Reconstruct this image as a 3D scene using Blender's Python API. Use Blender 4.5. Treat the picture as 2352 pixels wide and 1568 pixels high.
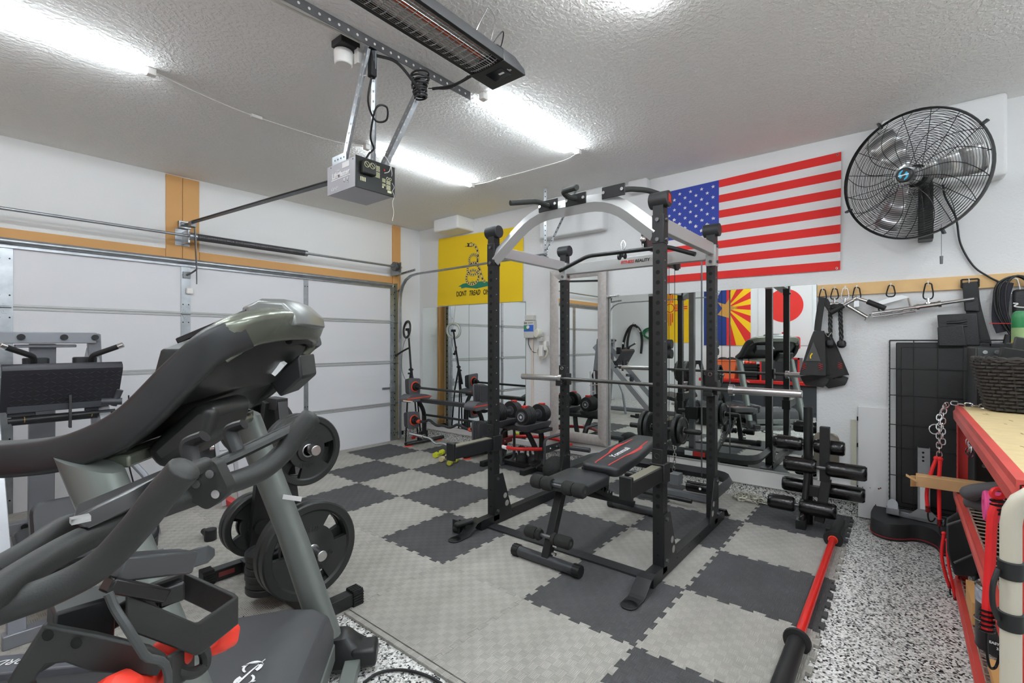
import bpy, bmesh, math, random
from mathutils import Vector, Matrix
random.seed(7)
for o in list(bpy.data.objects): bpy.data.objects.remove(o)
SC = bpy.context.scene; COL = SC.collection; PI = math.pi
V3 = Vector
# ---------------- camera, world, exposure ----------------
cam_d = bpy.data.cameras.new('camera'); cam = bpy.data.objects.new('camera', cam_d); COL.objects.link(cam)
cam.location = (0, 0, 1.311); cam.rotation_euler = (PI/2, 0, -0.8943)
cam_d.sensor_width = 36; cam_d.lens = 1094.66/2352*36
cam_d.shift_x = -(1194.94-1176)/2352; cam_d.shift_y = (785.64-784)/2352
cam_d.clip_start = 0.02; cam_d.clip_end = 60
SC.camera = cam
SC.view_settings.view_transform = 'Standard'; SC.view_settings.look = 'None'
SC.view_settings.gamma = 1; SC.view_settings.use_curve_mapping = False
SC.view_settings.exposure = 1.08
W = bpy.data.worlds.new('world'); SC.world = W; W.use_nodes = True
W.node_tree.nodes['Background'].inputs[0].default_value = (.8, .85, .9, 1)
W.node_tree.nodes['Background'].inputs[1].default_value = 0.2
SC.cycles.max_bounces = 10; SC.cycles.diffuse_bounces = 5; SC.cycles.glossy_bounces = 6
SC.cycles.sample_clamp_indirect = 6; SC.cycles.use_denoising = True
LAMP = 40.0      # strength of the tube lights
CZ = 2.905       # ceiling height
RW = 4.44        # mirror wall
FZ = -0.014      # garage slab; the foam mats' top is z = 0

# ---------------- materials ----------------
def lin(c): return tuple((x/255/12.92 if x <= 10.3 else ((x/255+.055)/1.055)**2.4) for x in c) + (1,)
MATS = {}
def mat(name, rgb, rough=.5, metal=0, bump=None, var=None, emit=None, coat=0, spec=.5):
    """bump=(scale, distance), var=(scale, amount of darkening)"""
    if name in MATS: return MATS[name]
    m = bpy.data.materials.new(name); m.use_nodes = True; nt = m.node_tree; p = nt.nodes['Principled BSDF']
    p.inputs['Base Color'].default_value = lin(rgb); p.inputs['Roughness'].default_value = rough
    p.inputs['Metallic'].default_value = metal; p.inputs['Specular IOR Level'].default_value = spec
    if coat: p.inputs['Coat Weight'].default_value = coat; p.inputs['Coat Roughness'].default_value = .15
    if emit: p.inputs['Emission Color'].default_value = lin(rgb); p.inputs['Emission Strength'].default_value = emit
    if bump or var:
        tc = nt.nodes.new('ShaderNodeTexCoord')
    if var:
        n = nt.nodes.new('ShaderNodeTexNoise'); n.inputs['Scale'].default_value = var[0]; n.inputs['Detail'].default_value = 5
        nt.links.new(tc.outputs['Object'], n.inputs['Vector'])
        r = nt.nodes.new('ShaderNodeValToRGB'); c = lin(rgb)
        r.color_ramp.elements[0].position = .3; r.color_ramp.elements[1].position = .7
        k = 1-var[1]; r.color_ramp.elements[0].color = (c[0]*k, c[1]*k, c[2]*k, 1); r.color_ramp.elements[1].color = c
        nt.links.new(n.outputs['Fac'], r.inputs[0]); nt.links.new(r.outputs[0], p.inputs['Base Color'])
    if bump:
        n = nt.nodes.new('ShaderNodeTexNoise'); n.inputs['Scale'].default_value = bump[0]; n.inputs['Detail'].default_value = 3
        nt.links.new(tc.outputs['Object'], n.inputs['Vector'])
        b = nt.nodes.new('ShaderNodeBump'); b.inputs['Distance'].default_value = bump[1]; b.inputs['Strength'].default_value = .6
        nt.links.new(n.outputs['Fac'], b.inputs['Height']); nt.links.new(b.outputs[0], p.inputs['Normal'])
    MATS[name] = m; return m
def nodes(m): return m.node_tree.nodes, m.node_tree.links, m.node_tree.nodes['Principled BSDF']

m_wall = mat('white_plaster', (228, 228, 228), .85, bump=(70, .004))
m_chip = mat('epoxy_chip_floor', (200, 198, 190), .35)
m_ceil = mat('knockdown_ceiling', (238, 237, 234), .9)
m_trimw = mat('white_trim', (232, 230, 228), .5)
m_door = mat('door_white', (222, 222, 226), .5, bump=(260, .0012))
m_galv = mat('galvanised', (176, 180, 184), .38, .85, var=(14, .25))
m_galvd = mat('galvanised_dark', (120, 122, 124), .4, .85, var=(14, .25))
m_steel = mat('steel', (200, 200, 200), .25, 1)
m_chrome = mat('chrome', (225, 225, 225), .1, 1)
m_wood = mat('pine', (214, 164, 104), .65)
m_woodl = mat('light_pine', (226, 186, 128), .6)
m_black = mat('black_powder', (26, 27, 28), .42, bump=(500, .0004))
m_blackm = mat('black_matt', (20, 20, 21), .6)
m_rubber = mat('black_rubber', (25, 25, 26), .5)
m_dark = mat('hole_dark', (8, 8, 8), .9)
m_silver = mat('silver_paint', (178, 178, 176), .38, .35)
m_grey = mat('grey_paint', (118, 121, 126), .4, .3)
m_vinyl = mat('black_vinyl', (36, 37, 40), .38, bump=(700, .0006))
m_gloss = mat('gloss_black_vinyl', (16, 16, 17), .22, bump=(60, .002))
m_red = mat('red_paint', (205, 38, 34), .4)
m_orange = mat('orange_red_plastic', (232, 78, 52), .45)
m_foam = mat('black_foam', (36, 36, 35), .9, bump=(400, .001))
m_plast = mat('dark_plastic', (40, 41, 43), .42)
m_plastw = mat('white_plastic', (232, 230, 226), .4)
m_cord = mat('black_cord', (26, 26, 27), .5)
m_white = mat('white_print', (240, 240, 240), .5)
m_gold = mat('gold_print', (190, 150, 80), .4)
m_lamp = mat('lamp_diffuser', (240, 249, 255), .5, emit=LAMP)
m_mirror = mat('mirror', (238, 243, 241), .0, 1)
m_glass_edge = mat('mirror_edge', (90, 120, 110), .2)
m_cream = mat('cream_enamel', (196, 190, 172), .3)
m_yel = mat('yellow_cloth', (244, 206, 28), .8)
m_fred = mat('flag_red', (222, 44, 40), .8)
m_fwhite = mat('flag_white', (226, 222, 222), .8)
m_fblue = mat('flag_blue', (52, 70, 160), .8)
m_green = mat('green_print', (36, 128, 104), .8)
m_ink = mat('dark_ink', (44, 36, 30), .8)

def chip_nodes():
    n, l, p = nodes(m_chip)
    tc = n.new('ShaderNodeTexCoord'); v = n.new('ShaderNodeTexVoronoi'); v.inputs['Scale'].default_value = 120
    v2 = n.new('ShaderNodeTexVoronoi'); v2.inputs['Scale'].default_value = 170
    for q in (v, v2): l.new(tc.outputs['Object'], q.inputs['Vector'])
    s = n.new('ShaderNodeSeparateColor'); l.new(v.outputs['Color'], s.inputs[0])
    r = n.new('ShaderNodeValToRGB'); e = r.color_ramp; e.interpolation = 'CONSTANT'
    e.elements[0].color = lin((34, 35, 38)); e.elements[1].position = .13; e.elements[1].color = lin((128, 128, 126))
    for pos, c in ((.28, (190, 189, 184)), (.5, (224, 223, 219)), (.8, (240, 240, 237))):
        q = e.elements.new(pos); q.color = lin(c)
    l.new(s.outputs[0], r.inputs[0]); l.new(r.outputs[0], p.inputs['Base Color'])
chip_nodes()
def ceil_nodes():
    n, l, p = nodes(m_ceil)
    tc = n.new('ShaderNodeTexCoord'); a = n.new('ShaderNodeTexNoise'); a.inputs['Scale'].default_value = 42; a.inputs['Detail'].default_value = 4
    l.new(tc.outputs['Object'], a.inputs['Vector'])
    r = n.new('ShaderNodeValToRGB'); r.color_ramp.elements[0].position = .44; r.color_ramp.elements[1].position = .6
    l.new(a.outputs['Fac'], r.inputs[0])
    b = n.new('ShaderNodeBump'); b.inputs['Distance'].default_value = .008; b.inputs['Strength'].default_value = .55
    l.new(r.outputs[0], b.inputs['Height']); l.new(b.outputs[0], p.inputs['Normal'])
ceil_nodes()
def wood_nodes(m, a, b, axis):
    n, l, p = nodes(m)
    tc = n.new('ShaderNodeTexCoord'); mp = n.new('ShaderNodeMapping'); sc = [9, 9, 9]; sc[axis] = .8
    mp.inputs['Scale'].default_value = sc
    l.new(tc.outputs['Object'], mp.inputs[0]); w = n.new('ShaderNodeTexNoise'); w.inputs['Scale'].default_value = 4; w.inputs['Detail'].default_value = 6
    w.inputs['Distortion'].default_value = .6
    l.new(mp.outputs[0], w.inputs['Vector']); r = n.new('ShaderNodeValToRGB')
    r.color_ramp.elements[0].position = .35; r.color_ramp.elements[1].position = .65
    r.color_ramp.elements[0].color = lin(a); r.color_ramp.elements[1].color = lin(b)
    v = n.new('ShaderNodeTexVoronoi'); v.inputs['Scale'].default_value = 3.1; l.new(tc.outputs['Object'], v.inputs['Vector'])
    k = n.new('ShaderNodeMapRange'); k.inputs[1].default_value = .03; k.inputs[2].default_value = .075; l.new(v.outputs['Distance'], k.inputs[0])
    x = n.new('ShaderNodeMix'); x.data_type = 'RGBA'; x.inputs[6].default_value = lin((140, 86, 44))
    l.new(k.outputs[0], x.inputs[0]); l.new(r.outputs[0], x.inputs[7]); l.new(x.outputs[2], p.inputs['Base Color'])
wood_nodes(m_wood, (196, 142, 84), (222, 174, 112), 2)
m_woodx = mat('pine_lengthwise', (214, 164, 104), .65); wood_nodes(m_woodx, (196, 142, 84), (222, 174, 112), 0)
wood_nodes(m_woodl, (222, 180, 122), (232, 194, 138), 1)
def weave(name, rgb, dk):
    """foam mat: basket-weave relief of short ribs, alternating direction in 38 mm squares"""
    m = mat(name, rgb, .75); n, l, p = nodes(m)
    tc = n.new('ShaderNodeTexCoord'); ch = n.new('ShaderNodeTexChecker'); ch.inputs['Scale'].default_value = 1/.0381
    off = n.new('ShaderNodeVectorMath'); off.inputs[1].default_value = (10, 10, .019); l.new(tc.outputs['Object'], off.inputs[0])
    l.new(off.outputs[0], ch.inputs['Vector'])
    ws = []
    for d in ('X', 'Y'):
        w = n.new('ShaderNodeTexWave'); w.bands_direction = d; w.inputs['Scale'].default_value = 1/.0076*.314; l.new(tc.outputs['Object'], w.inputs['Vector']); ws.append(w)
    mx = n.new('ShaderNodeMix'); l.new(ch.outputs['Fac'], mx.inputs[0]); l.new(ws[0].outputs['Fac'], mx.inputs[2]); l.new(ws[1].outputs['Fac'], mx.inputs[3])
    b = n.new('ShaderNodeBump'); b.inputs['Distance'].default_value = .003; b.inputs['Strength'].default_value = .7
    l.new(mx.outputs[0], b.inputs['Height']); l.new(b.outputs[0], p.inputs['Normal'])
    no = n.new('ShaderNodeTexNoise'); no.inputs['Scale'].default_value = 5; no.inputs['Detail'].default_value = 6; l.new(tc.outputs['Object'], no.inputs['Vector'])
    r = n.new('ShaderNodeValToRGB'); r.color_ramp.elements[0].position = .3; r.color_ramp.elements[1].position = .7
    c = lin(rgb); k = 1-dk; r.color_ramp.elements[0].color = (c[0]*k, c[1]*k, c[2]*k*.98, 1); r.color_ramp.elements[1].color = c
    l.new(no.outputs['Fac'], r.inputs[0])
    m2 = n.new('ShaderNodeMix'); m2.data_type = 'RGBA'; m2.blend_type = 'MULTIPLY'; m2.inputs[0].default_value = .16
    l.new(r.outputs[0], m2.inputs[6]); l.new(ch.outputs['Color'], m2.inputs[7]); l.new(m2.outputs[2], p.inputs['Base Color'])
    return m
m_matl = weave('light_grey_foam', (184, 181, 174), .2)
m_matd = weave('dark_grey_foam', (84, 84, 86), .25)

# ---------------- mesh building ----------------
def catmull(pts, k=6, closed=False):
    P = [V3(p) for p in pts]; n = len(P); out = []
    rng = n if closed else n-1
    for i in range(rng):
        a = P[(i-1) % n] if closed or i > 0 else P[0]*2-P[1]
        b, c = P[i], P[(i+1) % n]
        d = P[(i+2) % n] if closed or i < n-2 else P[-1]*2-P[-2]
        for s in range(k):
            t = s/k; out.append(.5*((2*b)+(c-a)*t+(2*a-5*b+4*c-d)*t*t+(3*b-a-3*c+d)*t**3))
    if not closed: out.append(P[-1])
    return out
def frame_to(z, x=None):
    z = V3(z).normalized(); x = V3(x) if x is not None else (V3((0, 0, 1)) if abs(z.z) < .95 else V3((1, 0, 0)))
    y = z.cross(x).normalized(); x = y.cross(z).normalized()
    return Matrix((x, y, z)).transposed()
class MB:
    def __init__(s): s.bm = bmesh.new(); s.mi = 0; s.M = None
    def _v(s, co):
        co = V3(co); return s.bm.verts.new(s.M @ co if s.M is not None else co)
    def face(s, vs):
        try: f = s.bm.faces.new(vs); f.material_index = s.mi; return f
        except ValueError: return None
    def box(s, c, d, R=None):
        c = V3(c); d = V3(d)/2; q = []
        for i in (-1, 1):
            for j in (-1, 1):
                for k in (-1, 1):
                    o = V3((i*d.x, j*d.y, k*d.z)); q.append(s._v(c+(R @ o if R else o)))
        for f in ((0, 1, 3, 2), (4, 6, 7, 5), (0, 4, 5, 1), (2, 3, 7, 6), (0, 2, 6, 4), (1, 5, 7, 3)): s.face([q[i] for i in f])
        return s
    def b2(s, a, b):
        a = V3(a); b = V3(b); return s.box((a+b)/2, [abs(x) for x in b-a])
    def beam(s, p0, p1, w, h, up=(0, 0, 1)):
        """bar from p0 to p1, h along up, w across"""
        p0 = V3(p0); p1 = V3(p1); R = frame_to(p1-p0, up); return s.box((p0+p1)/2, (h, w, (p1-p0).length), R)
    def cyl(s, p0, p1, r0, r1=None, n=16, cap=True):
        r1 = r0 if r1 is None else r1; p0 = V3(p0); p1 = V3(p1); R = frame_to(p1-p0)
        A = []; B = []
        for i in range(n):
            a = 2*PI*i/n; o = R @ V3((math.cos(a), math.sin(a), 0)); A.append(s._v(p0+o*r0)); B.append(s._v(p1+o*r1))
        for i in range(n): s.face((A[i], A[(i+1) % n], B[(i+1) % n], B[i]))
        if cap: s.face(A[::-1]); s.face(B)
        return s
    def tube(s, pts, r, n=10, smooth=6, closed=False, rb=None, up=None, sq=0):
        """sweep an ellipse r x rb along pts (Catmull-Rom when smooth); r may be a function of 0..1"""
        P = catmull(pts, smooth, closed) if smooth else [V3(p) for p in pts]
        N = len(P); rings = []; x = None
        for i, p in enumerate(P):
            t = (P[(i+1) % N]-P[i-1]) if closed else (P[min(i+1, N-1)]-P[max(i-1, 0)])
            if t.length < 1e-9: t = V3((0, 0, 1))
            t.normalize()
            if up is not None: x = V3(up)
            elif x is None: x = V3((0, 0, 1)) if abs(t.z) < .9 else V3((1, 0, 0))
            x = (x-t*x.dot(t)).normalized(); y = t.cross(x)
            rr = r(i/max(N-1, 1)) if callable(r) else r; r2 = rr if rb is None else rb
            e = 2/sq if sq else 1; C = [(math.cos(2*PI*k/n), math.sin(2*PI*k/n)) for k in range(n)]
            rings.append([s._v(p+x*(rr*math.copysign(abs(c)**e, c))+y*(r2*math.copysign(abs(d)**e, d))) for c, d in C])
        for i in range(N if closed else N-1):
            a, b = rings[i], rings[(i+1) % N]
            for k in range(n): s.face((a[k], a[(k+1) % n], b[(k+1) % n], b[k]))
        if not closed: s.face(rings[0][::-1]); s.face(rings[-1])
        return s
    def rtube(s, pts, r, fil=.05, n=10, rb=None, up=None):
        """pipe with straight runs and filleted bends"""
        P = [V3(p) for p in pts]; out = [P[0]]
        for i in range(1, len(P)-1):
            a = P[i-1]-P[i]; b = P[i+1]-P[i]; f = min(fil, a.length*.48, b.length*.48); a.normalize(); b.normalize()
            for t in range(6):
                u = t/5; out.append((P[i]+a*f)*(1-u)**2+P[i]*2*u*(1-u)+(P[i]+b*f)*u*u)
        out.append(P[-1]); return s.tube(out, r, n, 0, rb=rb, up=up)
    def lathe(s, prof, p0=(0, 0, 0), ax=(0, 0, 1), n=24, closed=False):
        R = frame_to(ax); p0 = V3(p0); rings = []
        for r, z in prof:
            if r < 1e-6: rings.append([s._v(p0+R @ V3((0, 0, z)))])
            else: rings.append([s._v(p0+R @ V3((r*math.cos(2*PI*k/n), r*math.sin(2*PI*k/n), z))) for k in range(n)])
        L = len(rings)
        for i in range(L if closed else L-1):
            a, b = rings[i], rings[(i+1) % L]
            for k in range(n):
                q = (k+1) % n
                if len(a) == 1 and len(b) == 1: continue
                if len(a) == 1: s.face((a[0], b[q], b[k]))
                elif len(b) == 1: s.face((a[k], a[q], b[0]))
                else: s.face((a[k], a[q], b[q], b[k]))
        return s
    def prism(s, poly, O, X, Y, t):
        """polygon (x,y) in the plane O + x X + y Y, thickened by t along X x Y (centred)"""
        O = V3(O); X = V3(X).normalized(); Y = V3(Y); Y = (Y-X*Y.dot(X)).normalized(); Z = X.cross(Y)
        A = [s._v(O+X*x+Y*y-Z*(t/2)) for x, y in poly]; B = [s._v(O+X*x+Y*y+Z*(t/2)) for x, y in poly]; n = len(poly)
        for i in range(n): s.face((A[i], A[(i+1) % n], B[(i+1) % n], B[i]))
        for F in (s.face(A[::-1]), s.face(B)):
            if F and n > 4: bmesh.ops.triangulate(s.bm, faces=[F])
        return s
    def flat(s, poly, O, X, Y):
        O = V3(O); X = V3(X); Y = V3(Y); f = s.face([s._v(O+X*x+Y*y) for x, y in poly])
        if f and len(poly) > 4: bmesh.ops.triangulate(s.bm, faces=[f])
        return s
    def disc(s, c, nrm, r, n=12): R = frame_to(nrm); return s.flat([(r*math.cos(2*PI*k/n), r*math.sin(2*PI*k/n)) for k in range(n)], c, R.col[0], R.col[1])
    def ball(s, c, r, sc=(1, 1, 1), n=16, m=10, R=None):
        c = V3(c); rings = []
        for i in range(m+1):
            a = PI*i/m; z = math.cos(a); q = math.sin(a)
            ps = [(0, 0, z)] if i in (0, m) else [(q*math.cos(2*PI*k/n), q*math.sin(2*PI*k/n), z) for k in range(n)]
            row = []
            for p in ps:
                o = V3((p[0]*sc[0]*r, p[1]*sc[1]*r, p[2]*sc[2]*r)); row.append(s._v(c+(R @ o if R else o)))
            rings.append(row)
        for i in range(m):
            a, b = rings[i], rings[i+1]
            for k in range(n):
                q = (k+1) % n
                if len(a) == 1: s.face((a[0], b[k], b[q]))
                elif len(b) == 1: s.face((a[k], b[0], a[q]))
                else: s.face((a[k], b[k], b[q], a[q]))
        return s
    def torus(s, c, ax, R0, r, n=32, m=8, sc=1):
        F = frame_to(ax); c = V3(c); return s.tube([c+F @ V3((R0*math.cos(2*PI*k/n), R0*sc*math.sin(2*PI*k/n), 0)) for k in range(n)], r, m, 0, True)
    def loft(s, rings, cap=True):
        rs = [[s._v(p) for p in r] for r in rings]; n = len(rs[0])
        for a, b in zip(rs, rs[1:]):
            for k in range(n): s.face((a[k], a[(k+1) % n], b[(k+1) % n], b[k]))
        if cap: s.face(rs[0][::-1]); s.face(rs[-1])
        return s
    def strip(s, A, B):
        a = [s._v(p) for p in A]; b = [s._v(p) for p in B]
        for i in range(len(a)-1): s.face((a[i], a[i+1], b[i+1], b[i]))
        return s
    def rbox(s, c, d, r=.02, R=None, seg=3):
        """box rounded on its vertical (local z) edges"""
        c = V3(c); x, y, z = d[0]/2, d[1]/2, d[2]/2; P = []
        for cx, cy, a0 in ((x-r, y-r, 0), (-x+r, y-r, 90), (-x+r, -y+r, 180), (x-r, -y+r, 270)):
            for k in range(seg+1):
                a = math.radians(a0+90*k/seg); P.append((cx+r*math.cos(a), cy+r*math.sin(a)))
        rows = []
        e = min(r, z)*.5
        for zz, ins in ((-z, e*.6), (-z+e*.5, 0), (z-e*.5, 0), (z, e*.6)):
            f = [V3((px*(1-ins/max(x, 1e-6)), py*(1-ins/max(y, 1e-6)), zz)) for px, py in P]
            rows.append([c+(R @ v if R else v) for v in f])
        return s.loft(rows)
    def text(s, t, O, X, Y, size, ext=.0008, align='CENTER', shear=0, bold=0, sx=1):
        """lettering: Blender's own font, laid in plane O,X,Y"""
        cu = bpy.data.curves.new('t', 'FONT'); cu.body = t; cu.size = size; cu.extrude = ext; cu.align_x = align; cu.align_y = 'CENTER'
        cu.shear = shear; cu.offset = bold; cu.resolution_u = 3
        ob = bpy.data.objects.new('t', cu); me = bpy.data.meshes.new_from_object(ob)
        X = V3(X).normalized(); Y = V3(Y); Y = (Y-X*Y.dot(X)).normalized(); Z = X.cross(Y); O = V3(O)
        vs = [s._v(O+X*v.co.x*sx+Y*v.co.y+Z*(v.co.z+ext)) for v in me.vertices]
        for f in me.polygons: s.face([vs[i] for i in f.vertices])
        bpy.data.objects.remove(ob); bpy.data.curves.remove(cu); bpy.data.meshes.remove(me); return s
    def build(s, name, mats, parent=None, bev=0, smooth=35, seg=2, recalc=True):
        bm = s.bm
        if recalc: bmesh.ops.recalc_face_normals(bm, faces=bm.faces)
        base = None
        if parent is not None:
            if parent.get('_w'): bm.transform(inv_of(parent))
        else:
            xs = [v.co for v in bm.verts]; lo = V3([min(c[i] for c in xs) for i in range(3)]); hi = V3([max(c[i] for c in xs) for i in range(3)])
            base = V3(((lo.x+hi.x)/2, (lo.y+hi.y)/2, lo.z)); bmesh.ops.translate(bm, verts=bm.verts, vec=-base)
        me = bpy.data.meshes.new(name); bm.to_mesh(me); bm.free()
        if not isinstance(mats, (list, tuple)): mats = [mats]
        for m in mats: me.materials.append(m)
        if smooth:
            for p in me.polygons: p.use_smooth = True
            me.set_sharp_from_angle(angle=math.radians(smooth))
        o = bpy.data.objects.new(name, me); COL.objects.link(o)
        if base is not None: o.location = base
        if parent is not None:
            o.parent = parent
            if parent.get('_w'): o['_w'] = parent['_w']; INV[o.name] = inv_of(parent)
        if bev:
            b = o.modifiers.new('bevel', 'BEVEL'); b.width = bev; b.segments = seg; b.limit_method = 'ANGLE'; b.angle_limit = math.radians(40); b.harden_normals = False
        return o
INV = {}
def inv_of(o): return INV[o.name]
def tag(o, label, cat, group=None, kind=None):
    o['label'] = label; o['category'] = cat
    if group: o['group'] = group
    if kind: o['kind'] = kind
    return o
def thing(name, label, cat, loc=(0, 0, 0), M=None, group=None):
    """Empty at the thing's base. With loc only, its parts are modelled in world metres and re-based here; with M they are modelled in its own axes."""
    o = bpy.data.objects.new(name, None); o.empty_display_size = .1; COL.objects.link(o)
    if M is None: o.location = loc; INV[o.name] = Matrix.Translation(-V3(loc)); o['_w'] = 1
    else: o.matrix_world = M
    return tag(o, label, cat, group)
def dup(root, M, label=None, group=None):
    def cp(x, par):
        c = x.copy(); COL.objects.link(c); c.parent = par
        for ch in [k for k in bpy.data.objects if k.parent == x]: cp(ch, c)
        return c
    r = root.copy(); COL.objects.link(r); r.matrix_world = M
    for ch in [k for k in bpy.data.objects if k.parent == root]: cp(ch, r)
    if label: r['label'] = label
    if group: r['group'] = group
    return r
def frameM(O, X, Y, Z): return Matrix.Translation(V3(O)) @ Matrix((V3(X), V3(Y), V3(Z))).transposed().to_4x4()
def struct(o, label, cat='room'): return tag(o, label, cat, kind='structure')
# ================= the room =================
X0, Y0, YD = -1.4, -3.4, 5.42      # opposite wall, wall behind the camera, garage-door wall
b = MB(); b.b2((X0-.1, Y0-.1, FZ-.1), (RW+.1, YD+.15, FZ)); struct(b.build('floor', m_chip), 'speckled epoxy garage floor', 'floor')
b = MB(); b.b2((X0-.1, Y0-.1, CZ), (RW+.1, YD+.15, CZ+.1)); struct(b.build('ceiling', m_ceil), 'textured grey-white ceiling', 'ceiling')
b = MB(); b.b2((RW, Y0, .085), (RW+.1, YD+.1, CZ)); struct(b.build('wall_right', m_wall), 'white plaster wall with the mirrors and flags', 'wall')
b = MB(); b.b2((X0-.1, Y0, FZ), (X0, YD+.1, CZ)); struct(b.build('wall_left', m_wall), 'white wall opposite the mirrors', 'wall')
b = MB(); b.b2((X0, Y0-.1, FZ), (RW, Y0, CZ)); struct(b.build('wall_back', m_wall), 'white wall facing the garage door', 'wall')
b = MB(); b.b2((X0, YD, 2.0), (RW, YD+.1, CZ)); b.b2((3.96, YD, .085), (RW, YD+.1, 2.0)); b.b2((X0, YD, FZ), (-.9, YD+.1, 2.0))
struct(b.build('wall_front', m_wall), 'white wall around the garage door', 'wall')
b = MB(); b.b2((RW+.006, Y0, FZ), (RW+.1, YD+.1, .085)); b.b2((3.96, YD+.006, FZ), (RW+.006, YD+.1, .085))
struct(b.build('baseboard_right', m_chip), 'speckled stem wall under the plaster', 'baseboard')
b = MB(); b.b2((RW-.016, .2, .09), (RW, 1.84, .222)); b.b2((RW-.016, 1.846, .09), (RW, 3.3, .222)); b.b2((RW-.012, 3.306, .09), (RW, YD, .15))
struct(b.build('trim_1', m_trimw, bev=.003), 'white boards below the mirrors', 'trim')
# drywall soffits at the top of the mirror wall
for i, (y0, y1, z0, dx, lb) in enumerate(((4.33, 4.78, 2.74, .30, 'boxed white soffit above the yellow flag'), (2.39, 3.2, 2.47, .12, 'wide white chase below the ceiling behind the rack'),
        (1.93, 2.13, 2.78, .09, 'small white box left of the striped flag'), (-.52, .12, 2.38, .14, 'tall white box behind the fan'))):
    b = MB(); b.b2((RW-dx, y0, z0), (RW+.01, y1, CZ+.002)); struct(b.build('trim_%d' % (i+2), m_wall, bev=.02, seg=3), lb, 'trim')
# bare timber around the garage door
for i, (a, c, m) in enumerate((((1.41, YD-.012, 2.06), (1.541, YD+.01, CZ-.008), m_wood), ((1.545, YD-.012, 2.06), (1.683, YD+.01, CZ-.01), m_wood),
        ((-.9, YD-.008, 2.06), (1.408, YD+.01, 2.195), m_woodx), ((1.686, YD-.008, 2.06), (3.96, YD+.01, 2.2), m_woodx), ((3.962, YD-.03, FZ), (4.085, YD+.01, CZ-.01), m_wood), ((-1.0, YD-.03, FZ), (-.9, YD+.01, CZ-.01), m_wood))):
    b = MB(); b.b2(a, c); struct(b.build('trim_%d' % (i+6), m, bev=.003), ('left board of the bare timber post over the door', 'right board of the bare timber post over the door', 'bare timber header left of the post',
        'bare timber header right of the post', 'bare timber jamb by the corner', 'bare timber jamb by the far corner')[i], 'trim')
# sectional garage door
door = thing('door_1', 'white sectional garage door', 'door', (1.53, 5.35, FZ)); door['kind'] = 'structure'
zs = [FZ, .487, 1.043, 1.58, 2.09]; DX0, DX1 = -.89, 3.93
for i in range(4):
    b = MB(); b.b2((DX0, 5.335, zs[i]+.004), (DX1, 5.38, zs[i+1]-.004)); pn = b.build('panel', m_door, door, bev=.003)
    if i:
        b = MB(); b.b2((DX0, 5.328, zs[i]-.02), (DX1, 5.337, zs[i]-.006)); b.b2((DX0, 5.328, zs[i]+.004), (DX1, 5.337, zs[i]+.022)); b.build('seam_rail', m_silver, door, bev=.002)
for x, w in ((-.85, .07), (.37, .09), (1.545, .075), (2.72, .05), (3.9, .06)):
    b = MB(); b.b2((x-w/2, 5.325, FZ+.01), (x+w/2, 5.336, 2.05)); b.mi = 1
    for z in (.1, .4, .57, .95, 1.13, 1.5, 1.67, 1.95):
        for dx in (-.3, .3): b.disc((x+w*dx, 5.3245, z), (0, -1, 0), .006, 8)
    b.build('strut', [m_galv, m_dark], door)
    for z in zs[1:4]:
        b = MB(); b.prism([(-.02, .045), (.02, .045), (.032, 0), (.012, -.05), (-.012, -.05), (-.032, 0)], (x, 5.322, z), (1, 0, 0), (0, 0, 1), .005)
        b.cyl((x-.035, 5.312, z), (x+.035, 5.312, z), .008); b.cyl((x, 5.315, z+.025), (x, 5.323, z+.025), .008); b.cyl((x, 5.315, z-.03), (x, 5.323, z-.03), .008)
        b.build('hinge', m_galv, door)
b = MB(); b.rtube([(DX0, 5.30, 2.082), (DX1-.06, 5.30, 2.07)], .026, n=12, rb=.03); b.b2((DX0, 5.31, 2.03), (DX1-.06, 5.335, 2.055)); b.build('top_brace', m_galv, door)
b = MB(); b.b2((3.74, 5.318, .69), (3.94, 5.328, .715)); b.b2((3.86, 5.30, .65), (3.93, 5.33, .76)); b.build('slide_lock', m_galv, door, bev=.003)
b = MB(); b.box((1.575, 5.315, 1.80), (.062, .03, .06)); b.build('tilt_sensor', m_plastw, door, bev=.012, seg=3)
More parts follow.
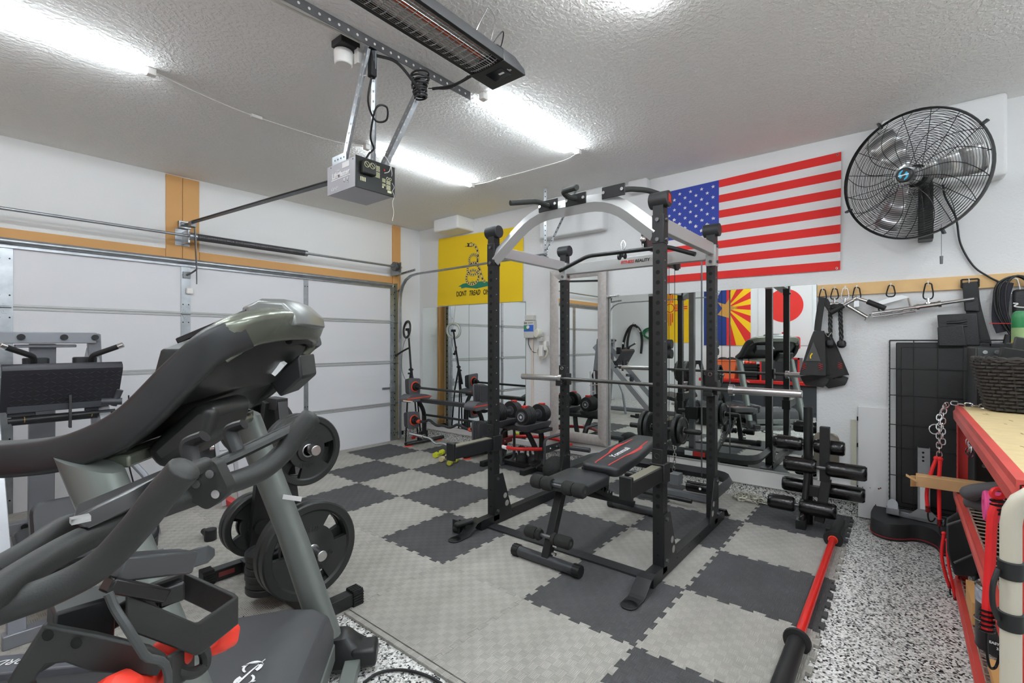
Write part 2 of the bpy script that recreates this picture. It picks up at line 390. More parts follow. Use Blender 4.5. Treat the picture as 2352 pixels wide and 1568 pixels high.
# foam mats
OX, OY, TS = 2.521, 4.562, .61
def edge(u0, v0, along, k, teeth, sgn):
    """one side of a mat from grid node k to k+1; a fixed tooth pattern so that neighbours interlock"""
    if not teeth: return [(0, 0)]
    N = 11; out = [(0, 0)]; s = TS/N; d = .0105
    for t in range(N):
        off = d if t % 2 == 0 else -d; f = .003; q = t*s
        out += [(.03, 0), (.03-f, off)] if t == 0 else [(q-f, off)]
        out += [(q+s+f, off)] if t < N-1 else [(TS-.03+f, off), (TS-.03, 0)]
    return out
def mat_outline(i, j, flats):
    x0, y1 = OX+i*TS, OY-j*TS
    E = []
    pat = edge(0, 0, 0, 0, True, 1); flat = [(0, 0), (TS, 0)]
    for side in range(4):
        p = flat if side in flats else pat
        p = list(p)
        if side in (2, 3): p = [(TS-a, o) for a, o in p][::-1]
        if side in (2, 3): seq = p[::-1]
        else: seq = p
        for a, o in seq:
            if side == 0: E.append((x0+a, y1-TS+o))
            elif side == 1: E.append((x0+TS+o, y1-TS+a))
            elif side == 2: E.append((x0+a, y1+o))
            else: E.append((x0+o, y1-TS+a))
    P = []
    for q in E:
        if not P or (abs(q[0]-P[-1][0])+abs(q[1]-P[-1][1])) > 1e-5: P.append(q)
    if abs(P[0][0]-P[-1][0])+abs(P[0][1]-P[-1][1]) < 1e-5: P.pop()
    n = len(P); Q = []; g = .0013
    for k in range(n):
        a, c, d = V3((*P[k-1], 0)), V3((*P[k], 0)), V3((*P[(k+1) % n], 0))
        n1 = (c-a).normalized(); n2 = (d-c).normalized(); m = V3((-n1.y, n1.x, 0))+V3((-n2.y, n2.x, 0))
        if m.length < .1: m = V3((-n1.y, n1.x, 0))
        m = m.normalized()*g*1.3; Q.append((c.x+m.x, c.y+m.y))
    return Q
ORD = ['first', 'second', 'third', 'fourth', 'fifth', 'sixth', 'seventh', 'eighth', 'ninth']
def add_mat(i, j, ycap=None):
    dark = (i-j) % 2 == 0 and i >= -1 or (i, j) == (-2, 6)
    fl = [s for s, (a, c) in enumerate(((i, j+1), (i+1, j), (i, j-1), (i-1, j))) if not have(a, c) and not (s == 0 and j == 6)]
    b = MB(); O = mat_outline(i, j, fl)
    if ycap: O = [(x, min(y, ycap)) for x, y in O]
    b.prism(O, (0, 0, -.0068), (1, 0, 0), (0, 1, 0), .0134)
    o = b.build('foam_mat', m_matd if dark else m_matl, smooth=0)
    tag(o, '%s grey puzzle floor mat, %s row from garage door, %s from mirror wall' % ('dark' if dark else 'light', ORD[j+1], ORD[2-i]), 'floor mat', 'interlocking foam floor mats')
def have(i, j): return -1 <= j <= 6 and -4 <= i <= 2 and (i >= -2 or j <= 3)
for j in range(-1, 7):
    for i in range(-4, 3):
        if have(i, j): add_mat(i, j)
b = MB(); b.b2((X0+.35, OY+TS+.004, -.0135), (OX+3*TS, 5.32, -.001)); tag(b.build('foam_edging', m_matl, bev=.002), 'thin light grey foam edging strip along the garage door', 'floor mat')
b = MB(); b.b2((OX-2*TS-.03, OY-7*TS+.012, -.0138), (OX-2*TS-.003, OY-4*TS-.002, -.0012)); tag(b.build('foam_edging', m_matl, bev=.002), 'light grey straight foam border strip beside the treadmill', 'floor mat')
# ================= ceiling: lamps, heater, door opener =================
def tube_light(x0, x1, y, label):
    t = thing('tube_light', label, 'light', (x0, y, CZ-.03), group='slim tube lights')
    b = MB(); b.b2((x0, y-.018, CZ-.012), (x1, y+.018, CZ)); b.build('housing', m_plastw, t)
    b = MB(); b.tube([(x0+.02, y, CZ-.022), (x1-.02, y, CZ-.022)], .017, 12, 0, rb=.019); b.build('diffuser', m_lamp, t)
    for x in (x0, x1): b = MB(); b.box((x, y, CZ-.02), (.045, .044, .04)); b.build('end_cap', m_plastw, t, bev=.004)
tube_light(-.38, .82, 3.42, 'slim white tube light on ceiling nearest the left edge of the picture')
tube_light(2.23, 3.43, 3.38, 'slim white tube light behind the door opener, nearer the garage door')
tube_light(2.24, 3.38, 2.10, 'slim white tube light right of the opener, beyond the black heater')
for x, y, n in ((-.9, 2.1, 'left over the treadmill'), (-.9, .6, 'over the exercise bike'), (-.9, -.8, 'behind the exercise bike'), (.6, -.8, 'behind the camera'), (.6, -2.2, 'over the back wall'), (2.2, -2.2, 'behind the shelving'), (2.2, -1.0, 'above the shelving')): tube_light(x, x+1.2, y, 'added unseen tube light '+n)  # extra tubes out of view, added to brighten and even out the room
def wide_light(x0, x1, y, label):
    t = thing('wraparound_light', label, 'light', (x0, y, CZ-.06))
    b = MB(); b.b2((x0, y-.055, CZ-.02), (x1, y+.055, CZ)); b.build('housing', m_plastw, t)
    b = MB(); b.loft([[(x, y+.058*math.cos(a), CZ-.015-.04*math.sin(a)) for a in [PI*k/10 for k in range(11)]] for x in (x0+.002, x1-.002)]); b.build('diffuser', m_lampw, t)
m_lampw = mat('wide_lamp_diffuser', (246, 251, 255), .5, emit=LAMP*.55)
wide_light(.86, 2.08, .92, 'wide white ceiling light at top edge, in front of the heater')
b = MB(); b.tube([(.84, 3.42, CZ-.012), (1.1, 3.5, CZ-.01), (1.45, 3.54, CZ-.012), (2.0, 3.5, CZ-.01), (2.22, 3.4, CZ-.014)], .003, 6); b.box((1.45, 3.54, CZ-.014), (.07, .026, .02))
tag(b.build('lamp_cord', m_plastw), 'thin white cord with inline switch left of the opener', 'cord')
b = MB(); b.tube([(3.45, 3.36, CZ-.012), (3.475, 3.2, CZ-.01), (3.46, 3.04, CZ-.014), (3.48, 2.7, CZ-.01), (3.47, 2.3, CZ-.012), (3.40, 2.11, CZ-.014)], .003, 6); b.box((3.462, 3.04, CZ-.014), (.02, .05, .016))
tag(b.build('lamp_cord', m_plastw), 'thin white cord linking the two far tube lights', 'cord')
# infrared heater
t = thing('radiant_heater', 'black infrared heater hanging under the ceiling with wire grille', 'heater', (1.3, 1.53, 2.6))
HY, HZ = 1.535, 2.61; hx0, hx1 = .78, 1.68
b = MB()
prof = [(-.105, .0), (-.098, .05), (-.06, .085), (.06, .085), (.098, .05), (.105, 0), (.085, 0), (.08, .03), (.05, .06), (-.05, .06), (-.08, .03), (-.085, 0)]
b.loft([[(x, HY+y, HZ+z) for y, z in prof] for x in (hx0, hx1)]); b.build('housing', m_black, t, bev=.002)
b = MB(); b.loft([[(x, HY+y, HZ+.001+z*.98) for y, z in ((-.079, .03), (-.049, .058), (.049, .058), (.079, .03), (.078, .028), (.048, .056), (-.048, .056), (-.078, .028))] for x in (hx0+.18, hx1-.02)]); b.build('reflector', mat('satin_reflector', (226, 226, 222), .35, .6), t)
b = MB(); b.cyl((hx0+.2, HY, HZ+.032), (hx1-.06, HY, HZ+.032), .009); b.build('heating_tube', mat('amber_quartz', (212, 92, 52), .15), t)
for x0, x1, nm in ((hx0-.02, hx0+.19, 'far'), (hx1-.02, hx1+.14, 'near')):
    b = MB(); b.loft([[(x, HY+y, HZ-.006+z*sc) for y, z in ((-.108, 0), (-.1, .06), (-.062, .095), (.062, .095), (.1, .06), (.108, 0))] for x, sc in ((x0, 1), (x1-.07, 1), (x1, .55))]); b.build('end_cover', m_plast, t, bev=.003)
b = MB()
for k in range(19):
    x = hx0+.2+k*(hx1-hx0-.24)/18; b.rtube([(x, HY-.088, HZ+.004), (x, HY-.05, HZ-.006), (x, HY+.05, HZ-.006), (x, HY+.088, HZ+.004)], .002, .02, 5)
for k in range(13):
    y = -.084+.014*k; b.cyl((hx0+.19, HY+y, HZ-.006+max(0, abs(y)-.05)*.25), (hx1-.03, HY+y, HZ-.006+max(0, abs(y)-.05)*.25), .002, n=5)
b.build('grille', m_steel, t)
b = MB(); b.b2((hx1+.015, HY-.06, HZ-.0075), (hx1+.085, HY+.04, HZ-.006)); db = b.build('display', mat('screen_black', (14, 15, 20), .15), t)
b = MB(); b.text('P', (hx1+.05, HY-.078, HZ-.0072), (0, -1, 0), (1, 0, 0), .03); b.box((hx1+.05, HY-.03, HZ-.008), (.012, .03, .001)); b.build('logo', m_white, db)
b = MB(); b.b2((hx0+.05, HY+.02, HZ-.0075), (hx0+.13, HY+.09, HZ-.006)); lb = b.build('warning_label', m_white, t)
b = MB(); b.prism([(-.02, -.018), (.02, -.018), (0, .02)], (hx0+.09, HY+.055, HZ-.008), (0, -1, 0), (1, 0, 0), .001); b.build('hazard_triangle', mat('hazard_yellow', (240, 200, 30)), lb)
b = MB()
for x in (.95, 1.62):
    for y in (HY-.06, HY+.06): b.tube([(x, y, HZ+.08), (x+.03, y, CZ-.1), (x+.05, HY, CZ-.002)], .002, 5)
b.build('hanging_wire', m_steel, t)
b = MB(); b.tube([(1.73, HY+.05, HZ+.06), (1.78, HY+.02, HZ+.16), (1.74, HY-.03, HZ+.2), (1.68, HY, HZ+.1)], .003, 6); b.build('power_cord', m_cord, t)
# perforated steel angle
m_see = mat('hole_light', (206, 202, 196), .9)
def perf(b, p0, p1, up, w=.036, t=.003, step=.05, hr=.007):
    """L-shaped punched steel strap"""
    p0 = V3(p0); p1 = V3(p1); d = (p1-p0); L = d.length; d.normalize(); u = V3(up); u = (u-d*u.dot(d)).normalized(); v = d.cross(u)
    b.mi = 0; b.beam(p0+u*w/2, p1+u*w/2, t, w, u); b.beam(p0+v*w/2, p1+v*w/2, t, w, v); b.mi = 1
    n = int(L/step)
    for k in range(n):
        c = p0+d*(step*(k+.5))
        for a, q in ((u, v), (v, u)):
            for sg in (1, -1): b.disc(c+a*w*.52+q*sg*(t/2+.0006), q*sg, hr, 8)
    b.mi = 0
b = MB(); perf(b, (.95, 2.18, CZ-.001), (2.17, 2.15, CZ-.001), (0, 0, -1), w=.05); tag(b.build('perforated_angle', [m_galvd, m_see], recalc=False), 'long punched steel angle bolted along the ceiling', 'bracket')
# opener
t = thing('garage_door_opener', 'grey and black garage door opener with rail hung from ceiling straps', 'garage door opener', (1.55, 2.4, 2.139))
mx0, mx1, my0, my1, mz0, mz1 = 1.43, 1.672, 2.267, 2.54, 2.139, 2.302
b = MB(); b.b2((mx0+.002, my0+.006, mz0), (mx1, my1, mz1)); b.build('motor_housing', mat('opener_grey', (176, 176, 182), .4), t, bev=.004)
b = MB(); b.b2((mx0-.004, my0+.004, mz0+.002), (mx0+.004, my1+.012, mz1)); sp = b.build('side_cover', mat('opener_grey', (176, 176, 182)), t, bev=.002)
b = MB(); X_, Y_ = (0, -1, 0), (0, 0, 1); xs = mx0-.0045
b.text('LiftMaster', (xs, 2.41, 2.235), X_, Y_, .043, bold=.0012); b.b2((xs-.001, 2.315, 2.212), (xs, 2.505, 2.217)); b.text('PROFESSIONAL', (xs, 2.455, 2.258), X_, Y_, .011); b.text('1/3 H.P', (xs, 2.475, 2.165), X_, Y_, .024)
b.b2((xs-.001, 2.325, 2.262), (xs, 2.395, 2.292))
for y in (2.375, 2.342): b.disc((xs-.001, y, 2.186), (-1, 0, 0), .008); b.disc((xs-.001, y, 2.2), (-1, 0, 0), .006)
b.build('lettering', m_white, sp, recalc=False)
b = MB()
for y in (2.375, 2.342): b.disc((xs-.002, y, 2.186), (-1, 0, 0), .004)
for y, z in ((2.29, 2.29), (2.51, 2.29)): b.disc((xs-.001, y, z), (-1, 0, 0), .004)
b.build('screw_hole', m_dark, sp, recalc=False)
b = MB(); b.b2((mx0-.004, my0-.003, mz0-.002), (mx1+.004, my0+.006, mz1+.006)); bp = b.build('control_panel', mat('panel_black', (34, 36, 34), .35), t, bev=.002)
b = MB(); b.b2((1.452, my0-.032, 2.215), (1.535, my0-.003, 2.285)); lc = b.build('lamp_cover', mat('panel_black', (34, 36, 34)), bp, bev=.006)
b = MB(); yf = my0-.0335
for x in (1.474, 1.508): b.torus((x, yf, 2.262), (0, 1, 0), .015, .0014, 18, 5); b.beam((x-.01, yf, 2.272), (x+.01, yf, 2.252), .002, .002)
b.build('warning_sign', mat('label_cream', (220, 220, 180)), lc)
b = MB(); yf = my0-.004
for x0, x1, z0, z1 in ((1.545, 1.575, 2.255, 2.285), (1.545, 1.575, 2.22, 2.25), (1.59, 1.612, 2.205, 2.225), (1.617, 1.645, 2.2, 2.222), (1.617, 1.645, 2.17, 2.196), (1.59, 1.612, 2.185, 2.198)):
    z = z0
    while z < z1: b.b2((x0, yf, z), (x1, yf+.001, z+.0022)); z += .0045
for k in range(4): b.b2((1.453+k*.009, yf, 2.178), (1.458+k*.009, yf+.001, 2.2))
b.b2((1.625, yf, 2.153), (1.652, yf+.001, 2.166)); b.b2((1.59, yf, 2.172), (1.6, yf+.001, 2.182))
for x in (1.625, 1.643): b.torus((x, yf, 2.232), (0, 1, 0), .007, .0015, 14, 5)
b.build('printed_label', mat('label_cream', (220, 220, 180)), bp)
b = MB(); b.b2((1.598, yf-.004, 2.268), (1.606, yf, 2.276)); b.build('red_button', m_red, bp)
b = MB(); b.rtube([(1.6, yf-.006, 2.255), (1.62, yf-.02, 2.262), (1.635, yf-.02, 2.30), (1.632, my0+.02, 2.36), (1.615, 2.30, 2.38)], .0022, .02, 6); b.tube([(1.648, yf-.006, 2.25), (1.64, yf-.02, 2.262), (1.636, yf-.018, 2.3)], .002, 6); b.build('bell_wire', m_plastw, bp)
b = MB(); b.tube([(1.655, yf, 2.215), (1.662, yf-.01, 2.19), (1.652, yf-.01, 2.165), (1.664, yf-.008, 2.14), (1.654, yf-.006, 2.1), (1.664, yf-.004, 2.05), (1.657, yf, 2.0)], .0011, 5); b.build('antenna', m_plastw, t)
b = MB(); b.rtube([(1.55, 2.54, 2.275), (1.553, 5.34, 2.435)], .012, n=4, rb=.02); b.build('rail', m_galvd, t, smooth=0)
b = MB(); b.tube([(1.55, 2.56, 2.293), (1.553, 5.2, 2.445)], .006, 6, 0); b.build('chain', mat('chain_dark', (60, 58, 55), .4, .6), t)
b = MB(); b.box((1.553, 5.17, 2.41), (.045, .07, .05)); b.beam((1.57, 5.17, 2.41), (1.60, 5.21, 2.0), .006, .03, (0, 1, 0)); b.beam((1.60, 5.21, 2.0), (1.60, 5.21, 1.86), .006, .02, (0, 1, 0)); b.rtube([(1.60, 5.21, 2.0), (1.575, 5.25, 1.97), (1.55, 5.30, 1.95)], .009, .02, 6); b.b2((1.52, 5.31, 1.92), (1.58, 5.335, 1.98)); b.build('door_arm', m_galvd, t)
b = MB(); b.b2((1.50, 5.36, 2.40), (1.60, YD-.012, 2.47)); b.cyl((1.51, 5.35, 2.435), (1.6, 5.35, 2.435), .02); b.build('header_bracket', m_galv, t, bev=.003)
for p0, p1, u in (((1.45, 2.45, 2.30), (1.432, 2.19, CZ-.05), (0, -1, 0)), ((1.62, 2.42, 2.30), (1.475, 2.19, CZ-.05), (0, -1, 0)), ((1.64, 2.39, 2.30), (1.80, 2.18, CZ-.05), (0, -1, 0))):
    b = MB(); perf(b, p0, p1, u, w=.034 if p1[0] < 1.7 else .05); b.build('hanger_strap', [m_galv, m_see], t, recalc=False)
b = MB(); b.b2((mx0-.003, 2.36, mz1-.01), (mx0, 2.5, mz1+.045)); b.b2((1.52, my0+.05, mz1), (1.66, my0+.12, mz1+.02)); b.mi = 1
for y in (2.38, 2.41, 2.44, 2.47): b.disc((mx0-.004, y, mz1+.02), (-1, 0, 0), .005, 8)
b.build('mounting_flange', [m_galv, m_dark], t)
# ceiling socket with plugs, coiled wire, cords
t = thing('ceiling_socket', 'round white ceiling socket box with plugs beside the opener straps', 'socket', (1.42, 2.33, CZ-.1))
b = MB(); b.b2((1.34, 2.26, CZ-.035), (1.45, 2.36, CZ)); b.build('junction_box', m_blackm, t, bev=.004)
b = MB(); b.cyl((1.40, 2.34, CZ-.035), (1.40, 2.34, CZ-.11), .05, .046, 20); b.build('sensor', m_plastw, t, bev=.006)
b = MB(); b.box((1.455, 2.27, CZ-.07), (.05, .035, .08)); b.rtube([(1.455, 2.26, CZ-.1), (1.50, 2.24, CZ-.15), (1.46, 2.25, CZ-.17)], .006, .03, 6); b.build('plug', m_plastw, t, bev=.005)
b = MB(); b.box((1.49, 2.21, CZ-.1), (.035, .04, .16)); b.build('adapter', m_blackm, t, bev=.006)
b = MB(); b.tube([(1.49, 2.21, CZ-.16), (1.485, 2.24, CZ-.3), (1.55, 2.27, CZ-.37), (1.60, 2.24, CZ-.36), (1.575, 2.2, CZ-.31), (1.52, 2.22, CZ-.33), (1.54, 2.3, CZ-.45), (1.58, 2.33, CZ-.5), (1.55, 2.33, CZ-.54), (1.54, 2.35, CZ-.58), (1.59, 2.4, mz1+.005)], .0055, 7)
tag(b.build('curled_lead', m_cord), 'black power cord curling down the straps into the opener', 'cord')
b = MB(); b.tube([(1.50, 2.2, CZ-.06), (1.6, 2.15, CZ-.07), (1.7, 2.13, CZ-.14), (1.75, 2.13, CZ-.17)], .008, 7); b.tube([(1.83, 2.12, CZ-.13), (1.88, 2.0, CZ-.13), (1.86, 1.8, CZ-.14), (1.80, 1.66, CZ-.19)], .008, 7)
b.tube([(1.80, 2.12, CZ-.14), (1.84, 1.98, CZ-.17), (1.85, 1.85, CZ-.14)], .003, 6)
for k in range(9): b.torus((1.772+.005*math.sin(k), 2.16, CZ-.06-.016*k), (-.15+.1*math.sin(k*2), .1*math.cos(k*3), 1), .05-.002*k, .006, 22, 6)
tag(b.build('coiled_cord', m_cord), 'black heater cord wound in a bundle around the right strap', 'cord')
t = thing('hanging_clamp', 'small grey clamp dangling on a thin wire below the angle', 'clamp', (1.786,2.168,2.742))
b = MB(); b.tube([(1.80, 2.14, CZ-.05), (1.786,2.168,2.77)], .0022, 5, 0); b.build('wire', m_cord, t)
b = MB(); b.box((1.786,2.168,2.747), (.02, .02, .03)); b.beam((1.767,2.191,2.747), (1.807,2.142,2.74), .012, .018); b.build('jaw', m_galv, t, bev=.002)
b = MB(); b.tube([(.9, 2.27, CZ-.02), (1.1, 2.23, CZ-.035), (1.25, 2.22, CZ-.03), (1.41, 2.21, CZ-.03)], .006, 6); b.tube([(.9, 2.25, CZ-.015), (1.15, 2.21, CZ-.02), (1.4, 2.2, CZ-.02)], .005, 6)
tag(b.build('wire_bundle', mat('greyish_wire', (206, 208, 198), .5)), 'pale wires drooping beside the ceiling angle at the top', 'wires')
# torsion spring shaft
t = thing('torsion_spring', 'steel torsion spring on a long shaft above the garage door', 'spring', (1.55, 5.2, 2.3))
SY, SZ = 5.22, 2.307
b = MB(); b.cyl((-.98, SY, SZ), (3.97, SY, SZ), .0127); b.build('shaft', m_galv, t)
b = MB()
prof = []
for k in range(130):
    x = 1.60+k*.0081; prof += [(.029, x), (.033, x+.0027), (.033, x+.0054)]
b.lathe([(r, z) for r, z in prof], (0, SY, SZ), (1, 0, 0), 20); b.build('coil', mat('spring_steel', (112, 112, 114), .4, .7), t, smooth=25)
b = MB(); b.cyl((1.54, SY, SZ), (1.6, SY, SZ), .036); b.cyl((2.64, SY, SZ), (2.675, SY, SZ), .033); b.build('winding_cone', m_galv, t)
b = MB(); b.b2((1.535, SY, SZ-.06), (1.548, YD-.012, SZ+.06)); b.b2((1.48, YD-.018, SZ-.07), (1.60, YD-.012, SZ+.09)); b.build('bracket', m_galv, t)
for x in (3.87, -.88): b = MB(); b.lathe([(.013, -.025), (.06, -.025), (.062, -.018), (.05, -.014), (.05, .014), (.062, .018), (.06, .025), (.013, .025)], (x, SY, SZ), (1, 0, 0), 24); b.build('cable_drum', m_galvd, t)
for x in (3.9, -.93): b = MB(); b.b2((x+.02, SY-.05, SZ-.1), (x+.03, YD-.03, SZ+.06)); b.build('end_bracket', m_galv, t)
b = MB(); b.tube([(3.91, SY-.06, SZ), (3.93, 5.30, 1.2), (3.93, 5.3, .1)], .002, 5, 0); b.build('lift_cable', m_galvd, t)
# tracks
def track(x, label, s):
    t = thing('door_track', label, 'track', (x, 5.27, FZ))
    b = MB(); b.rtube([(x, 5.275, .02), (x, 5.275, 2.195), (x, 2.86, 2.215)], .028, .36, 8, rb=.013, up=(1, 0, 0)); b.build('rail', m_galv, t)
    b = MB(); b.b2((x-s*.03, 5.29, FZ), (x-s*.025, 5.39, 2.1)); b.mi = 1
    for k in range(26): b.disc((x-s*.031, 5.35, .06+.08*k), (-s, 0, 0), .011, 8); b.disc((x-s*.024, 5.35, .06+.08*k), (s, 0, 0), .011, 8)
    b.build('side_angle', [mat('dull_zinc', (150, 152, 130), .5, .5), m_dark], t)
    b = MB(); perf(b, (x, 5.36, 2.2), (x, 4.95, 2.24), (0, 0, 1), .03); b.build('curve_brace', [m_galv, m_dark], t, recalc=False)
    b = MB(); perf(b, (x+s*.02, 2.90, 2.19), (x+s*.02, 2.90, CZ), (0, -1, 0), .034); perf(b, (x+s*.02, 2.88, 2.25), (x+s*.25, 2.66, CZ), (0, -1, 0), .03); b.beam((x-.06, 2.885, 2.19), (x+.06, 2.885, 2.19), .03, .012); b.build('hanger', [m_galv, m_dark], t, recalc=False)
    for z in (.5, 1.03, 1.57, .1, 2.0): b = MB(); b.cyl((x-s*.06, 5.3, z), (x, 5.285, z), .006); b.cyl((x-.008, 5.283, z), (x+.008, 5.283, z), .02); b.build('roller', m_galvd, t)
track(3.985, 'curved galvanised door track by the mirror wall', 1)
track(-.96, 'curved galvanised door track by the opposite wall', -1)
# ================= mirror wall: mirrors, flags, fan, gadgets =================
def bil(c, u, v):
    TL, TR, BL, BR = c; return (TL*(1-u)+TR*u)*(1-v)+(BL*(1-u)+BR*u)*v
def flag_fn(TL, TR, BL, BR, nrm, amp=.006, seed=0):
    c = [V3(p) for p in (TL, TR, BL, BR)]; n = V3(nrm)
    def f(u, v, off=0):
        w = amp*(math.sin(5.1*u+3.2*v+seed)*.6+math.sin(11*u-7*v+2*seed)*.3+math.sin(2.2*u+9*v)*.35)*(4*v*(1-v)*.6+.4)
        return bil(c, u, v)+n*(.011+w+off)
    return f
def patch(b, f, u0, v0, u1, v1, nu, nv, off=0):
    g = [[b._v(f(u0+(u1-u0)*i/nu, v0+(v1-v0)*j/nv, off)) for i in range(nu+1)] for j in range(nv+1)]
    for j in range(nv):
        for i in range(nu): b.face((g[j][i], g[j+1][i], g[j+1][i+1], g[j][i+1]))
def fpoly(b, f, pts, off=.0012):
    q = b.face([b._v(f(u, v, off)) for u, v in pts])
    if q and len(pts) > 4: bmesh.ops.triangulate(b.bm, faces=[q])
def star(cx, cy, r, asp, rot=0):
    return [(cx+(r if k % 2 == 0 else r*.382)*math.sin(PI*k/5+rot)/asp, cy-(r if k % 2 == 0 else r*.382)*math.cos(PI*k/5+rot)) for k in range(10)]
# striped flag
f = flag_fn((RW, 1.885, 2.74), (RW, .372, 2.784), (RW, 1.885, 1.88), (RW, .378, 1.872), (-1, 0, 0), .007)
b = MB()
for s in range(13):
    b.mi = s % 2; u0 = 0 if s > 6 else .4; patch(b, f, u0, s/13, 1, (s+1)/13, 16, 2)
b.mi = 2; patch(b, f, 0, 0, .4, 7/13, 8, 8); b.mi = 1
for r in range(9):
    n = 6 if r % 2 == 0 else 5
    for k in range(n): fpoly(b, f, star(.4*((k*2+(1 if n == 6 else 2))/12), (r+1)*.1*7/13, .0205, 1.65))
o = b.build('flag', [m_fred, m_fwhite, m_fblue], recalc=False, smooth=60); tag(o, 'red and white striped flag with white stars, hung on the wall behind the rack', 'flag', 'wall flags')
b = MB()
for u, v in ((.985, .985), (.985, .02)): b.torus(f(u, v, .002), (-1, 0, 0), .007, .0025, 14, 6)
b.build('grommet', m_steel, o).matrix_parent_inverse = Matrix.Translation(-o.location)
# yellow flag
f = flag_fn((RW, 5.0, 2.735), (RW, 3.505, 2.69), (RW, 5.03, 1.812), (RW, 3.52, 1.797), (-1, 0, 0), .006, 2)
b = MB(); patch(b, f, 0, 0, 1, 1, 24, 12)
def ribbon(pts, w, off, k=6):
    P = catmull([(u, v, 0) for u, v in pts], k); n = len(P); A = []; B = []
    for i, p in enumerate(P):
        t = (P[min(i+1, n-1)]-P[max(i-1, 0)]); t = V3((t.x*1.62, t.y, 0)).normalized(); ww = w(i/(n-1)) if callable(w) else w
        A.append(f(p.x-t.y*ww/1.62, p.y+t.x*ww, off)); B.append(f(p.x+t.y*ww/1.62, p.y-t.x*ww, off))
    b.strip(A, B)
def dashes(pts, w, step, off):
    P = catmull([(u, v, 0) for u, v in pts], 10)
    for i in range(0, len(P)-step, step*2): ribbon([(P[i].x, P[i].y), (P[min(i+step, len(P)-1)].x, P[min(i+step, len(P)-1)].y)], lambda q: w*(.35+.65*math.sin(PI*min(1, max(0, q)))), off, 5)
b.mi = 1
rnd = random.Random(3)
for k in range(46):
    u = .32+.31*k/46; h = .018+.05*rnd.random()*(1-abs(u-.475)/.2); base = .735-.02*math.sin((u-.32)*9)
    fpoly(b, f, [(u-.011, base+.03), (u-.006+.012*(rnd.random()-.5), base-h), (u+.011, base+.03)], .0012)
fpoly(b, f, [(.27, .735), (.33, .70), (.40, .69), (.6, .69), (.66, .72), (.69, .75), (.58, .77), (.5, .785), (.4, .765)], .0010)
coils = [[(.41+.075*math.cos(a), .62+.10*math.sin(a)) for a in [PI*2*k/14 for k in range(15)]], [(.415+.07*math.cos(a), .50+.085*math.sin(a)) for a in [PI*2*k/14 for k in range(15)]], [(.415+.052*math.cos(a), .37+.072*math.sin(a)) for a in [PI*2*k/14 for k in range(15)]]]
coils = [[(u+.035, v) for u, v in c] for c in coils]
neck = [(.47, .46), (.502, .40), (.505, .30), (.49, .22), (.46, .165), (.425, .15)]
tail = [(.50, .45), (.53, .52), (.55, .60), (.575, .68), (.60, .70)]
for c in coils+[tail, neck]:
    b.mi = 2; ribbon(c, .021, .0016); b.mi = 3; ribbon(c, .0175, .0020); b.mi = 2; dashes(c, .013, 4, .0025)
b.mi = 2; fpoly(b, f, [(.43, .12), (.395, .13), (.37, .118), (.385, .15), (.372, .175), (.40, .178), (.435, .185)], .0026)
b.mi = 3; fpoly(b, f, [(.428, .13), (.40, .138), (.40, .168), (.43, .176)], .003); b.mi = 2
ribbon([(.385, .155), (.365, .168), (.345, .166)], .002, .0028)
o_yf = b.build('flag', [m_yel, m_green, m_ink, mat('snake_cream', (226, 200, 120), .8)], recalc=False, smooth=60)
tag(o_yf, 'yellow flag with coiled snake and black motto, on the wall near the garage door', 'flag', 'wall flags')
b = MB()
for tx, u, sh in (('DONT', .318, 0), ('TREAD', .475, .3), ('ON', .612, 0), ('ME', .71, 0)):
    P = f(u, .845, .004); b.text(tx, P, (0, -1, .012), (0, 0, 1), .092, .0004, shear=sh, sx=.70, bold=.0012)
b.build('motto', m_ink, o_yf, recalc=False).matrix_parent_inverse = Matrix.Translation(-o_yf.location)
# frameless and framed mirrors
def mirror(y0, y1, z0, z1, label, grp=None):
    t = thing('wall_mirror', label, 'mirror', (RW, (y0+y1)/2, z0), group=grp)
    b = MB(); b.b2((RW-.007, y0, z0), (RW, y1, z1)); b.build('backing', m_glass_edge, t)
    b = MB(); b.flat([(y0+.001, z0+.001), (y0+.001, z1-.001), (y1-.001, z1-.001), (y1-.001, z0+.001)], (RW-.0075, 0, 0), (0, 1, 0), (0, 0, 1)); b.build('mirror_face', m_mirror, t, smooth=0)
    return t
mirror(4.42, 5.35, .165, 1.80, 'frameless wall mirror pane nearest the garage door, under the yellow flag')
mirror(3.48, 4.415, .165, 1.795, 'frameless wall mirror pane between corner pane and sprinkler timer')
t = mirror(1.765, 2.385, .232, 1.785, 'tall frameless mirror pane just right of the grey framed mirror')
mirror(.535, 1.76, .236, 1.772, 'large frameless mirror pane left of the hook board')
b = MB(); b.b2((RW-.02, .53, .222), (RW, 2.39, .234)); tag(b.build('mirror_channel', m_silver, bev=.001), 'thin silver channel carrying the large mirrors', 'trim')
t = thing('framed_mirror', 'tall mirror in a wide silver-grey frame leaning beside the rack', 'mirror', (4.37, 2.74, .222))
fx = 4.385; y0, y1, z0, z1, w = 2.385, 3.09, .235, 2.11, .105
m_frame = mat('silver_frame', (196, 190, 186), .45, .3, var=(30, .18))
for nm, A, B in (('a', (y0, z0), (y1, z0)), ('b', (y1, z0), (y1, z1)), ('c', (y1, z1), (y0, z1)), ('d', (y0, z1), (y0, z0))):
    b = MB(); c = ((y0+y1)/2, (z0+z1)/2)
    def ins(p, d): return (p[0]+(d if p[0] < c[0] else -d), p[1]+(d if p[1] < c[1] else -d))
    rings = []
    for p in (A, B): rings.append([(fx+dx, *ins(p, d)) for d, dx in ((0, .03), (0, -.004), (.02, -.012), (.06, -.006), (w-.012, .004), (w, .012), (w, .03))])
    b.loft(rings); b.build('frame_rail', m_frame, t, smooth=50)
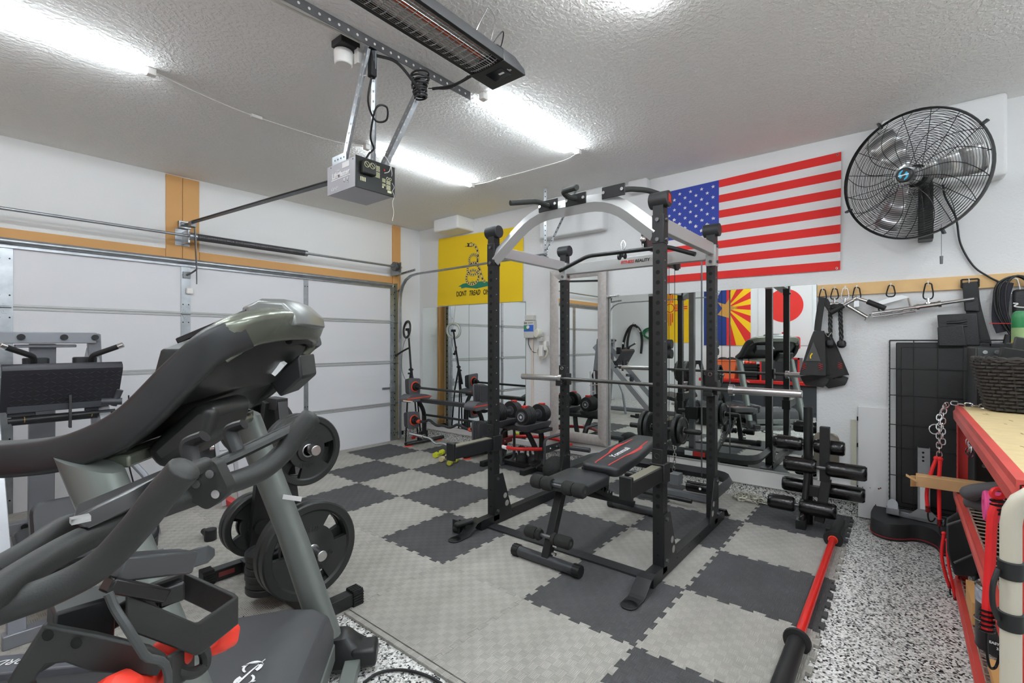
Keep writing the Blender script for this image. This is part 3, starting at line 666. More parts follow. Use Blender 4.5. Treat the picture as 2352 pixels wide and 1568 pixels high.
b = MB(); b.flat([(y0+w, z0+w), (y0+w, z1-w), (y1-w, z1-w), (y1-w, z0+w)], (fx+.014, 0, 0), (0, 1, 0), (0, 0, 1)); b.build('mirror_face', m_mirror, t, smooth=0)
b = MB(); b.b2((fx+.018, y0+.02, z0), (fx+.04, y1-.02, z1-.02)); b.build('back_board', m_blackm, t)
b = MB(); b.cyl((RW-.03, 2.36, 1.785), (RW-.03, 2.29, 1.785), .006); b.cyl((RW-.05, 2.38, 1.80), (RW-.05, 2.37, 1.77), .014); b.box((RW-.01, 2.27, 1.783), (.02, .03, .02)); tag(b.build('mirror_clip', m_chrome), 'small chrome latch on mirror edge beside the grey frame', 'clip')
# sprinkler timer, conduit, sensor, outlet and chargers
t = thing('sprinkler_timer', 'grey sprinkler timer box with green and blue dial panel', 'timer', (RW, 3.39, 1.40))
b = MB(); b.rbox((RW-.028, 3.395, 1.46), (.056, .155, .20), .012); b.build('case', mat('timer_grey', (200, 200, 194), .45), t, bev=.003)
b = MB(); b.b2((RW-.05, 3.33, 1.565), (RW-.004, 3.46, 1.63)); b.build('cover', mat('timer_grey', (200, 200, 194)), t, bev=.008)
xf = RW-.0575
b = MB(); b.b2((xf, 3.395, 1.455), (xf+.002, 3.465, 1.51)); dg = b.build('green_panel', mat('panel_green', (60, 140, 100)), t)
b = MB(); b.b2((xf, 3.325, 1.455), (xf+.002, 3.395, 1.512)); b.b2((xf, 3.325, 1.435), (xf+.002, 3.465, 1.455)); b.build('blue_panel', mat('panel_blue', (50, 96, 190)), t)
b = MB(); b.b2((xf, 3.42, 1.522), (xf+.002, 3.462, 1.545)); b.build('display', mat('lcd', (140, 130, 120), .2), t)
b = MB(); b.cyl((xf, 3.398, 1.485), (xf-.014, 3.398, 1.485), .02); b.build('dial', m_plastw, t, bev=.002)
b = MB()
for k in range(4): b.cyl((xf, 3.395-.018*k, 1.535), (xf-.003, 3.395-.018*k, 1.535), .005, n=8)
b.build('buttons', m_plast, t)
b = MB(); b.cyl((RW-.012, 3.372, .225), (RW-.012, 3.372, 1.365), .012); tag(b.build('conduit', mat('conduit_beige', (222, 206, 190), .5)), 'beige conduit pipe running down below the sprinkler timer', 'pipe')
b = MB(); b.tube([(RW-.012, 3.425, 1.36), (RW-.02, 3.42, 1.28), (RW-.02, 3.36, 1.2), (RW-.02, 3.29, 1.19)], .004, 6); tag(b.build('timer_cord', m_cord), 'thin black cord looping below the sprinkler timer', 'cord')
t = thing('power_sensor', 'round cream sensor plugged in below the sprinkler timer', 'sensor', (RW, 3.25, 1.37))
b = MB(); b.cyl((RW-.10, 3.255, 1.415), (RW-.05, 3.235, 1.41), .052, n=24); b.build('puck', mat('sensor_cream', (232, 230, 214), .4), t, bev=.006)
b = MB(); b.box((RW-.03, 3.24, 1.40), (.05, .05, .05)); b.build('stem', m_plastw, t, bev=.006)
t = thing('wall_outlet', 'white wall outlet with adapters and tangled white charger leads', 'outlet', (RW, 3.19, 1.27))
b = MB(); b.b2((RW-.008, 3.13, 1.27), (RW, 3.24, 1.38)); b.build('plate', m_plastw, t, bev=.003)
for c, d in (((RW-.035, 3.235, 1.345), (.06, .06, .05)), ((RW-.05, 3.215, 1.21), (.05, .05, .13)), ((RW-.03, 3.165, 1.27), (.05, .04, .11))): b = MB(); b.box(c, d); b.build('adapter', m_plastw, t, bev=.008)
b = MB()
for k in range(5): b.torus((RW-.035-.006*k, 3.20+.006*math.sin(k*2), 1.2+.008*math.cos(k)), (-1, .2*math.sin(k), .1), .075-.004*k, .0032, 26, 5, 1.15)
b.build('lead', mat('lead_cream', (224, 216, 200), .5), t)
# fan
FC = V3((4.07, -.045, 2.41)); FN = V3((-.86, .44, -.26)).normalized()
FN = V3((-.90, .40, -.12)).normalized()
R = frame_to(FN, (0, 0, 1)); FM = Matrix.Translation(FC) @ R.to_4x4(); FR = .405
t = thing('wall_fan', 'large black wire-guard fan mounted high on the wall', 'fan', M=FM)
m_blade = mat('fan_blade_silver', (214, 214, 214), .3, .7)
def dome(r, s): return s*(.02+.075*(1-(r/FR)**2)) if r < FR else s*.02
b = MB()
for k in range(27):
    r = .07+k*(FR-.07)/27; b.torus((0, 0, dome(r, 1)), (0, 0, 1), r, .0015, 56, 4)
for k in range(18):
    a = 2*PI*k/18; b.tube([(r*math.cos(a+.25*math.sin(r*9)), r*math.sin(a+.25*math.sin(r*9)), dome(r, 1)+.002) for r in (.06, .12, .18, .24, .30, .36, .395, FR)], .0022, 4, 2)
b.build('front_guard', m_black, t)
b = MB()
for k in range(20):
    r = .09+k*(FR-.09)/20; b.torus((0, 0, dome(r, -1)), (0, 0, 1), r, .0015, 56, 4)
for k in range(16):
    a = 2*PI*k/16+.1; b.tube([(r*math.cos(a), r*math.sin(a), dome(r, -1)) for r in (.08, .2, .3, .38, FR)], .0022, 4, 2)
b.build('rear_guard', m_black, t)
b = MB(); b.lathe([(FR+.004, -.022), (FR+.009, 0), (FR+.004, .022), (FR-.006, 0)], n=64, closed=True)
for a in (.4, 1.9, 3.5, 5.2): b.box(((FR+.015)*math.cos(a), (FR+.015)*math.sin(a), 0), (.04, .012, .03), Matrix.Rotation(a, 3, 'Z'))
b.build('rim', m_black, t)
for k in range(3):
    a0 = .55+2*PI*k/3; b = MB(); P = []
    for r, c0, c1 in ((.06, -.4, .4), (.15, -.42, .34), (.26, -.34, .28), (.36, -.26, .22), (.375, -.2, .18)):
        row = []
        for q in range(6):
            c = c0+(c1-c0)*q/5; row.append((r*math.cos(a0+c), r*math.sin(a0+c), .028*math.sin(c*3.2)-.004))
        P.append(row)
    for i in range(4): b.strip(P[i], P[i+1])
    o = b.build('blade', m_blade, t, recalc=True); s = o.modifiers.new('solid', 'SOLIDIFY'); s.thickness = .002
b = MB(); b.cyl((0, 0, -.03), (0, 0, .05), .055); b.build('spider', m_blade, t, bev=.004)
b = MB(); b.lathe([(0, .104), (.04, .104), (.047, .098), (.047, .088), (0, .088)], n=28); hb = b.build('badge', m_black, t)
b = MB(); m_cy = mat('badge_cyan', (48, 178, 222), .4)
for s in (0, PI):
    P = [((.033-.008*q)*math.cos(s+q*2.4), (.033-.008*q)*math.sin(s+q*2.4), .1052) for q in [k/10 for k in range(11)]]; Q = [((.023-.018*q)*math.cos(s+q*2.4+.15), (.023-.018*q)*math.sin(s+q*2.4+.15), .1052) for q in [k/10 for k in range(11)]]; b.strip(P, Q)
b.build('swirl_logo', m_cy, hb)
b = MB(); b.box((0, 0, .1052), (.006, .06, .0005)); b.build('logo_bar', m_white, hb)
b = MB(); b.cyl((0, 0, -.04), (0, 0, -.17), .075, .06, 20); b.build('motor', m_black, t, bev=.01)
FI = FM.inverted()
b = MB(); b.M = FI; bk = FM @ V3((0, 0, -.12)); px = V3((4.30, bk.y-.02, 0))
b.rtube([bk, (4.27, bk.y-.02, bk.z-.05), (4.33, bk.y-.03, 2.25), (4.33, bk.y-.03, 2.1)], .028, .06, 8); b.b2((4.30, bk.y-.07, 2.02), (RW-.001, bk.y+.01, 2.42)); b.build('wall_bracket', m_black, t, bev=.004)
b = MB(); b.M = FI; b.cyl((4.25,-0.201,2.1), (4.25,-0.201,1.875), .0015, n=5); b.cyl((4.25,-0.201,1.887), (4.25,-0.201,1.834), .01, .008, 10); b.build('pull_chain', m_galvd, t)
b = MB(); b.M = FI; b.tube([FM @ V3((.02, -.03, -.16)), (4.28,-0.198,2.443), (4.36,-0.224,2.311), (4.4,-0.282,2.161), (4.42,-0.307,1.982), (4.425,-0.37,1.828), (4.41,-0.443,1.746), (4.405,-0.524,1.682)], .006, 7); b.build('power_cord', m_cord, t)
# hook board and what hangs on it
b = MB(); b.b2((RW-.019, -1.15, 1.672), (RW-.0005, .53, 1.762)); o_bd = tag(b.build('hook_board', m_woodl, bev=.002), 'long light pine board with hooks on the wall', 'rail')
BX = RW-.019
def hook(y, z=1.725, nm='screw hook on the pine board'):
    b = MB(); b.tube([(BX, y, z+.014), (BX-.02, y, z+.012), (BX-.036, y, z), (BX-.03, y, z-.014), (BX-.02, y, z-.012)], .0028, 6, 4); b.disc((BX-.0005, y, z+.014), (-1, 0, 0), .006)
    o = b.build('hook', m_plastw, o_bd); o.matrix_parent_inverse = Matrix.Translation(-o_bd.location)
HK = {'ab': .49, 'rope': .412, 'vbar': .345, 'bar': .272, 'row': .069, 'lat': -.138, 'belt': -.347, 'ropes': -.551}
for y in HK.values(): hook(y)
def biner(t, y, m, z=1.715, h=.085, w=.026, x=BX-.03):
    b = MB(); b.tube([(x, y-w*.55, z+.004), (x, y+w*.35, z+.008), (x, y+w*.6, z-.01), (x, y+w*.95, z-h*.75), (x, y+w*.6, z-h), (x, y-w*.6, z-h), (x, y-w*.95, z-h*.72), (x, y-w*.75, z-h*.2)], .0042, 6, 4, True); b.build('carabiner', m, t)
m_bin = mat('black_anodised', (28, 28, 30), .3, .6)
# ab slings
t = thing('ab_sling', 'pair of black padded ab slings hanging at left end of board', 'sling', (4.36, .53, 1.02))
biner(t, HK['ab'], m_bin)
m_web = mat('black_webbing', (44, 43, 43), .75, bump=(300, .001))
b = MB(); b.tube([(4.39, .488, 1.66), (4.385, .50, 1.6), (4.375, .515, 1.48), (4.37, .522, 1.40)], .008, 8, 6, rb=.024, up=(1, 0, 0)); b.build('strap', m_web, t)
b = MB(); b.tube([(4.395, .475, 1.64), (4.385, .455, 1.60), (4.375, .425, 1.55)], .007, 8, 6, rb=.022, up=(1, 0, 0)); b.build('strap', m_web, t)
def sling(b, apex, lo, w0, w1, th, ex):
    A = V3(apex); L = V3(lo); d = L-A; rings = []
    for k in range(9):
        q = k/8; c = A+d*q; w = w0+(w1-w0)*q**.8; o = ex*math.sin(PI*.5*q)
        rings.append([(c.x-o-th, c.y-w, c.z), (c.x-o-th, c.y+w, c.z+.0), (c.x-o, c.y+w, c.z), (c.x-o, c.y-w, c.z)])
    b.loft(rings)
for apex, lo, w0, w1, ex, ln in (((4.375, .512, 1.40), (4.34, .545, 1.055), .035, .088, .05, .02), ((4.395, .47, 1.38), (4.395, .43, 1.06), .03, .09, .0, 0)):
    b = MB(); sling(b, apex, lo, w0, w1, .012, ex); sling(b, (apex[0]+.004, apex[1], apex[2]), (min(lo[0]+.05, 4.42), lo[1]-.02, lo[2]+.0), w0, w1, .012, -.002)
    b.tube([(lo[0]-ex-.006, lo[1], lo[2]+.006), (lo[0]+.0, lo[1]-.01, lo[2]-.03), (min(lo[0]+.06, 4.425), lo[1]-.02, lo[2]+.005)], .006, 8, 6, rb=w1, up=(1, 0, .2)); p = b.build('padded_loop', m_web, t, bev=.004)
    b = MB()
    for s in (-.055, .055):
        for k in range(6): b.box((lo[0]-ex-.0125, lo[1]+s, lo[2]+.05+.008*k), (.002, .03, .002), Matrix.Rotation(.5 if k % 2 else -.5, 3, 'X'))
    b.build('red_stitching', m_red, p)
    if ln:
        b = MB(); b.prism([(-.05, .02), (.05, .02), (0, .17)], (lo[0]-.045, lo[1]-.004, lo[2]+.09), (0, -1, 0), (.07, 0, 1), .012); pp = b.build('mesh_panel', mat('grey_mesh', (84, 84, 82), .8), p)
        b = MB(); b.tube([(lo[0]-.055, lo[1]+.0, lo[2]+.17), (lo[0]-.06, lo[1]+.012, lo[2]+.15), (lo[0]-.06, lo[1]+.012, lo[2]+.13)], .005, 6); b.build('yellow_tag', mat('hazard_yellow', (240, 200, 30)), p)
b = MB(); b.rtube([(4.36, .47, 1.38), (4.355, .45, 1.35), (4.36, .43, 1.385), (4.36, .47, 1.385)], .003, .008, 6); b.build('ring', m_chrome, t)
# triceps rope
t = thing('triceps_rope', 'black twisted triceps rope with round rubber ends', 'rope', (4.38, .40, 1.29))
biner(t, HK['rope'], m_bin, h=.07)
b = MB(); b.cyl((4.39, .412, 1.65), (4.39, .412, 1.61), .009); b.cyl((4.39, .44, 1.605), (4.39, .385, 1.605), .013); b.build('swivel', m_chrome, t, bev=.002)
m_rope = mat('black_nylon', (30, 30, 31), .5)
for y0, y1, ze in ((.437, .438, 1.31), (.378, .365, 1.305)):
    b = MB(); P0 = [(4.385, .412, 1.60), (4.38, y0, 1.58), (4.372, (y0+y1)/2, 1.47), (4.372, y1, ze)]; C = catmull(P0, 14); n = len(C)
    for s in range(3): b.tube([c+V3((.0075*math.cos(i*.62+s*2.094), .0075*math.sin(i*.62+s*2.094), 0)) for i, c in enumerate(C)], .0085, 6, 0)
    rp = b.build('rope_leg', m_rope, t)
    b = MB(); b.lathe([(.0, .03), (.022, .028), (.031, .012), (.03, -.012), (.018, -.026), (0, -.03)], (4.372, y1, ze-.01), n=18); b.build('rubber_end', m_rubber, rp)
# V handle and press-down bars
t = thing('pressdown_handle', 'chrome angled press-down handle with flared ends on silver carabiner', 'handle', (4.37, .27, 1.48))
biner(t, HK['vbar'], m_chrome, h=.075)
b = MB(); b.cyl((4.39, .345, 1.645), (4.385, .345, 1.60), .008); b.box((4.385, .345, 1.60), (.03, .05, .02)); b.cyl((4.385, .335, 1.595), (4.36, .205, 1.495), .015); b.lathe([(.015, 0), (.033, .002), (.033, .006), (0, .006)], (4.36, .205, 1.495), (-.15, -.79, -.6), 20); b.build('shaft', m_chrome, t)
b = MB(); b.cyl((4.39, .36, 1.60), (4.37, .43, 1.575), .015); b.build('grip', m_blackm, t)
t = thing('v_bar', 'chrome V bar with black grips hanging from black carabiner', 'handle', (4.37, .26, 1.56))
biner(t, HK['bar'], m_bin)
b = MB(); b.box((4.392, .272, 1.605), (.03, .036, .06)); b.cyl((4.38, .255, 1.635), (4.36, .12, 1.575), .0135); b.cyl((4.38, .29, 1.63), (4.36, .40, 1.56), .0135); b.lathe([(.012, 0), (.022, .03), (.022, .034), (0, .034)], (4.385, .295, 1.63), (0, -.5, .2), 14); b.build('frame', m_chrome, t, bev=.002)
for a, c in (((4.36, .205, 1.612), (4.345, .10, 1.555)), ((4.36, .352, 1.59), (4.345, .435, 1.535))): b = MB(); b.cyl(a, c, .019, n=14); b.build('grip', m_blackm, t, bev=.003)
t = thing('row_handle', 'chrome double row handle with two parallel grips on the board', 'handle', (4.36, .06, 1.54))
biner(t, HK['row'], m_bin, h=.07)
b = MB(); b.prism([(-.095, -.012), (.1, .02), (.06, .045), (.02, .048), (-.09, .02)], (4.40, .06, 1.6), (0, -1, .12), (0, 0, 1), .006)
for y in (.145, -.03):
    dz = .012*(.145-y)/.175*2
    b.cyl((4.40, y, 1.60+dz), (4.33, y-.01, 1.525+dz), .007, n=8); b.cyl((4.40, y, 1.60+dz), (4.41, y-.02, 1.51+dz), .007, n=8)
b.build('frame', m_chrome, t, bev=.001)
for x, z in ((4.33, 1.525), (4.41, 1.505)): b = MB(); b.cyl((x, .175, z-.003), (x, -.07, z+.03), .011); b.cyl((x, .10, z+.006), (x, .06, z+.012), .016); b.cyl((x, .0, z+.019), (x, .03, z+.015), .015); b.build('grip', m_chrome, t)
t = thing('straight_bar', 'straight chrome bar attachment hanging level from black carabiner', 'handle', (4.38, -.14, 1.6))
biner(t, HK['lat'], m_bin, h=.1, w=.028)
b = MB(); b.cyl((4.39, -.138, 1.618), (4.385, -.138, 1.575), .011); b.cyl((4.385, -.138, 1.585), (4.38, -.138, 1.565), .02); b.build('swivel', m_chrome, t)
b = MB(); b.cyl((4.38, .105, 1.535), (4.375, -.37, 1.60), .0125); b.build('shaft', m_chrome, t)
b = MB(); b.cyl((4.38, -.06, 1.557), (4.378, -.205, 1.577), .019, n=14); b.cyl((4.38, -.075, 1.558), (4.38, -.09, 1.56), .024, n=14); b.cyl((4.38, -.19, 1.574), (4.38, -.205, 1.576), .024, n=14); b.build('collar', m_chrome, t)
# tool belt
t = thing('tool_belt', 'black leather tool pouch belt hanging by its buckle', 'tool belt', (4.36, -.36, 1.29))
b = MB(); b.rtube([(4.40, -.31, 1.735), (4.40, -.395, 1.735), (4.40, -.395, 1.68), (4.40, -.31, 1.68), (4.40, -.31, 1.735)], .005, .008, 6); b.build('buckle', m_bin, t)
b = MB(); b.tube([(4.405, -.352, 1.715), (4.395, -.356, 1.66), (4.40, -.362, 1.58), (4.405, -.385, 1.45), (4.41, -.42, 1.29)], .006, 8, 8, rb=.04, up=(1, 0, 0)); b.build('belt', m_web, t)
m_lea = mat('black_leather', (34, 34, 37), .4, bump=(120, .002))
for O, P_, th, nm in (((4.385, -.30, 1.40), [(-.10, -.11), (.1, -.11), (.085, .105), (-.115, .10)], .03, 'pouch'), ((4.36, -.265, 1.36), [(-.075, -.075), (.07, -.075), (.05, .07), (-.08, .055)], .025, 'front_pocket'), ((4.39, -.355, 1.56), [(-.03, -.04), (.045, -.045), (.04, .05), (-.035, .05)], .02, 'holster')):
    b = MB(); b.prism(P_, O, (0, -1, 0), (0, 0, 1), th); b.build(nm, m_lea, t, bev=.006)
b = MB()
for k in range(2): b.tube([(4.368, -.235, 1.445-.03*k), (4.362, -.29, 1.447-.03*k), (4.368, -.335, 1.455-.03*k)], .009, 6)
b.build('loop', m_lea, t)
# bundle of ropes at the right end
t = thing('cable_bundle', 'looped black ropes and leash on silver carabiner at right end of board', 'rope', (4.36, -.57, 1.2))
biner(t, HK['ropes'], m_chrome, h=.085, w=.036)
b = MB()
for k, (dx, w) in enumerate(((.0, .07), (.012, .09), (.024, .05), (.006, .08))):
    y = -.56-.006*k; b.tube([(4.385-dx, y, 1.735), (4.375-dx, y+w, 1.68), (4.372-dx, y+w*1.05, 1.52), (4.372-dx, y+w*.3, 1.36), (4.374-dx, y-.015, 1.31), (4.372-dx, y-w*.5, 1.38), (4.372-dx, y-w, 1.54), (4.378-dx, y-w*.9, 1.68)], .0065, 7, 6, True)
b.build('rope_loop', m_cord, t)
b = MB(); b.tube([(4.39, -.52, 1.70), (4.385, -.50, 1.6), (4.385, -.495, 1.46), (4.39, -.515, 1.38)], .012, 8, 6, rb=.04, up=(1, 0, 0)); b.build('patterned_strap', mat('speckled_strap', (52, 50, 62), .8, var=(160, .7)), t)
b = MB(); b.cyl((4.37, -.53, 1.36), (4.36, -.505, 1.20), .016, .02, 12); b.build('handle', m_blackm, t)
b = MB(); b.box((4.39, -.6, 1.52), (.05, .1, .26)); b.build('pouch', m_lea, t, bev=.02)
b = MB(); b.tube([(4.35, -.55, 1.56), (4.345, -.57, 1.555), (4.345, -.555, 1.54), (4.33, -.6, 1.53), (4.33, -.68, 1.53)], .004, 6); b.build('white_lead', m_plastw, t)
# ================= power rack =================
rk = thing('power_rack', 'black power rack with silver arched pull-up beam on the checkered mats', 'power rack', (3.0, 1.68, 0))
LY, RY, FX, BXR = 2.31, 1.06, 2.57, 3.50
m_mark = mat('white_scuff', (200, 198, 190), .7)
def upright(x, y, front):
    b = MB(); b.b2((x-.03, y-.03, .03), (x+.03, y+.03, 2.085)); b.mi = 1
    z = .40 if front else .44
    k = 0
    while z < 1.86:
        if not (1.03 < z < 1.06): b.disc((x-.0305, y, z), (-1, 0, 0), .0125, 12)
        b.disc((x, y-.0305, z), (0, -1, 0), .0035, 6)
        z += .0565; k += 1
    for z in (.13, .25): b.disc((x-.0305, y, z), (-1, 0, 0), .006, 8)
    b.mi = 2
    for k in range(0, 10, 1): b.disc((x-.004, y-.0304, .75+.113*k), (0, -1, 0), .004, 5)
    u = b.build('upright', [m_black, m_dark, m_mark], rk, recalc=False)
    b = MB(); b.b2((x-.034, y-.034, 1.86 if front else 1.84), (x+.034, y+.034, 2.02)) if front else b.b2((x-.034, y-.034, 1.85), (x+.034, y+.034, 2.0)); b.build('sleeve', m_black if front else m_silver, rk, bev=.003)
    b = MB(); b.cyl((x, y-.055, 2.105), (x, y+.055, 2.105), .046, n=24); b.build('top_cap', m_plast, rk, bev=.004)
    b = MB()
    for z in (1.88, 1.99):
        b.cyl((x-.045, y, z), (x-.03, y, z), .011, n=8); b.cyl((x, y-.045, z), (x, y-.03, z), .011, n=8)
    b.build('bolts', m_galvd, rk)
    return u
for x, y, fr in ((FX, LY, 1), (FX, RY, 1), (BXR, LY, 0), (BXR, RY, 0)): upright(x, y, fr)
b = MB(); b.text('R', (FX, RY-.0558, 2.105), (1, 0, 0), (0, 0, 1), .06, bold=.003); b.build('logo', m_red, rk, recalc=False)
for y in (LY, RY):
    b = MB(); b.b2((2.41, y-.03, .004), (3.70, y+.03, .072)); b.mi = 1
    for x in (2.75, 2.95, 3.15, 3.35): b.disc((x, y-.0305, .05), (0, -1, 0), .006, 8)
    b.build('base_rail', [m_black, m_dark], rk, bev=.002)
    for s, x0 in ((-1, 2.42), (1, 3.66)):
        b = MB(); w = .043; A = [(x0, .078), (x0+s*.06, .07), (x0+s*.135, .012), (x0+s*.16, .006), (x0+s*.235, .006)]
        if s > 0: A = [(x0, .078), (x0+.05, .07), (x0+.11, .012), (x0+.13, .006), (x0+.15, .006)]
        P = [[(x, y+w*yy, z) for x, z in A] for yy in (-1, 1)]
        for q, (x, z) in enumerate(A[:-1]):
            x2, z2 = A[q+1]; b.box(((x+x2)/2, y, (z+z2)/2), (math.hypot(x2-x, z2-z)+.004, 2*w, .006), Matrix.Rotation(-math.atan2(z2-z, x2-x), 3, 'Y'))
        if s < 0: b.cyl((A[-1][0], y, .003), (A[-1][0], y, .009), w, n=24); b.mi = 1; b.disc((A[-1][0]+.0, y, .0096), (0, 0, 1), .008)
        b.build('foot_plate', [m_grey if 0 else m_black, m_dark], rk, bev=.002)
    for x, s in ((FX, 1), (BXR, -1)):
        b = MB(); yy = y-.034; X_ = (s, 0, 0)
        b.prism([(-.03, .07), (.16, .07), (.06, .36), (-.03, .36)], (x, yy, 0), X_, (0, 0, 1), .006); b.mi = 1
        for px_, pz, r in ((.085, .19, .02), (.105, .13, .022)): b.disc((x+s*px_, yy-.0036, pz), (0, -1, 0), r, 14)
        b.mi = 2
        for pz in (.10, .33): b.cyl((x, yy-.014, pz), (x, yy, pz), .011, n=8)
        b.build('gusset', [m_black, mat('gusset_opening', (150, 148, 142), .8), m_galvd], rk)
b = MB(); b.b2((2.475, RY+.03, .002), (2.555, LY-.03, .012)); b.build('floor_strap', mat('tread_plate', (46, 47, 50), .5, .2, bump=(150, .003)), rk)
# top frame
m_arch = mat('silver_arch', (186, 187, 186), .36, .4)
b = MB(); b.rtube([(FX-.01, LY-.02, 1.905), (FX-.01, 1.93, 2.17), (FX-.01, 1.36, 2.165), (FX-.01, RY+.02, 1.925)], .053, .16, 4, rb=.028, up=(0, 0, 1)); b.build('arch_beam', m_arch, rk, smooth=50)
for y in (LY, RY): b = MB(); b.b2((FX+.03, y-.022, 1.93), (BXR-.03, y+.022, 2.01)); b.build('side_beam', m_arch, rk, bev=.004)
b = MB(); b.b2((BXR-.03, RY+.03, 1.898), (BXR+.03, LY-.03, 1.985)); rb = b.build('rear_beam', m_silver, rk, bev=.004)
b = MB(); b.text('FITNESS', (BXR-.031, 1.70, 1.945), (0, -1, 0), (0, 0, 1), .032, shear=.2, bold=.0008); b.build('red_lettering', m_red, rb, recalc=False)
b = MB(); b.text('REALITY', (BXR-.031, 1.575, 1.945), (0, -1, 0), (0, 0, 1), .032, shear=.2, bold=.0008); b.build('black_lettering', m_ink, rb, recalc=False)
m_grip = mat('knurled_grip', (46, 48, 46), .75, bump=(260, .002))
for y, pts in ((1.80, [(2.53, 1.80, 2.20), (2.459,1.761,2.176), (2.384,1.774,2.189), (2.208,1.85,2.152)]), (1.59, [(2.53, 1.59, 2.205), (2.441,1.592,2.195), (2.381,1.587,2.211), (2.306,1.44,2.188)]), (1.33, [(2.56, 1.33, 2.20), (2.66, 1.3, 2.24), (2.75, 1.22, 2.24), (2.9, 1.15, 2.22)])):
    b = MB(); b.b2((2.528, y-.075, 2.165), (2.536, y+.075, 2.235)); pl = b.build('grip_plate', m_black, rk, bev=.002)
    b = MB()
    for s in (-.06, .06): b.cyl((2.518, y+s, 2.20), (2.53, y+s, 2.20), .01, n=8)
    b.build('bolts', m_steel, pl)
    b = MB(); b.rtube(pts, .0165, .04, 10); b.build('pullup_grip', m_grip, rk)
# spotter arms and J hooks
for y in (LY, RY):
    b = MB(); b.b2((2.16, y-.032, .545), (2.53, y+.032, .625)); b.b2((2.14, y-.034, .535), (2.165, y+.034, .65)); b.b2((2.525, y-.042, .53), (2.612, y+.042, .64)); s = b.build('spotter_arm', m_black, rk, bev=.004)
    b = MB(); b.b2((2.17, y-.026, .6255), (2.52, y+.026, .629)); b.build('wear_strip', mat('worn_steel', (132, 128, 112), .5, .3), s)
    b = MB(); b.b2((2.528, y-.03, .64), (2.538, y+.03, .72)); b.torus((2.526, y, .68), (-1, 0, 0), .014, .003, 18, 6); b.build('pin_plate', m_black, rk, bev=.008)
    b = MB(); b.b2((3.457, y-.034, .94), (3.469, y+.034, 1.11)); b.b2((3.455, y-.05, .94), (3.53, y-.034, 1.04)); b.b2((3.40, y-.03, .935), (3.47, y+.03, .962)); b.b2((3.40, y-.03, .962), (3.41, y+.03, .985)); h = b.build('j_hook', m_black, rk, bev=.003)
    b = MB(); b.torus((3.455, y, 1.085), (-1, 0, 0), .012, .003, 18, 6); b.build('pin', m_steel, h)
# lat tower: pulley brackets, rear U frame, guide rods, foot rollers
b = MB(); b.prism([(-.19, .045), (-.17, -.03), (.0, -.03), (.09, .0), (.09, .02), (-.19, .075)], (3.47, 1.49, 2.03), (1, 0, 0), (0, 0, 1), .012); b.prism([(-.19, .045), (-.17, -.03), (.0, -.03), (.09, .0), (.09, .02), (-.19, .075)], (3.47, 1.46, 2.03), (1, 0, 0), (0, 0, 1), .012); b.build('pulley_bracket', mat('bracket_brown', (74, 60, 60), .45), rk)
b = MB(); b.cyl((3.30, 1.465, 2.05), (3.30, 1.485, 2.05), .045, n=20); b.cyl((3.83, 1.43, 1.94), (3.83, 1.45, 1.94), .045, n=20); b.build('pulley', m_blackm, rk)
b = MB(); b.b2((3.52, 1.45, 1.925), (3.95, 1.50, 1.985)); b.build('top_beam', mat('bracket_brown', (74, 60, 60)), rk)
b = MB(); b.cyl((3.265, 1.475, 2.05), (3.265, 1.475, 1.985), .004); b.ball((3.262, 1.475, 2.06), .022); b.build('cable_stop', m_chrome, rk)
b = MB(); b.cyl((3.79, 1.44, 1.94), (3.79, 1.44, .62), .0025, n=5); b.cyl((3.87, 1.52, 1.94), (3.87, 1.52, .3), .0025, n=5); b.build('cable', m_cord, rk)
b = MB()
b.cyl((4.02, 1.30, .2), (4.02, 1.30, 2.0), .006, n=10); b.b2((4.0, 1.635, .2), (4.05, 1.685, 2.0))
b.build('guide_post', m_galvd, rk)
b = MB(); b.b2((3.80, 1.49, 1.18), (3.84, 1.53, 1.3))
for z in (1.295, 1.215): b.cyl((3.81, 1.47, z), (3.81, 1.545, z), .038, n=20)
b.build('double_pulley', m_blackm, rk)
m_uf = mat('u_frame_black', (44, 45, 48), .4)
b = MB(); b.rtube([(3.53, LY-.0, .21), (4.10, LY-.0, .21), (4.10, RY, .21), (3.53, RY, .21)], .045, .2, 4, rb=.024, up=(0, 0, 1)); b.build('rear_frame', m_uf, rk, smooth=50)
b = MB(); b.text('UPC', (3.9, RY-.026, .215), (1, 0, 0), (0, 0, 1), .03) if 0 else b.b2((4.124, 1.62, .19), (4.127, 1.70, .235)); b.build('label', m_white, rk)
b = MB(); b.b2((4.124, 1.50, .19), (4.127, 1.615, .235)); b.build('red_label', m_red, rk)
b = MB(); b.b2((3.9, 1.45, .12), (4.0, 1.53, .21)); b.b2((3.94, 1.2, .015), (4.0, 1.8, .06)); b.build('low_mount', m_grey, rk, bev=.003)
for a, c in (((3.96, 1.60, .12), (3.96, 1.95, .12)), ((3.96, 1.4, .12), (3.96, 1.16, .12))):
    b = MB(); b.cyl(a, c, .042, n=18); fr_ = b.build('foot_roller', m_gloss, rk, bev=.006)
    b = MB(); b.disc((3.916, (a[1]+c[1])/2, .125), (-1, 0, .1), .01); b.build('round_sticker', m_white, fr_)
b = MB(); b.cyl((3.78, 1.3, .055), (3.78, 1.75, .055), .018); b.build('floor_bar', m_black, rk)
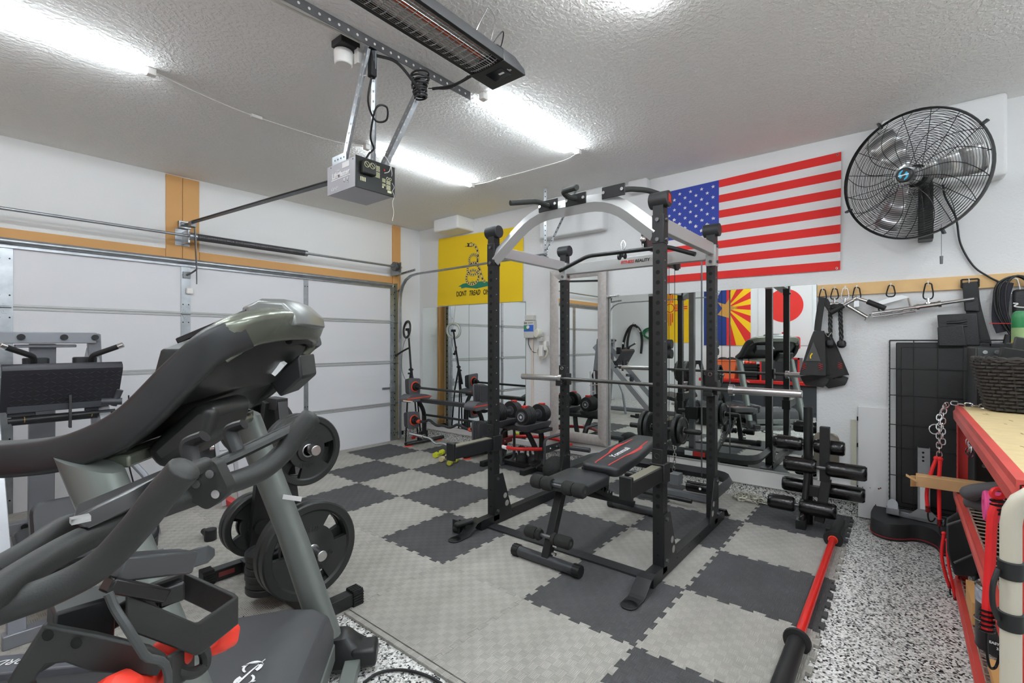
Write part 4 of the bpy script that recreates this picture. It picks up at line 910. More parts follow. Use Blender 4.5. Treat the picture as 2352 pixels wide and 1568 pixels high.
# carriage with its plates
cg = thing('weight_carriage', 'black sliding weight carriage with chain behind the rack', 'weight carriage', (3.86, 1.55, .45))
b = MB(); b.cyl((3.86, 1.86, .59), (3.86, 1.27, .59), .022, n=14); b.ball((3.86, 1.27, .59), .022); b.b2((3.845, 1.52, .5), (4.0, 1.6, .66)); b.build('peg_bar', m_black, cg, bev=.003)
b = MB(); b.b2((3.985, 1.60, .54), (4.06, 1.72, .66)); b.build('slide_bushing', m_blackm, cg)
def chain(b, pts, L=.03, r=.0028, w=.009):
    C = catmull(pts, 40); d = [0]
    for i in range(1, len(C)): d.append(d[-1]+(C[i]-C[i-1]).length)
    n = max(2, int(d[-1]/(L*.72))); j = 0
    for k in range(n):
        q = d[-1]*(k+.5)/n
        while d[j+1] < q and j < len(C)-2: j += 1
        t = (C[j+1]-C[j]).normalized(); c = C[j]+(C[j+1]-C[j])*((q-d[j])/max(1e-6, d[j+1]-d[j])); F = frame_to(t); a = k*PI/2
        s = F.col[0]*math.cos(a)+F.col[1]*math.sin(a)
        b.tube([c+t*(L/2-w)*sg+s*w*math.cos(an)+t*w*math.sin(an) for an, sg in ((0, 1), (PI/4, 1), (PI/2, 1), (3*PI/4, 1), (PI, 1), (PI, -1), (5*PI/4, -1), (3*PI/2, -1), (7*PI/4, -1), (0, -1))], r, 5, 0, True)
b = MB(); chain(b, [(3.79, 1.44, .50), (3.79, 1.44, .38), (3.79, 1.45, .27)], .036, .003, .01); b.build('chain', m_chrome, cg)
def plate_mesh(R, th, grips=True):
    """weight plate, axis z, three cut-out grip windows"""
    b = MB(); n = 48; prof = [(.026, -th*.32), (.026, th*.32)]
    rin, rg0, rg1 = .026, R*.52, R*.80
    def ring(r, z): return [(r*math.cos(2*PI*k/n), r*math.sin(2*PI*k/n), z) for k in range(n)]
    rows_r = [.026, .050, R*.32, rg0, rg1, R*.84, R*.97, R]
    zt = [th*.5, th*.5, th*.26, th*.22, th*.3, th*.5, th*.5, th*.36]
    T_ = [[b._v(p) for p in ring(r, z)] for r, z in zip(rows_r, zt)]; B_ = [[b._v(p) for p in ring(r, -z)] for r, z in zip(rows_r, zt)]
    def hole(i, k): return grips and i == 3 and (k % 16) in (1, 2, 3, 4, 5, 6, 7)
    for i in range(len(rows_r)-1):
        for k in range(n):
            q = (k+1) % n
            if hole(i, k): continue
            b.face((T_[i][k], T_[i+1][k], T_[i+1][q], T_[i][q])); b.face((B_[i][k], B_[i][q], B_[i+1][q], B_[i+1][k]))
    for k in range(n):
        q = (k+1) % n; b.face((T_[0][k], T_[0][q], B_[0][q], B_[0][k])); b.face((T_[-1][k], B_[-1][k], B_[-1][q], T_[-1][q]))
        if grips and hole(3, k):
            b.face((T_[3][k], T_[3][q], B_[3][q], B_[3][k])); b.face((T_[4][k], B_[4][k], B_[4][q], T_[4][q]))
            if not hole(3, (k-1) % n): b.face((T_[3][k], B_[3][k], B_[4][k], T_[4][k]))
            if not hole(3, q): b.face((T_[3][q], T_[4][q], B_[4][q], B_[3][q]))
    return b
m_plate = mat('plate_rubber', (38, 40, 39), .42)
m_iron = mat('cast_iron', (40, 42, 42), .5, .2, bump=(90, .0015))
M_I = Matrix.Identity(4)
def make_plate(kind, R, th, lb, label, group, grips=True, m=None, M=M_I):
    t = thing('weight_plate', label, 'weight plate', M=M, group=group)
    plate_mesh(R, th, grips).build('disc', m or m_plate, t, smooth=32, recalc=True)
    b = MB(); b.cyl((0, 0, -th*.52), (0, 0, th*.52), .031, n=20, cap=False); b.torus((0, 0, th*.5), (0, 0, 1), .028, .004, 20, 6); b.build('steel_insert', m_steel, t)
    b = MB()
    for a, s in ((-.6, lb), (1.5, 'YES4ALL'), (3.4, kind)):
        if not s: continue
        c = V3((math.cos(a), math.sin(a), 0)); b.text(s, c*R*.42+V3((0, 0, th*.27)), (-c.y, c.x, 0), c, R*.15, .0015)
    if lb: b.build('raised_lettering', m_plate, t, recalc=False)
    return t
def axM(c, ax, spin=0): return Matrix.Translation(V3(c)) @ frame_to(ax, (0, 0, 1)).to_4x4() @ Matrix.Rotation(spin, 4, 'Z')
cp0 = make_plate('', .125, .028, '', 'black iron plate on the carriage peg, left of the cables', 'plates on the lat carriage', False, m_iron, axM((3.86, 1.68, .59), (0, -1, 0)))
for y, R, lb in ((1.72, 1.1, 'black iron plate on the carriage peg, outermost on the garage-door side'), (1.44, 1.05, 'larger black iron plate on the carriage peg, right of the cables'), (1.40, .88, 'smaller black iron plate outermost on the carriage peg, right of the cables')):
    dup(cp0, axM((3.86, y, .59), (0, -1, 0)) @ Matrix.Scale(R, 4), lb)
# lat bar
t = thing('lat_bar', 'black cambered lat pulldown bar hanging from the rack pulley', 'lat bar', (3.25, 1.6, 1.86))
b = MB(); b.rtube([(3.25,2.196,1.896), (3.25,1.929,1.987), (3.25,1.392,1.982), (3.25,1.295,1.982), (3.25,1.093,1.904)], .0155, .05, 12); b.build('shaft', m_black, t)
b = MB(); b.box((3.25,1.626,1.969), (.012, .045, .05)); b.cyl((3.25,1.665,1.95), (3.25,1.648,1.948), .022); b.cyl((3.25,1.616,1.951), (3.25,1.605,1.95), .022); b.build('lug', m_black, t, bev=.003)
b = MB(); b.tube([(3.25,1.626,1.995), (3.25,1.64,2.039), (3.25,1.623,2.069), (3.25,1.605,2.034)], .004, 6, 5, True); b.build('carabiner', m_chrome, t)
# barbell
t = thing('barbell', 'long olympic barbell with steel sleeves resting on the rack hooks', 'barbell', (3.43, 1.62, .96))
BZ = .985; bx = 3.435
b = MB(); b.cyl((bx, 2.30, BZ+.012), (bx, .93, BZ), .0145, n=14); b.build('shaft', mat('worn_bar', (92, 92, 90), .35, .8), t)
for a, c in ((2.29, 2.735), (.925, .492)):
    s = 1 if c > a else -1; z = BZ+.012 if s > 0 else BZ; b = MB()
    b.lathe([(.0, 0), (.038, 0), (.038, .03), (.026, .032), (.025, abs(c-a)-.003), (.022, abs(c-a)), (0, abs(c-a))], (bx, a, z), (0, s, 0), 24); b.build('sleeve', m_steel, t)
# bench
bn = thing('weight_bench', 'black weight bench with red-striped back pad standing inside the rack', 'bench', (2.85, 1.63, 0))
for x, yy in ((2.275, (1.86, 1.41)), (3.42, (1.82, 1.38))):
    b = MB(); b.cyl((x, yy[0], .034), (x, yy[1], .034), .031, n=18); b.build('foot_bar', mat('bench_grey_black', (58, 59, 62), .4), bn)
    for y, s in ((yy[0], 1), (yy[1], -1)):
        b = MB(); b.cyl((x, y-s*.03, .034), (x, y+s*.015, .034), .034, n=24)
        for k in range(12): a = 2*PI*k/12; b.box((x+.034*math.cos(a), y-s*.008, .034+.034*math.sin(a)), (.005, .045, .005), Matrix.Rotation(-a, 3, 'Y'))
        b.build('end_cap', m_rubber, bn)
b = MB(); b.beam((2.275, 1.63, .045), (2.43, 1.63, .40), .05, .05, (0, 1, 0)); b.build('front_post', m_black, bn, bev=.003)
b = MB(); b.beam((2.43, 1.63, .39), (2.445, 1.63, .43), .056, .056, (0, 1, 0)); b.build('post_collar', m_plast, bn, bev=.003)
b = MB(); b.beam((2.44, 1.63, .415), (2.70, 1.63, .40), .045, .05); b.beam((2.55, 1.63, .39), (3.42, 1.63, .06), .04, .05); b.build('main_beam', m_black, bn, bev=.003)
b = MB(); P = [(2.74, .37), (2.74, .335), (2.95, .235), (3.0, .235), (3.0, .27), (2.97, .25), (2.965, .29), (2.93, .27), (2.92, .31), (2.885, .29), (2.875, .335), (2.845, .31), (2.83, .36), (2.795, .34)]
b.prism([(x, z) for x, z in P], (0, 1.585, 0), (1, 0, 0), (0, 0, 1), .006); b.prism(P, (0, 1.665, 0), (1, 0, 0), (0, 0, 1), .006); b.build('ladder_bracket', m_black, bn)
b = MB(); b.beam((3.02, 1.63, .49), (2.98, 1.63, .27), .03, .05); b.beam((2.70, 1.63, .47), (3.5, 1.63, .55), .04, .04); b.build('back_support', m_black, bn, bev=.002)
def pad(M, poly, th, name, m, par, sub=None):
    b = MB(); b.M = M; n = len(poly); cx = sum(p[0] for p in poly)/n; cy = sum(p[1] for p in poly)/n
    rings = []
    for z, k in ((0, .985), (th*.12, 1), (th*.72, 1), (th*.92, .985), (th, .95)): rings.append([(cx+(x-cx)*k, cy+(y-cy)*(1-(1-k)*1.2), z) for x, y in poly])
    b.loft(rings); return b.build(name, m, par, smooth=50)
def rounded(poly, r, k=5):
    out = []; n = len(poly)
    for i in range(n):
        p = V3((*poly[i], 0)); a = (V3((*poly[i-1], 0))-p); c = (V3((*poly[(i+1) % n], 0))-p); f = min(r, a.length*.45, c.length*.45); a.normalize(); c.normalize()
        for q in range(k+1): t_ = q/k; w = (p+a*f)*(1-t_)**2+p*2*t_*(1-t_)+(p+c*f)*t_*t_; out.append((w.x, w.y))
    return out
Ms = Matrix.Translation((2.49, 1.555, .435)) @ Matrix.Rotation(math.radians(-1), 4, 'Y')
pad(Ms, rounded([(-.165, -.15), (.165, -.15), (.165, .15), (-.165, .15)], .05), .055, 'seat_pad', m_vinyl, bn)
Mb = Matrix.Translation((2.66, 1.50, .475)) @ Matrix.Rotation(math.radians(-6), 4, 'Y')
bpd = pad(Mb, rounded([(0, -.135), (.30, -.135), (.76, -.085), (.76, .085), (.30, .135), (0, .135)], .05), .055, 'back_pad', m_vinyl, bn)
b = MB(); b.M = Mb; zt = .0562
for s in (-1, 1):
    A = [(.02, s*.045-.005), (.06, s*.05), (.25, s*.06), (.33, s*.075), (.45, s*.08), (.5, s*.065), (.62, s*.06)]; w = [.006, .005, .005, .012, .014, .006, .005]
    b.strip([(x, y-q, zt-(.003 if x < .03 else 0)) for (x, y), q in zip(A, w)], [(x, y+q, zt-(.003 if x < .03 else 0)) for (x, y), q in zip(A, w)])
b.build('red_stripe', m_red, bpd, recalc=False)
b = MB(); b.M = Mb; b.text('Yommuli', (.30, 0, zt), (1, -.05, 0), (0, 1, 0), .062, .0004, shear=.2, bold=.001); b.build('brand_lettering', m_white, bpd, recalc=False)
for x, z, ys, r in ((2.33, .465, ((1.77, 1.70), (1.695, 1.625), (1.545, 1.48), (1.475, 1.40)), .042), (2.29, .165, ((1.79, 1.715), (1.71, 1.68), (1.60, 1.575), (1.57, 1.47)), .036)):
    b = MB(); b.cyl((x, ys[0][0]+.0, z), (x, ys[-1][1], z), .0125, n=12); b.build('roller_bar', m_galvd, bn)
    for a, c in ys:
        b = MB(); b.lathe([(.013, 0), (r*.8, 0), (r, .012), (r, abs(a-c)-.012), (r*.8, abs(a-c)), (.013, abs(a-c))], (x, a, z), (0, -1, 0), 22); b.build('foam_roller', m_foam, bn)
b = MB(); b.beam((2.40, 1.63, .43), (2.335, 1.63, .465), .03, .04); b.build('roller_stem', m_black, bn)
b = MB(); b.cyl((2.722, 1.58, .345), (2.722, 1.575, .345), .016, n=6); b.build('hex_nut', mat('brass_nut', (196, 176, 100), .3, .8), bn)
b = MB(); b.cyl((2.285, 1.57, .08), (2.285, 1.60, .08), .01, n=6); b.cyl((2.30, 1.57, .12), (2.30, 1.60, .12), .01, n=6); b.build('bolts', m_steel, bn)
# spare roller hook on the mats by the left foot
t = thing('landmine_hook', 'small black pivot attachment lying by left front foot of the rack', 'rack attachment', (2.359,2.402,0))
b = MB(); b.cyl((2.249,2.353,0.075), (2.351,2.309,0.085), .02, n=14); b.ball((2.249,2.353,0.075), .02); b.build('padded_arm', m_rubber, t)
b = MB(); b.cyl((2.296,2.411,0.02), (2.349,2.379,0.03), .022, .018); b.ball((2.282,2.4,0.024), .024); b.build('knuckle', m_blackm, t)
b = MB(); b.b2((2.275, 2.36, 0), (2.285, 2.43, .09)); b.b2((2.305, 2.33, 0), (2.315, 2.40, .085)); b.cyl((2.345,2.358,0.045), (2.34,2.328,0.045), .012, n=8); b.build('bracket', m_black, t, bev=.004)
# ================= equipment along the mirror wall =================
m_dbgrey = mat('charcoal_plastic', (62, 62, 66), .5)
# adjustable dumbbells on their stand
t = thing('dumbbell_stand', 'black two-tray dumbbell stand with curved legs by the grey framed mirror', 'dumbbell stand', (3.9, 3.1, 0))
for y in (2.92, 3.46):
    b = MB(); b.b2((3.66, y-.03, .002), (4.22, y+.03, .052)); b.mi = 1; b.b2((3.655, y-.022, .01), (3.661, y+.022, .045)); b.build('foot', [m_black, m_steel if 0 else m_dark], t, bev=.004)
b = MB(); b.b2((3.88, 2.6, .004), (3.94, 3.46, .048)); b.build('cross_bar', m_black, t, bev=.003)
for y, yb in ((2.86, 2.92), (3.10, 2.98), (3.34, 3.42)):
    b = MB(); b.tube([(3.85, yb, .04), (3.96, yb, .07), (3.985, yb, .16), (3.95, (y+yb)/2, .32), (3.88, y, .46)], .02, 8, 8, rb=.034, up=(1, 0, 0)); b.build('leg', m_black, t)
b = MB(); b.b2((3.72, 2.75, .42), (3.95, 3.45, .455)); b.build('tray_rail', m_black, t, bev=.006)
for y in (2.88, 3.25):
    b = MB(); n = 20; rings = []
    for z, k in ((.44, .82), (.47, .95), (.50, 1), (.505, .95)): rings.append([(3.80+.22*k*math.copysign(abs(math.cos(a))**.6, math.cos(a)), y+.115*k*math.copysign(abs(math.sin(a))**.6, math.sin(a)), z+.02*abs(math.sin(a))**2) for a in [2*PI*q/n for q in range(n)]])
    b.loft(rings); b.build('tray', m_dbgrey, t, smooth=45)
def dumbbell(y, label):
    d = thing('adjustable_dumbbell', label, 'dumbbell', (3.80, y, .5), group='adjustable dumbbells')
    b = MB(); b.cyl((3.66, y, .585), (3.94, y, .585), .017, n=14); b.build('handle', mat('grip_grey', (90, 92, 96), .4, .4), d)
    for s in (-1, 1):
        for k in range(6):
            x = 3.80+s*(.085+.019*k); r = .102-.0035*k
            b = MB(); b.lathe([(.02, -.0075), (r-.006, -.0075), (r, -.003), (r, .003), (r-.006, .0075), (.02, .0075)], (x, y, .585), (1, 0, 0), 26); b.build('plate', m_rubber, d)
        b = MB(); b.cyl((3.80+s*.075, y, .585), (3.80+s*.205, y, .585), .05, n=22); dl = b.build('dial', m_dbgrey, d, bev=.004)
        b = MB(); b.torus((3.80+s*.2055, y, .585), (1, 0, 0), .036, .002, 22, 5); b.disc((3.80+s*.206, y, .585), (s, 0, 0), .014); b.build('dial_ring', mat('dial_mark', (196, 196, 196)), dl, recalc=False)
        b = MB(); b.prism([(-.02, 0), (.02, 0), (.026, .05), (-.026, .05)], (3.80+s*.14, y, .64), (0, 1, 0), (0, 0, 1), .05); b.build('red_selector', m_red, d, bev=.003)
dumbbell(2.88, 'red and black adjustable dumbbell on right-hand tray, facing the camera')
dumbbell(3.25, 'red and black adjustable dumbbell on left-hand tray, half behind the rack post')
# hex bar
t = thing('trap_bar', 'red open trap bar with grey handle hoops on floor by dumbbell stand', 'trap bar', (3.8, 2.9, 0))
zt = .25
b = MB(); b.rtube([(3.806,3.457,0.25), (3.675,3.207,0.25), (3.652,3.014,0.25), (3.828,2.795,0.25)], .018, .12, 10); b.rtube([(4.012,3.5,0.25), (4.268,3.299,0.25), (4.328,2.953,0.25), (4.162,2.666,0.25)], .018, .12, 10); fr_ = b.build('bent_tube', m_red, t)
b = MB(); b.cyl((3.666,3.169,0.25), (3.65,3.109,0.25), .0186, n=12); b.build('white_tape', m_white, fr_)
A_, B_ = V3((3.79,2.751,0.25)), V3((4.253,2.757,0.25))
b = MB(); b.beam(A_, B_, .012, .07); b.build('side_plate', m_grey if 0 else m_plast, t, bev=.003)
C_, D_ = V3((3.687,3.325,0.25)), V3((4.036,3.356,0.25))
b = MB(); b.beam(C_, D_, .012, .06); b.build('side_plate', mat('dark_red_paint', (130, 34, 34), .4), t, bev=.003)
b = MB()
for P in (A_+(B_-A_)*.25, A_+(B_-A_)*.5, C_+(D_-C_)*.3, C_+(D_-C_)*.6): b.ball(P+V3((-.012, -.008, 0)), .012, n=8, m=6)
b.build('bolts', m_steel, t)
for a, c in ((A_, B_), (C_+V3((.12, .0, 0)), D_+V3((.12, .05, 0)))):
    q = (c-a)*.92; b = MB(); h0 = V3((0, 0, -.236)); h1 = V3((0, 0, .11))
    b.rtube([a+h0+q*.04, a+h1+q*.04, a+h1+q, a+h0+q*.98, a+h0+q*.04], .0155, .06, 10); b.build('handle_hoop', mat('hoop_grey', (66, 68, 70), .45), t)
for a, d in ((A_+(B_-A_)*.55, V3((.03, -.36, 0))), (C_+(D_-C_)*.5, V3((.0, .3, 0)))):
    b = MB(); b.cyl(a, a+d, .0245, n=16); b.cyl(a+d*.1, a+d*.16, .032, n=16); b.build('sleeve', mat('sleeve_grey', (78, 80, 84), .4, .4), t, bev=.003)
b = MB(); b.ball((3.67, 2.52, .125), .125, n=24, m=16); tag(b.build('slam_ball', mat('slam_rubber', (34, 34, 34), .75, bump=(70, .008))), 'black textured slam ball behind the trap bar hoop', 'ball')
def kettle(c, label):
    k = thing('kettlebell', label, 'kettlebell', c, group='kettlebells')
    x, y, z = c; b = MB(); b.lathe([(0, 0), (.045, 0), (.062, .02), (.07, .06), (.06, .1), (.04, .122), (0, .13)], c, n=20); b.build('bell', m_iron, k)
    b = MB(); b.rtube([(x, y-.04, z+.10), (x, y-.052, z+.19), (x, y+.052, z+.19), (x, y+.04, z+.10)], .014, .035, 10); b.build('handle', m_iron, k)
kettle((3.98, 3.17, 0), 'black kettlebell on floor between dumbbell stand legs, nearer the garage door')
kettle((4.0, 3.03, 0), 'black kettlebell on floor right beside the other, nearer the slam ball')
# selectable barbell stand with straight and curl bars
t = thing('barbell_stand', 'black barbell stand with grey cradles near the garage door corner', 'barbell stand', (4.0, 4.3, 0))
for y in (4.86, 3.82):
    b = MB(); b.tube([(3.76, y, .035), (4.06, y, .03), (4.38, y, .03)], .024, 8, 4, rb=.03); b.build('foot', m_black, t)
    b = MB(); b.tube([(4.05, y, .03), (4.06, y, .25), (4.04, y, .42), (3.96, y, .56)], .03, 8, 6, rb=.022); b.b2((3.98, y-.02, .04), (4.10, y+.02, .16)); b.build('post', m_black, t)
    b = MB(); b.cyl((3.80, y, .004), (3.80, y, .012), .05, .045, 14); b.cyl((4.30, y, .004), (4.30, y, .012), .05, .045, 14); b.build('foot_pad', m_orange, t)
b = MB(); b.b2((3.93, 3.75, .545), (4.02, 4.9, .59)); b.b2((4.03, 3.86, .36), (4.06, 4.82, .385)); b.build('cross_rail', m_plast, t, bev=.004)
for y, s in ((4.87, 1), (3.72, -1)):
    b = MB(); b.prism(rounded([(-.17, .0), (.16, .02), (.2, .06), (.1, .09), (-.12, .10), (-.19, .05)], .03), (3.92, y, .555), (1, 0, 0), (0, 0, 1), .17); cr = b.build('cradle', mat('cradle_grey', (92, 92, 96), .5), t, bev=.008)
    b = MB(); b.prism([(-.19, .045), (.2, .05), (.2, .062), (-.19, .058)], (3.92, y-.086, .555), (1, 0, 0), (0, 0, 1), .004); b.build('red_trim', m_orange, cr)
    b = MB(); b.cyl((3.86, y-s*.02, .1), (3.86, y-s*.08, .13), .02, n=10); b.cyl((3.86, y-s*.05, .09), (3.86, y-s*.05, .16), .012); b.build('bar_hook', m_red, t)
    b = MB(); b.cyl((4.03, y-s*.02, .03), (4.03, y-s*.02, .36), .015); b.build('stay', m_black, t)
b = MB(); b.b2((3.735, 4.70, .572), (3.74, 4.88, .59)); b.build('sticker', m_white, t)
b = MB(); b.b2((3.734, 4.70, .583), (3.739, 4.88, .59)); b.build('orange_band', mat('sticker_orange', (230, 150, 60)), t)
def head(b_, t, c, s, r=.11):
    x, y, z = c
    for k in range(5):
        b = MB(); rr = r-.004*k; oct_ = rounded([(-rr*.75, -rr), (rr*.75, -rr), (rr*.85, rr*.9), (-rr*.85, rr*1.05)], .03, 3)
        b.prism(oct_, (x, y+s*.022*k, z), (1, 0, 0), (0, 0, 1), .018); b.build('weight', m_dbgrey if k else mat('cradle_grey', (92, 92, 96)), t, bev=.003)
    b = MB(); b.torus((x, y-s*.014, z), (0, 1, 0), .06, .008, 24, 6); b.build('red_ring', m_orange, t)
    b = MB(); b.cyl((x, y-s*.01, z), (x, y-s*.055, z), .054, .045, 18); b.cyl((x, y-s*.055, z), (x, y-s*.1, z), .03, .022, 14); b.build('dial', m_rubber, t, bev=.003)
t = thing('adjustable_barbell', 'adjustable straight barbell with red-ringed heads on upper cradles', 'barbell', (3.9, 4.28, .62))
b = MB(); b.cyl((3.9, 4.80, .735), (3.9, 3.78, .73), .0145, n=12); b.build('shaft', m_plast, t)
head(b, t, (3.9, 4.86, .745), 1); head(b, t, (3.9, 3.73, .735), -1)
t = thing('adjustable_curl_bar', 'adjustable zigzag curl bar with red-ringed heads on the lower rail', 'curl bar', (3.88, 4.28, .2))
b = MB(); b.rtube([(3.88, 4.80, .315), (3.88, 4.64, .315), (3.86, 4.54, .365), (3.86, 4.40, .30), (3.86, 4.28, .32), (3.86, 4.16, .30), (3.86, 4.02, .365), (3.88, 3.92, .315), (3.88, 3.78, .315)], .0165, .05, 12); b.build('shaft', m_plast, t)
b = MB(); b.cyl((3.88, 4.72, .315), (3.88, 4.78, .315), .024); b.cyl((3.88, 3.86, .315), (3.88, 3.80, .315), .024); b.build('red_sleeve', m_orange, t)
head(b, t, (3.88, 4.86, .32), 1); head(b, t, (3.88, 3.73, .32), -1)
t = thing('curl_bar', 'short chrome zigzag curl bar resting low on red hooks by the mats', 'curl bar', (3.84, 4.2, .1))
b = MB(); b.rtube([(3.80, 4.55, .155), (3.80, 4.44, .155), (3.79, 4.34, .10), (3.79, 4.2, .13), (3.79, 4.06, .095), (3.79, 3.96, .155), (3.80, 3.84, .155)], .0135, .05, 12); b.cyl((3.80, 4.55, .155), (3.80, 4.82, .165), .021, n=14); b.cyl((3.80, 3.84, .155), (3.80, 3.58, .16), .021, n=14); b.build('shaft', m_chrome, t)
b = MB(); b.torus((3.80, 4.56, .155), (0, 1, 0), .028, .006, 20, 6); b.torus((3.80, 3.84, .155), (0, 1, 0), .026, .006, 20, 6); b.build('collar', m_steel, t)
m_lime = mat('lime_vinyl', (198, 204, 40), .5)
for i, (c, m, lb) in enumerate((((3.68, 4.15, .035), m_lime, 'small lime hex-ended dumbbell on mats below the chrome curl bar'), ((3.60, 3.96, .032), mat('worn_beige', (196, 182, 140), .7), 'small worn beige dumbbell on mats right of lime one'), ((3.55, 3.78, .03), mat('olive_vinyl', (168, 170, 60), .5), 'small olive dumbbell on mats half behind the spotter arm'))):
    d = thing('hand_weight', lb, 'dumbbell', (c[0], c[1], 0), group='small hand weights'); x, y, z = c; u = V3((.85, .3, 0)).normalized()
    b = MB(); b.cyl(V3(c)-u*.05, V3(c)+u*.05, .013, n=10); b.build('handle', m_blackm if i == 1 else m, d)
    for s in (-1, 1): b = MB(); b.cyl(V3(c)+u*s*.045, V3(c)+u*s*.095, z-.001, n=6 if i == 0 else 10); b.build('head', m, d, bev=.004)
# ring light on tripod
t = thing('ring_light', 'white ring light with phone clamp on black tripod in the corner', 'ring light', (4.05, 5.12, 0))
RC = V3((4.02, 5.15, 1.48)); rn = V3((.93, -.25, -.1)).normalized()
b = MB(); b.torus(RC, rn, .108, .016, 36, 8); b.build('ring', mat('ring_white', (236, 236, 232), .4), t)
b = MB(); b.torus(RC-rn*.012, rn, .108, .0165, 36, 8); b.build('ring_back', m_plast, t)
b = MB(); b.box(RC+V3((0, 0, .0)), (.03, .07, .035)); b.tube([RC, RC+V3((0, -.015, -.06)), RC+V3((0, -.02, -.13))], .012, 8); b.build('phone_clamp', m_blackm, t)
b = MB(); b.cyl(RC+V3((0, -.02, -.12)), (4.0, 5.06, .95), .013, n=10); b.cyl((4.0, 5.06, .97), (3.99, 5.0, .70), .017, n=10); b.tube([(4.01, 5.1, 1.24), (3.96, 5.16, 1.2), (3.9, 5.26, 1.13)], .012, 8); b.ball((3.905, 5.25, 1.135), .018, (1, 1.5, 1)); b.build('pole', m_blackm, t)
b = MB(); b.torus((4.0, 5.06, .95), (0, 0, 1), .02, .014, 16, 6); b.cyl((3.99, 5.02, .9), (3.97, 5.08, .9), .012); b.build('lock_collar', m_blackm, t)
for dx, dy in ((-.03, .10), (.10, .02), (.02, -.1)): b = MB(); b.cyl((4.0, 5.06, .93), (3.99+dx, 4.99+dy*.4+.05, .62), .012, n=8); b.cyl((3.99+dx, 4.99+dy*.4+.05, .62), (4.0+dx*1.6, 5.03+dy*.8, .012-.026), .01, n=8); b.build('leg', m_blackm, t)
b = MB(); b.tube([RC+V3((.0, .03, -.11)), (3.98, 5.2, 1.25), (3.93, 5.16, .95), (3.98, 5.1, .75)], .003, 6); b.build('lead', m_cord, t)
t = thing('door_sensor', 'small dark door sensor at foot of the wooden jamb', 'sensor', (4.0, 5.34, .03))
b = MB(); b.b2((4.0, 5.33, .05), (4.09, 5.36, .1)); b.build('body', m_blackm, t, bev=.004); b = MB(); b.cyl((4.01, 5.33, .075), (4.01, 5.325, .075), .014); b.build('lens', m_dark, t)
# chain pile
b = MB(); rnd = random.Random(11)
for k in range(64):
    a = rnd.random()*2*PI; q = rnd.random()**.6; c = V3((4.27+.075*q*math.cos(a), .99+.14*q*math.sin(a), .01+.07*(1-q*.8)*rnd.random()))
    u = V3((math.cos(k*1.7+a), math.sin(k*1.7+a), .5*(rnd.random()-.5))).normalized(); F = frame_to(u); s = F.col[0]*math.cos(k)+F.col[1]*math.sin(k); w = .012; L = .018
    b.tube([c+u*(L*sg)+s*w*math.cos(an)+u*w*math.sin(an) for an, sg in ((0, 1), (PI/4, 1), (PI/2, 1), (3*PI/4, 1), (PI, 1), (PI, -1), (5*PI/4, -1), (3*PI/2, -1), (7*PI/4, -1), (0, -1))], .0036, 6, 0, True)
tag(b.build('chain_pile', mat('dull_chain', (214, 212, 200), .35, .7)), 'heap of loose steel chain on mats beside the mirror boards', 'chain')
# leg developer with rollers
t = thing('leg_developer', 'black leg developer attachment with eight glossy rollers standing by the mirror', 'gym attachment', (3.94, .5, 0))
b = MB(); b.cyl((4.0, .535, .0), (4.0, .535, .84), .03, n=18); b.mi = 1; b.disc((4.0, .535, .841), (0, 0, 1), .025); b.build('round_post', [m_black, m_dark], t)
b = MB(); b.beam((3.90, .455, .06), (3.93, .415, .36), .06, .045, (1, 0, 0)); b.b2((3.905, .395, .34), (3.955, .455, .72)); b.build('square_post', m_black, t, bev=.003)
b = MB(); b.b2((3.83, .53, .0), (3.90, .59, .06)); b.mi = 1; b.disc((3.865, .56, .0605), (0, 0, 1), .02); b.build('foot_socket', [m_black, m_dark], t)
b = MB(); b.cyl((3.87, .555, .05), (3.93, .52, .46), .02, n=14); b.box((3.93, .49, .26), (.05, .10, .07)); b.build('arm', m_black, t)
b = MB(); b.tube([(3.865, .555, .06), (3.85, .56, .085), (3.86, .545, .1)], .004, 6); b.build('pin_ring', m_steel, t)
b = MB(); b.cyl((3.83, .39, 0), (3.83, .39, .05), .02, n=12); b.build('stub', m_black, t)
for x, z, ya, yb in ((4.01, .565, (.76, .57), (.50, .315)), (3.91, .435, (.675, .47), (.415, .185)), (4.0, .265, (.70, .54), (.44, .20)), (3.87, .155, (.77, .60), (.57, .35))):
    b = MB(); b.cyl((x, ya[0]-.02, z), (x, yb[1]+.02, z-.0), .014, n=12); b.build('axle', m_galvd, t)
    for a, c in (ya, yb):
        L = abs(a-c); b = MB(); r = .052
        b.lathe([(.016, 0), (r*.8, .0), (r*.97, .012), (r, .03), (r, L-.03), (r*.97, L-.012), (r*.8, L), (.016, L)], (x, a, z), (0, -1, 0), 24); b.build('roller', m_gloss, t)
# long red and black bar
t = thing('body_bar', 'long red-shafted bar with black ends on mats edge at right', 'weighted bar', (3.0, .355, 0))
b = MB(); b.cyl((3.66, .352, .036), (2.33, .352, .036), .02, n=16); b.build('shaft', mat('glossy_red', (214, 40, 34), .25), t)
for x, s in ((3.66, 1), (2.33, -1)):
    b = MB(); b.lathe([(0, -.0), (.052, 0), (.055, .006), (.052, .016), (.03, .02), (.0345, .024), (.0345, .4 if s > 0 else .72), (.025, .43 if s > 0 else .75), (0, .43 if s > 0 else .75)], (x, .352, .038), (s, 0, 0), 24); b.build('sleeve', m_rubber, t)
    b = MB(); b.torus((x-s*.002, .352, .036), (1, 0, 0), .024, .004, 20, 6); b.build('orange_ring', m_orange, t)
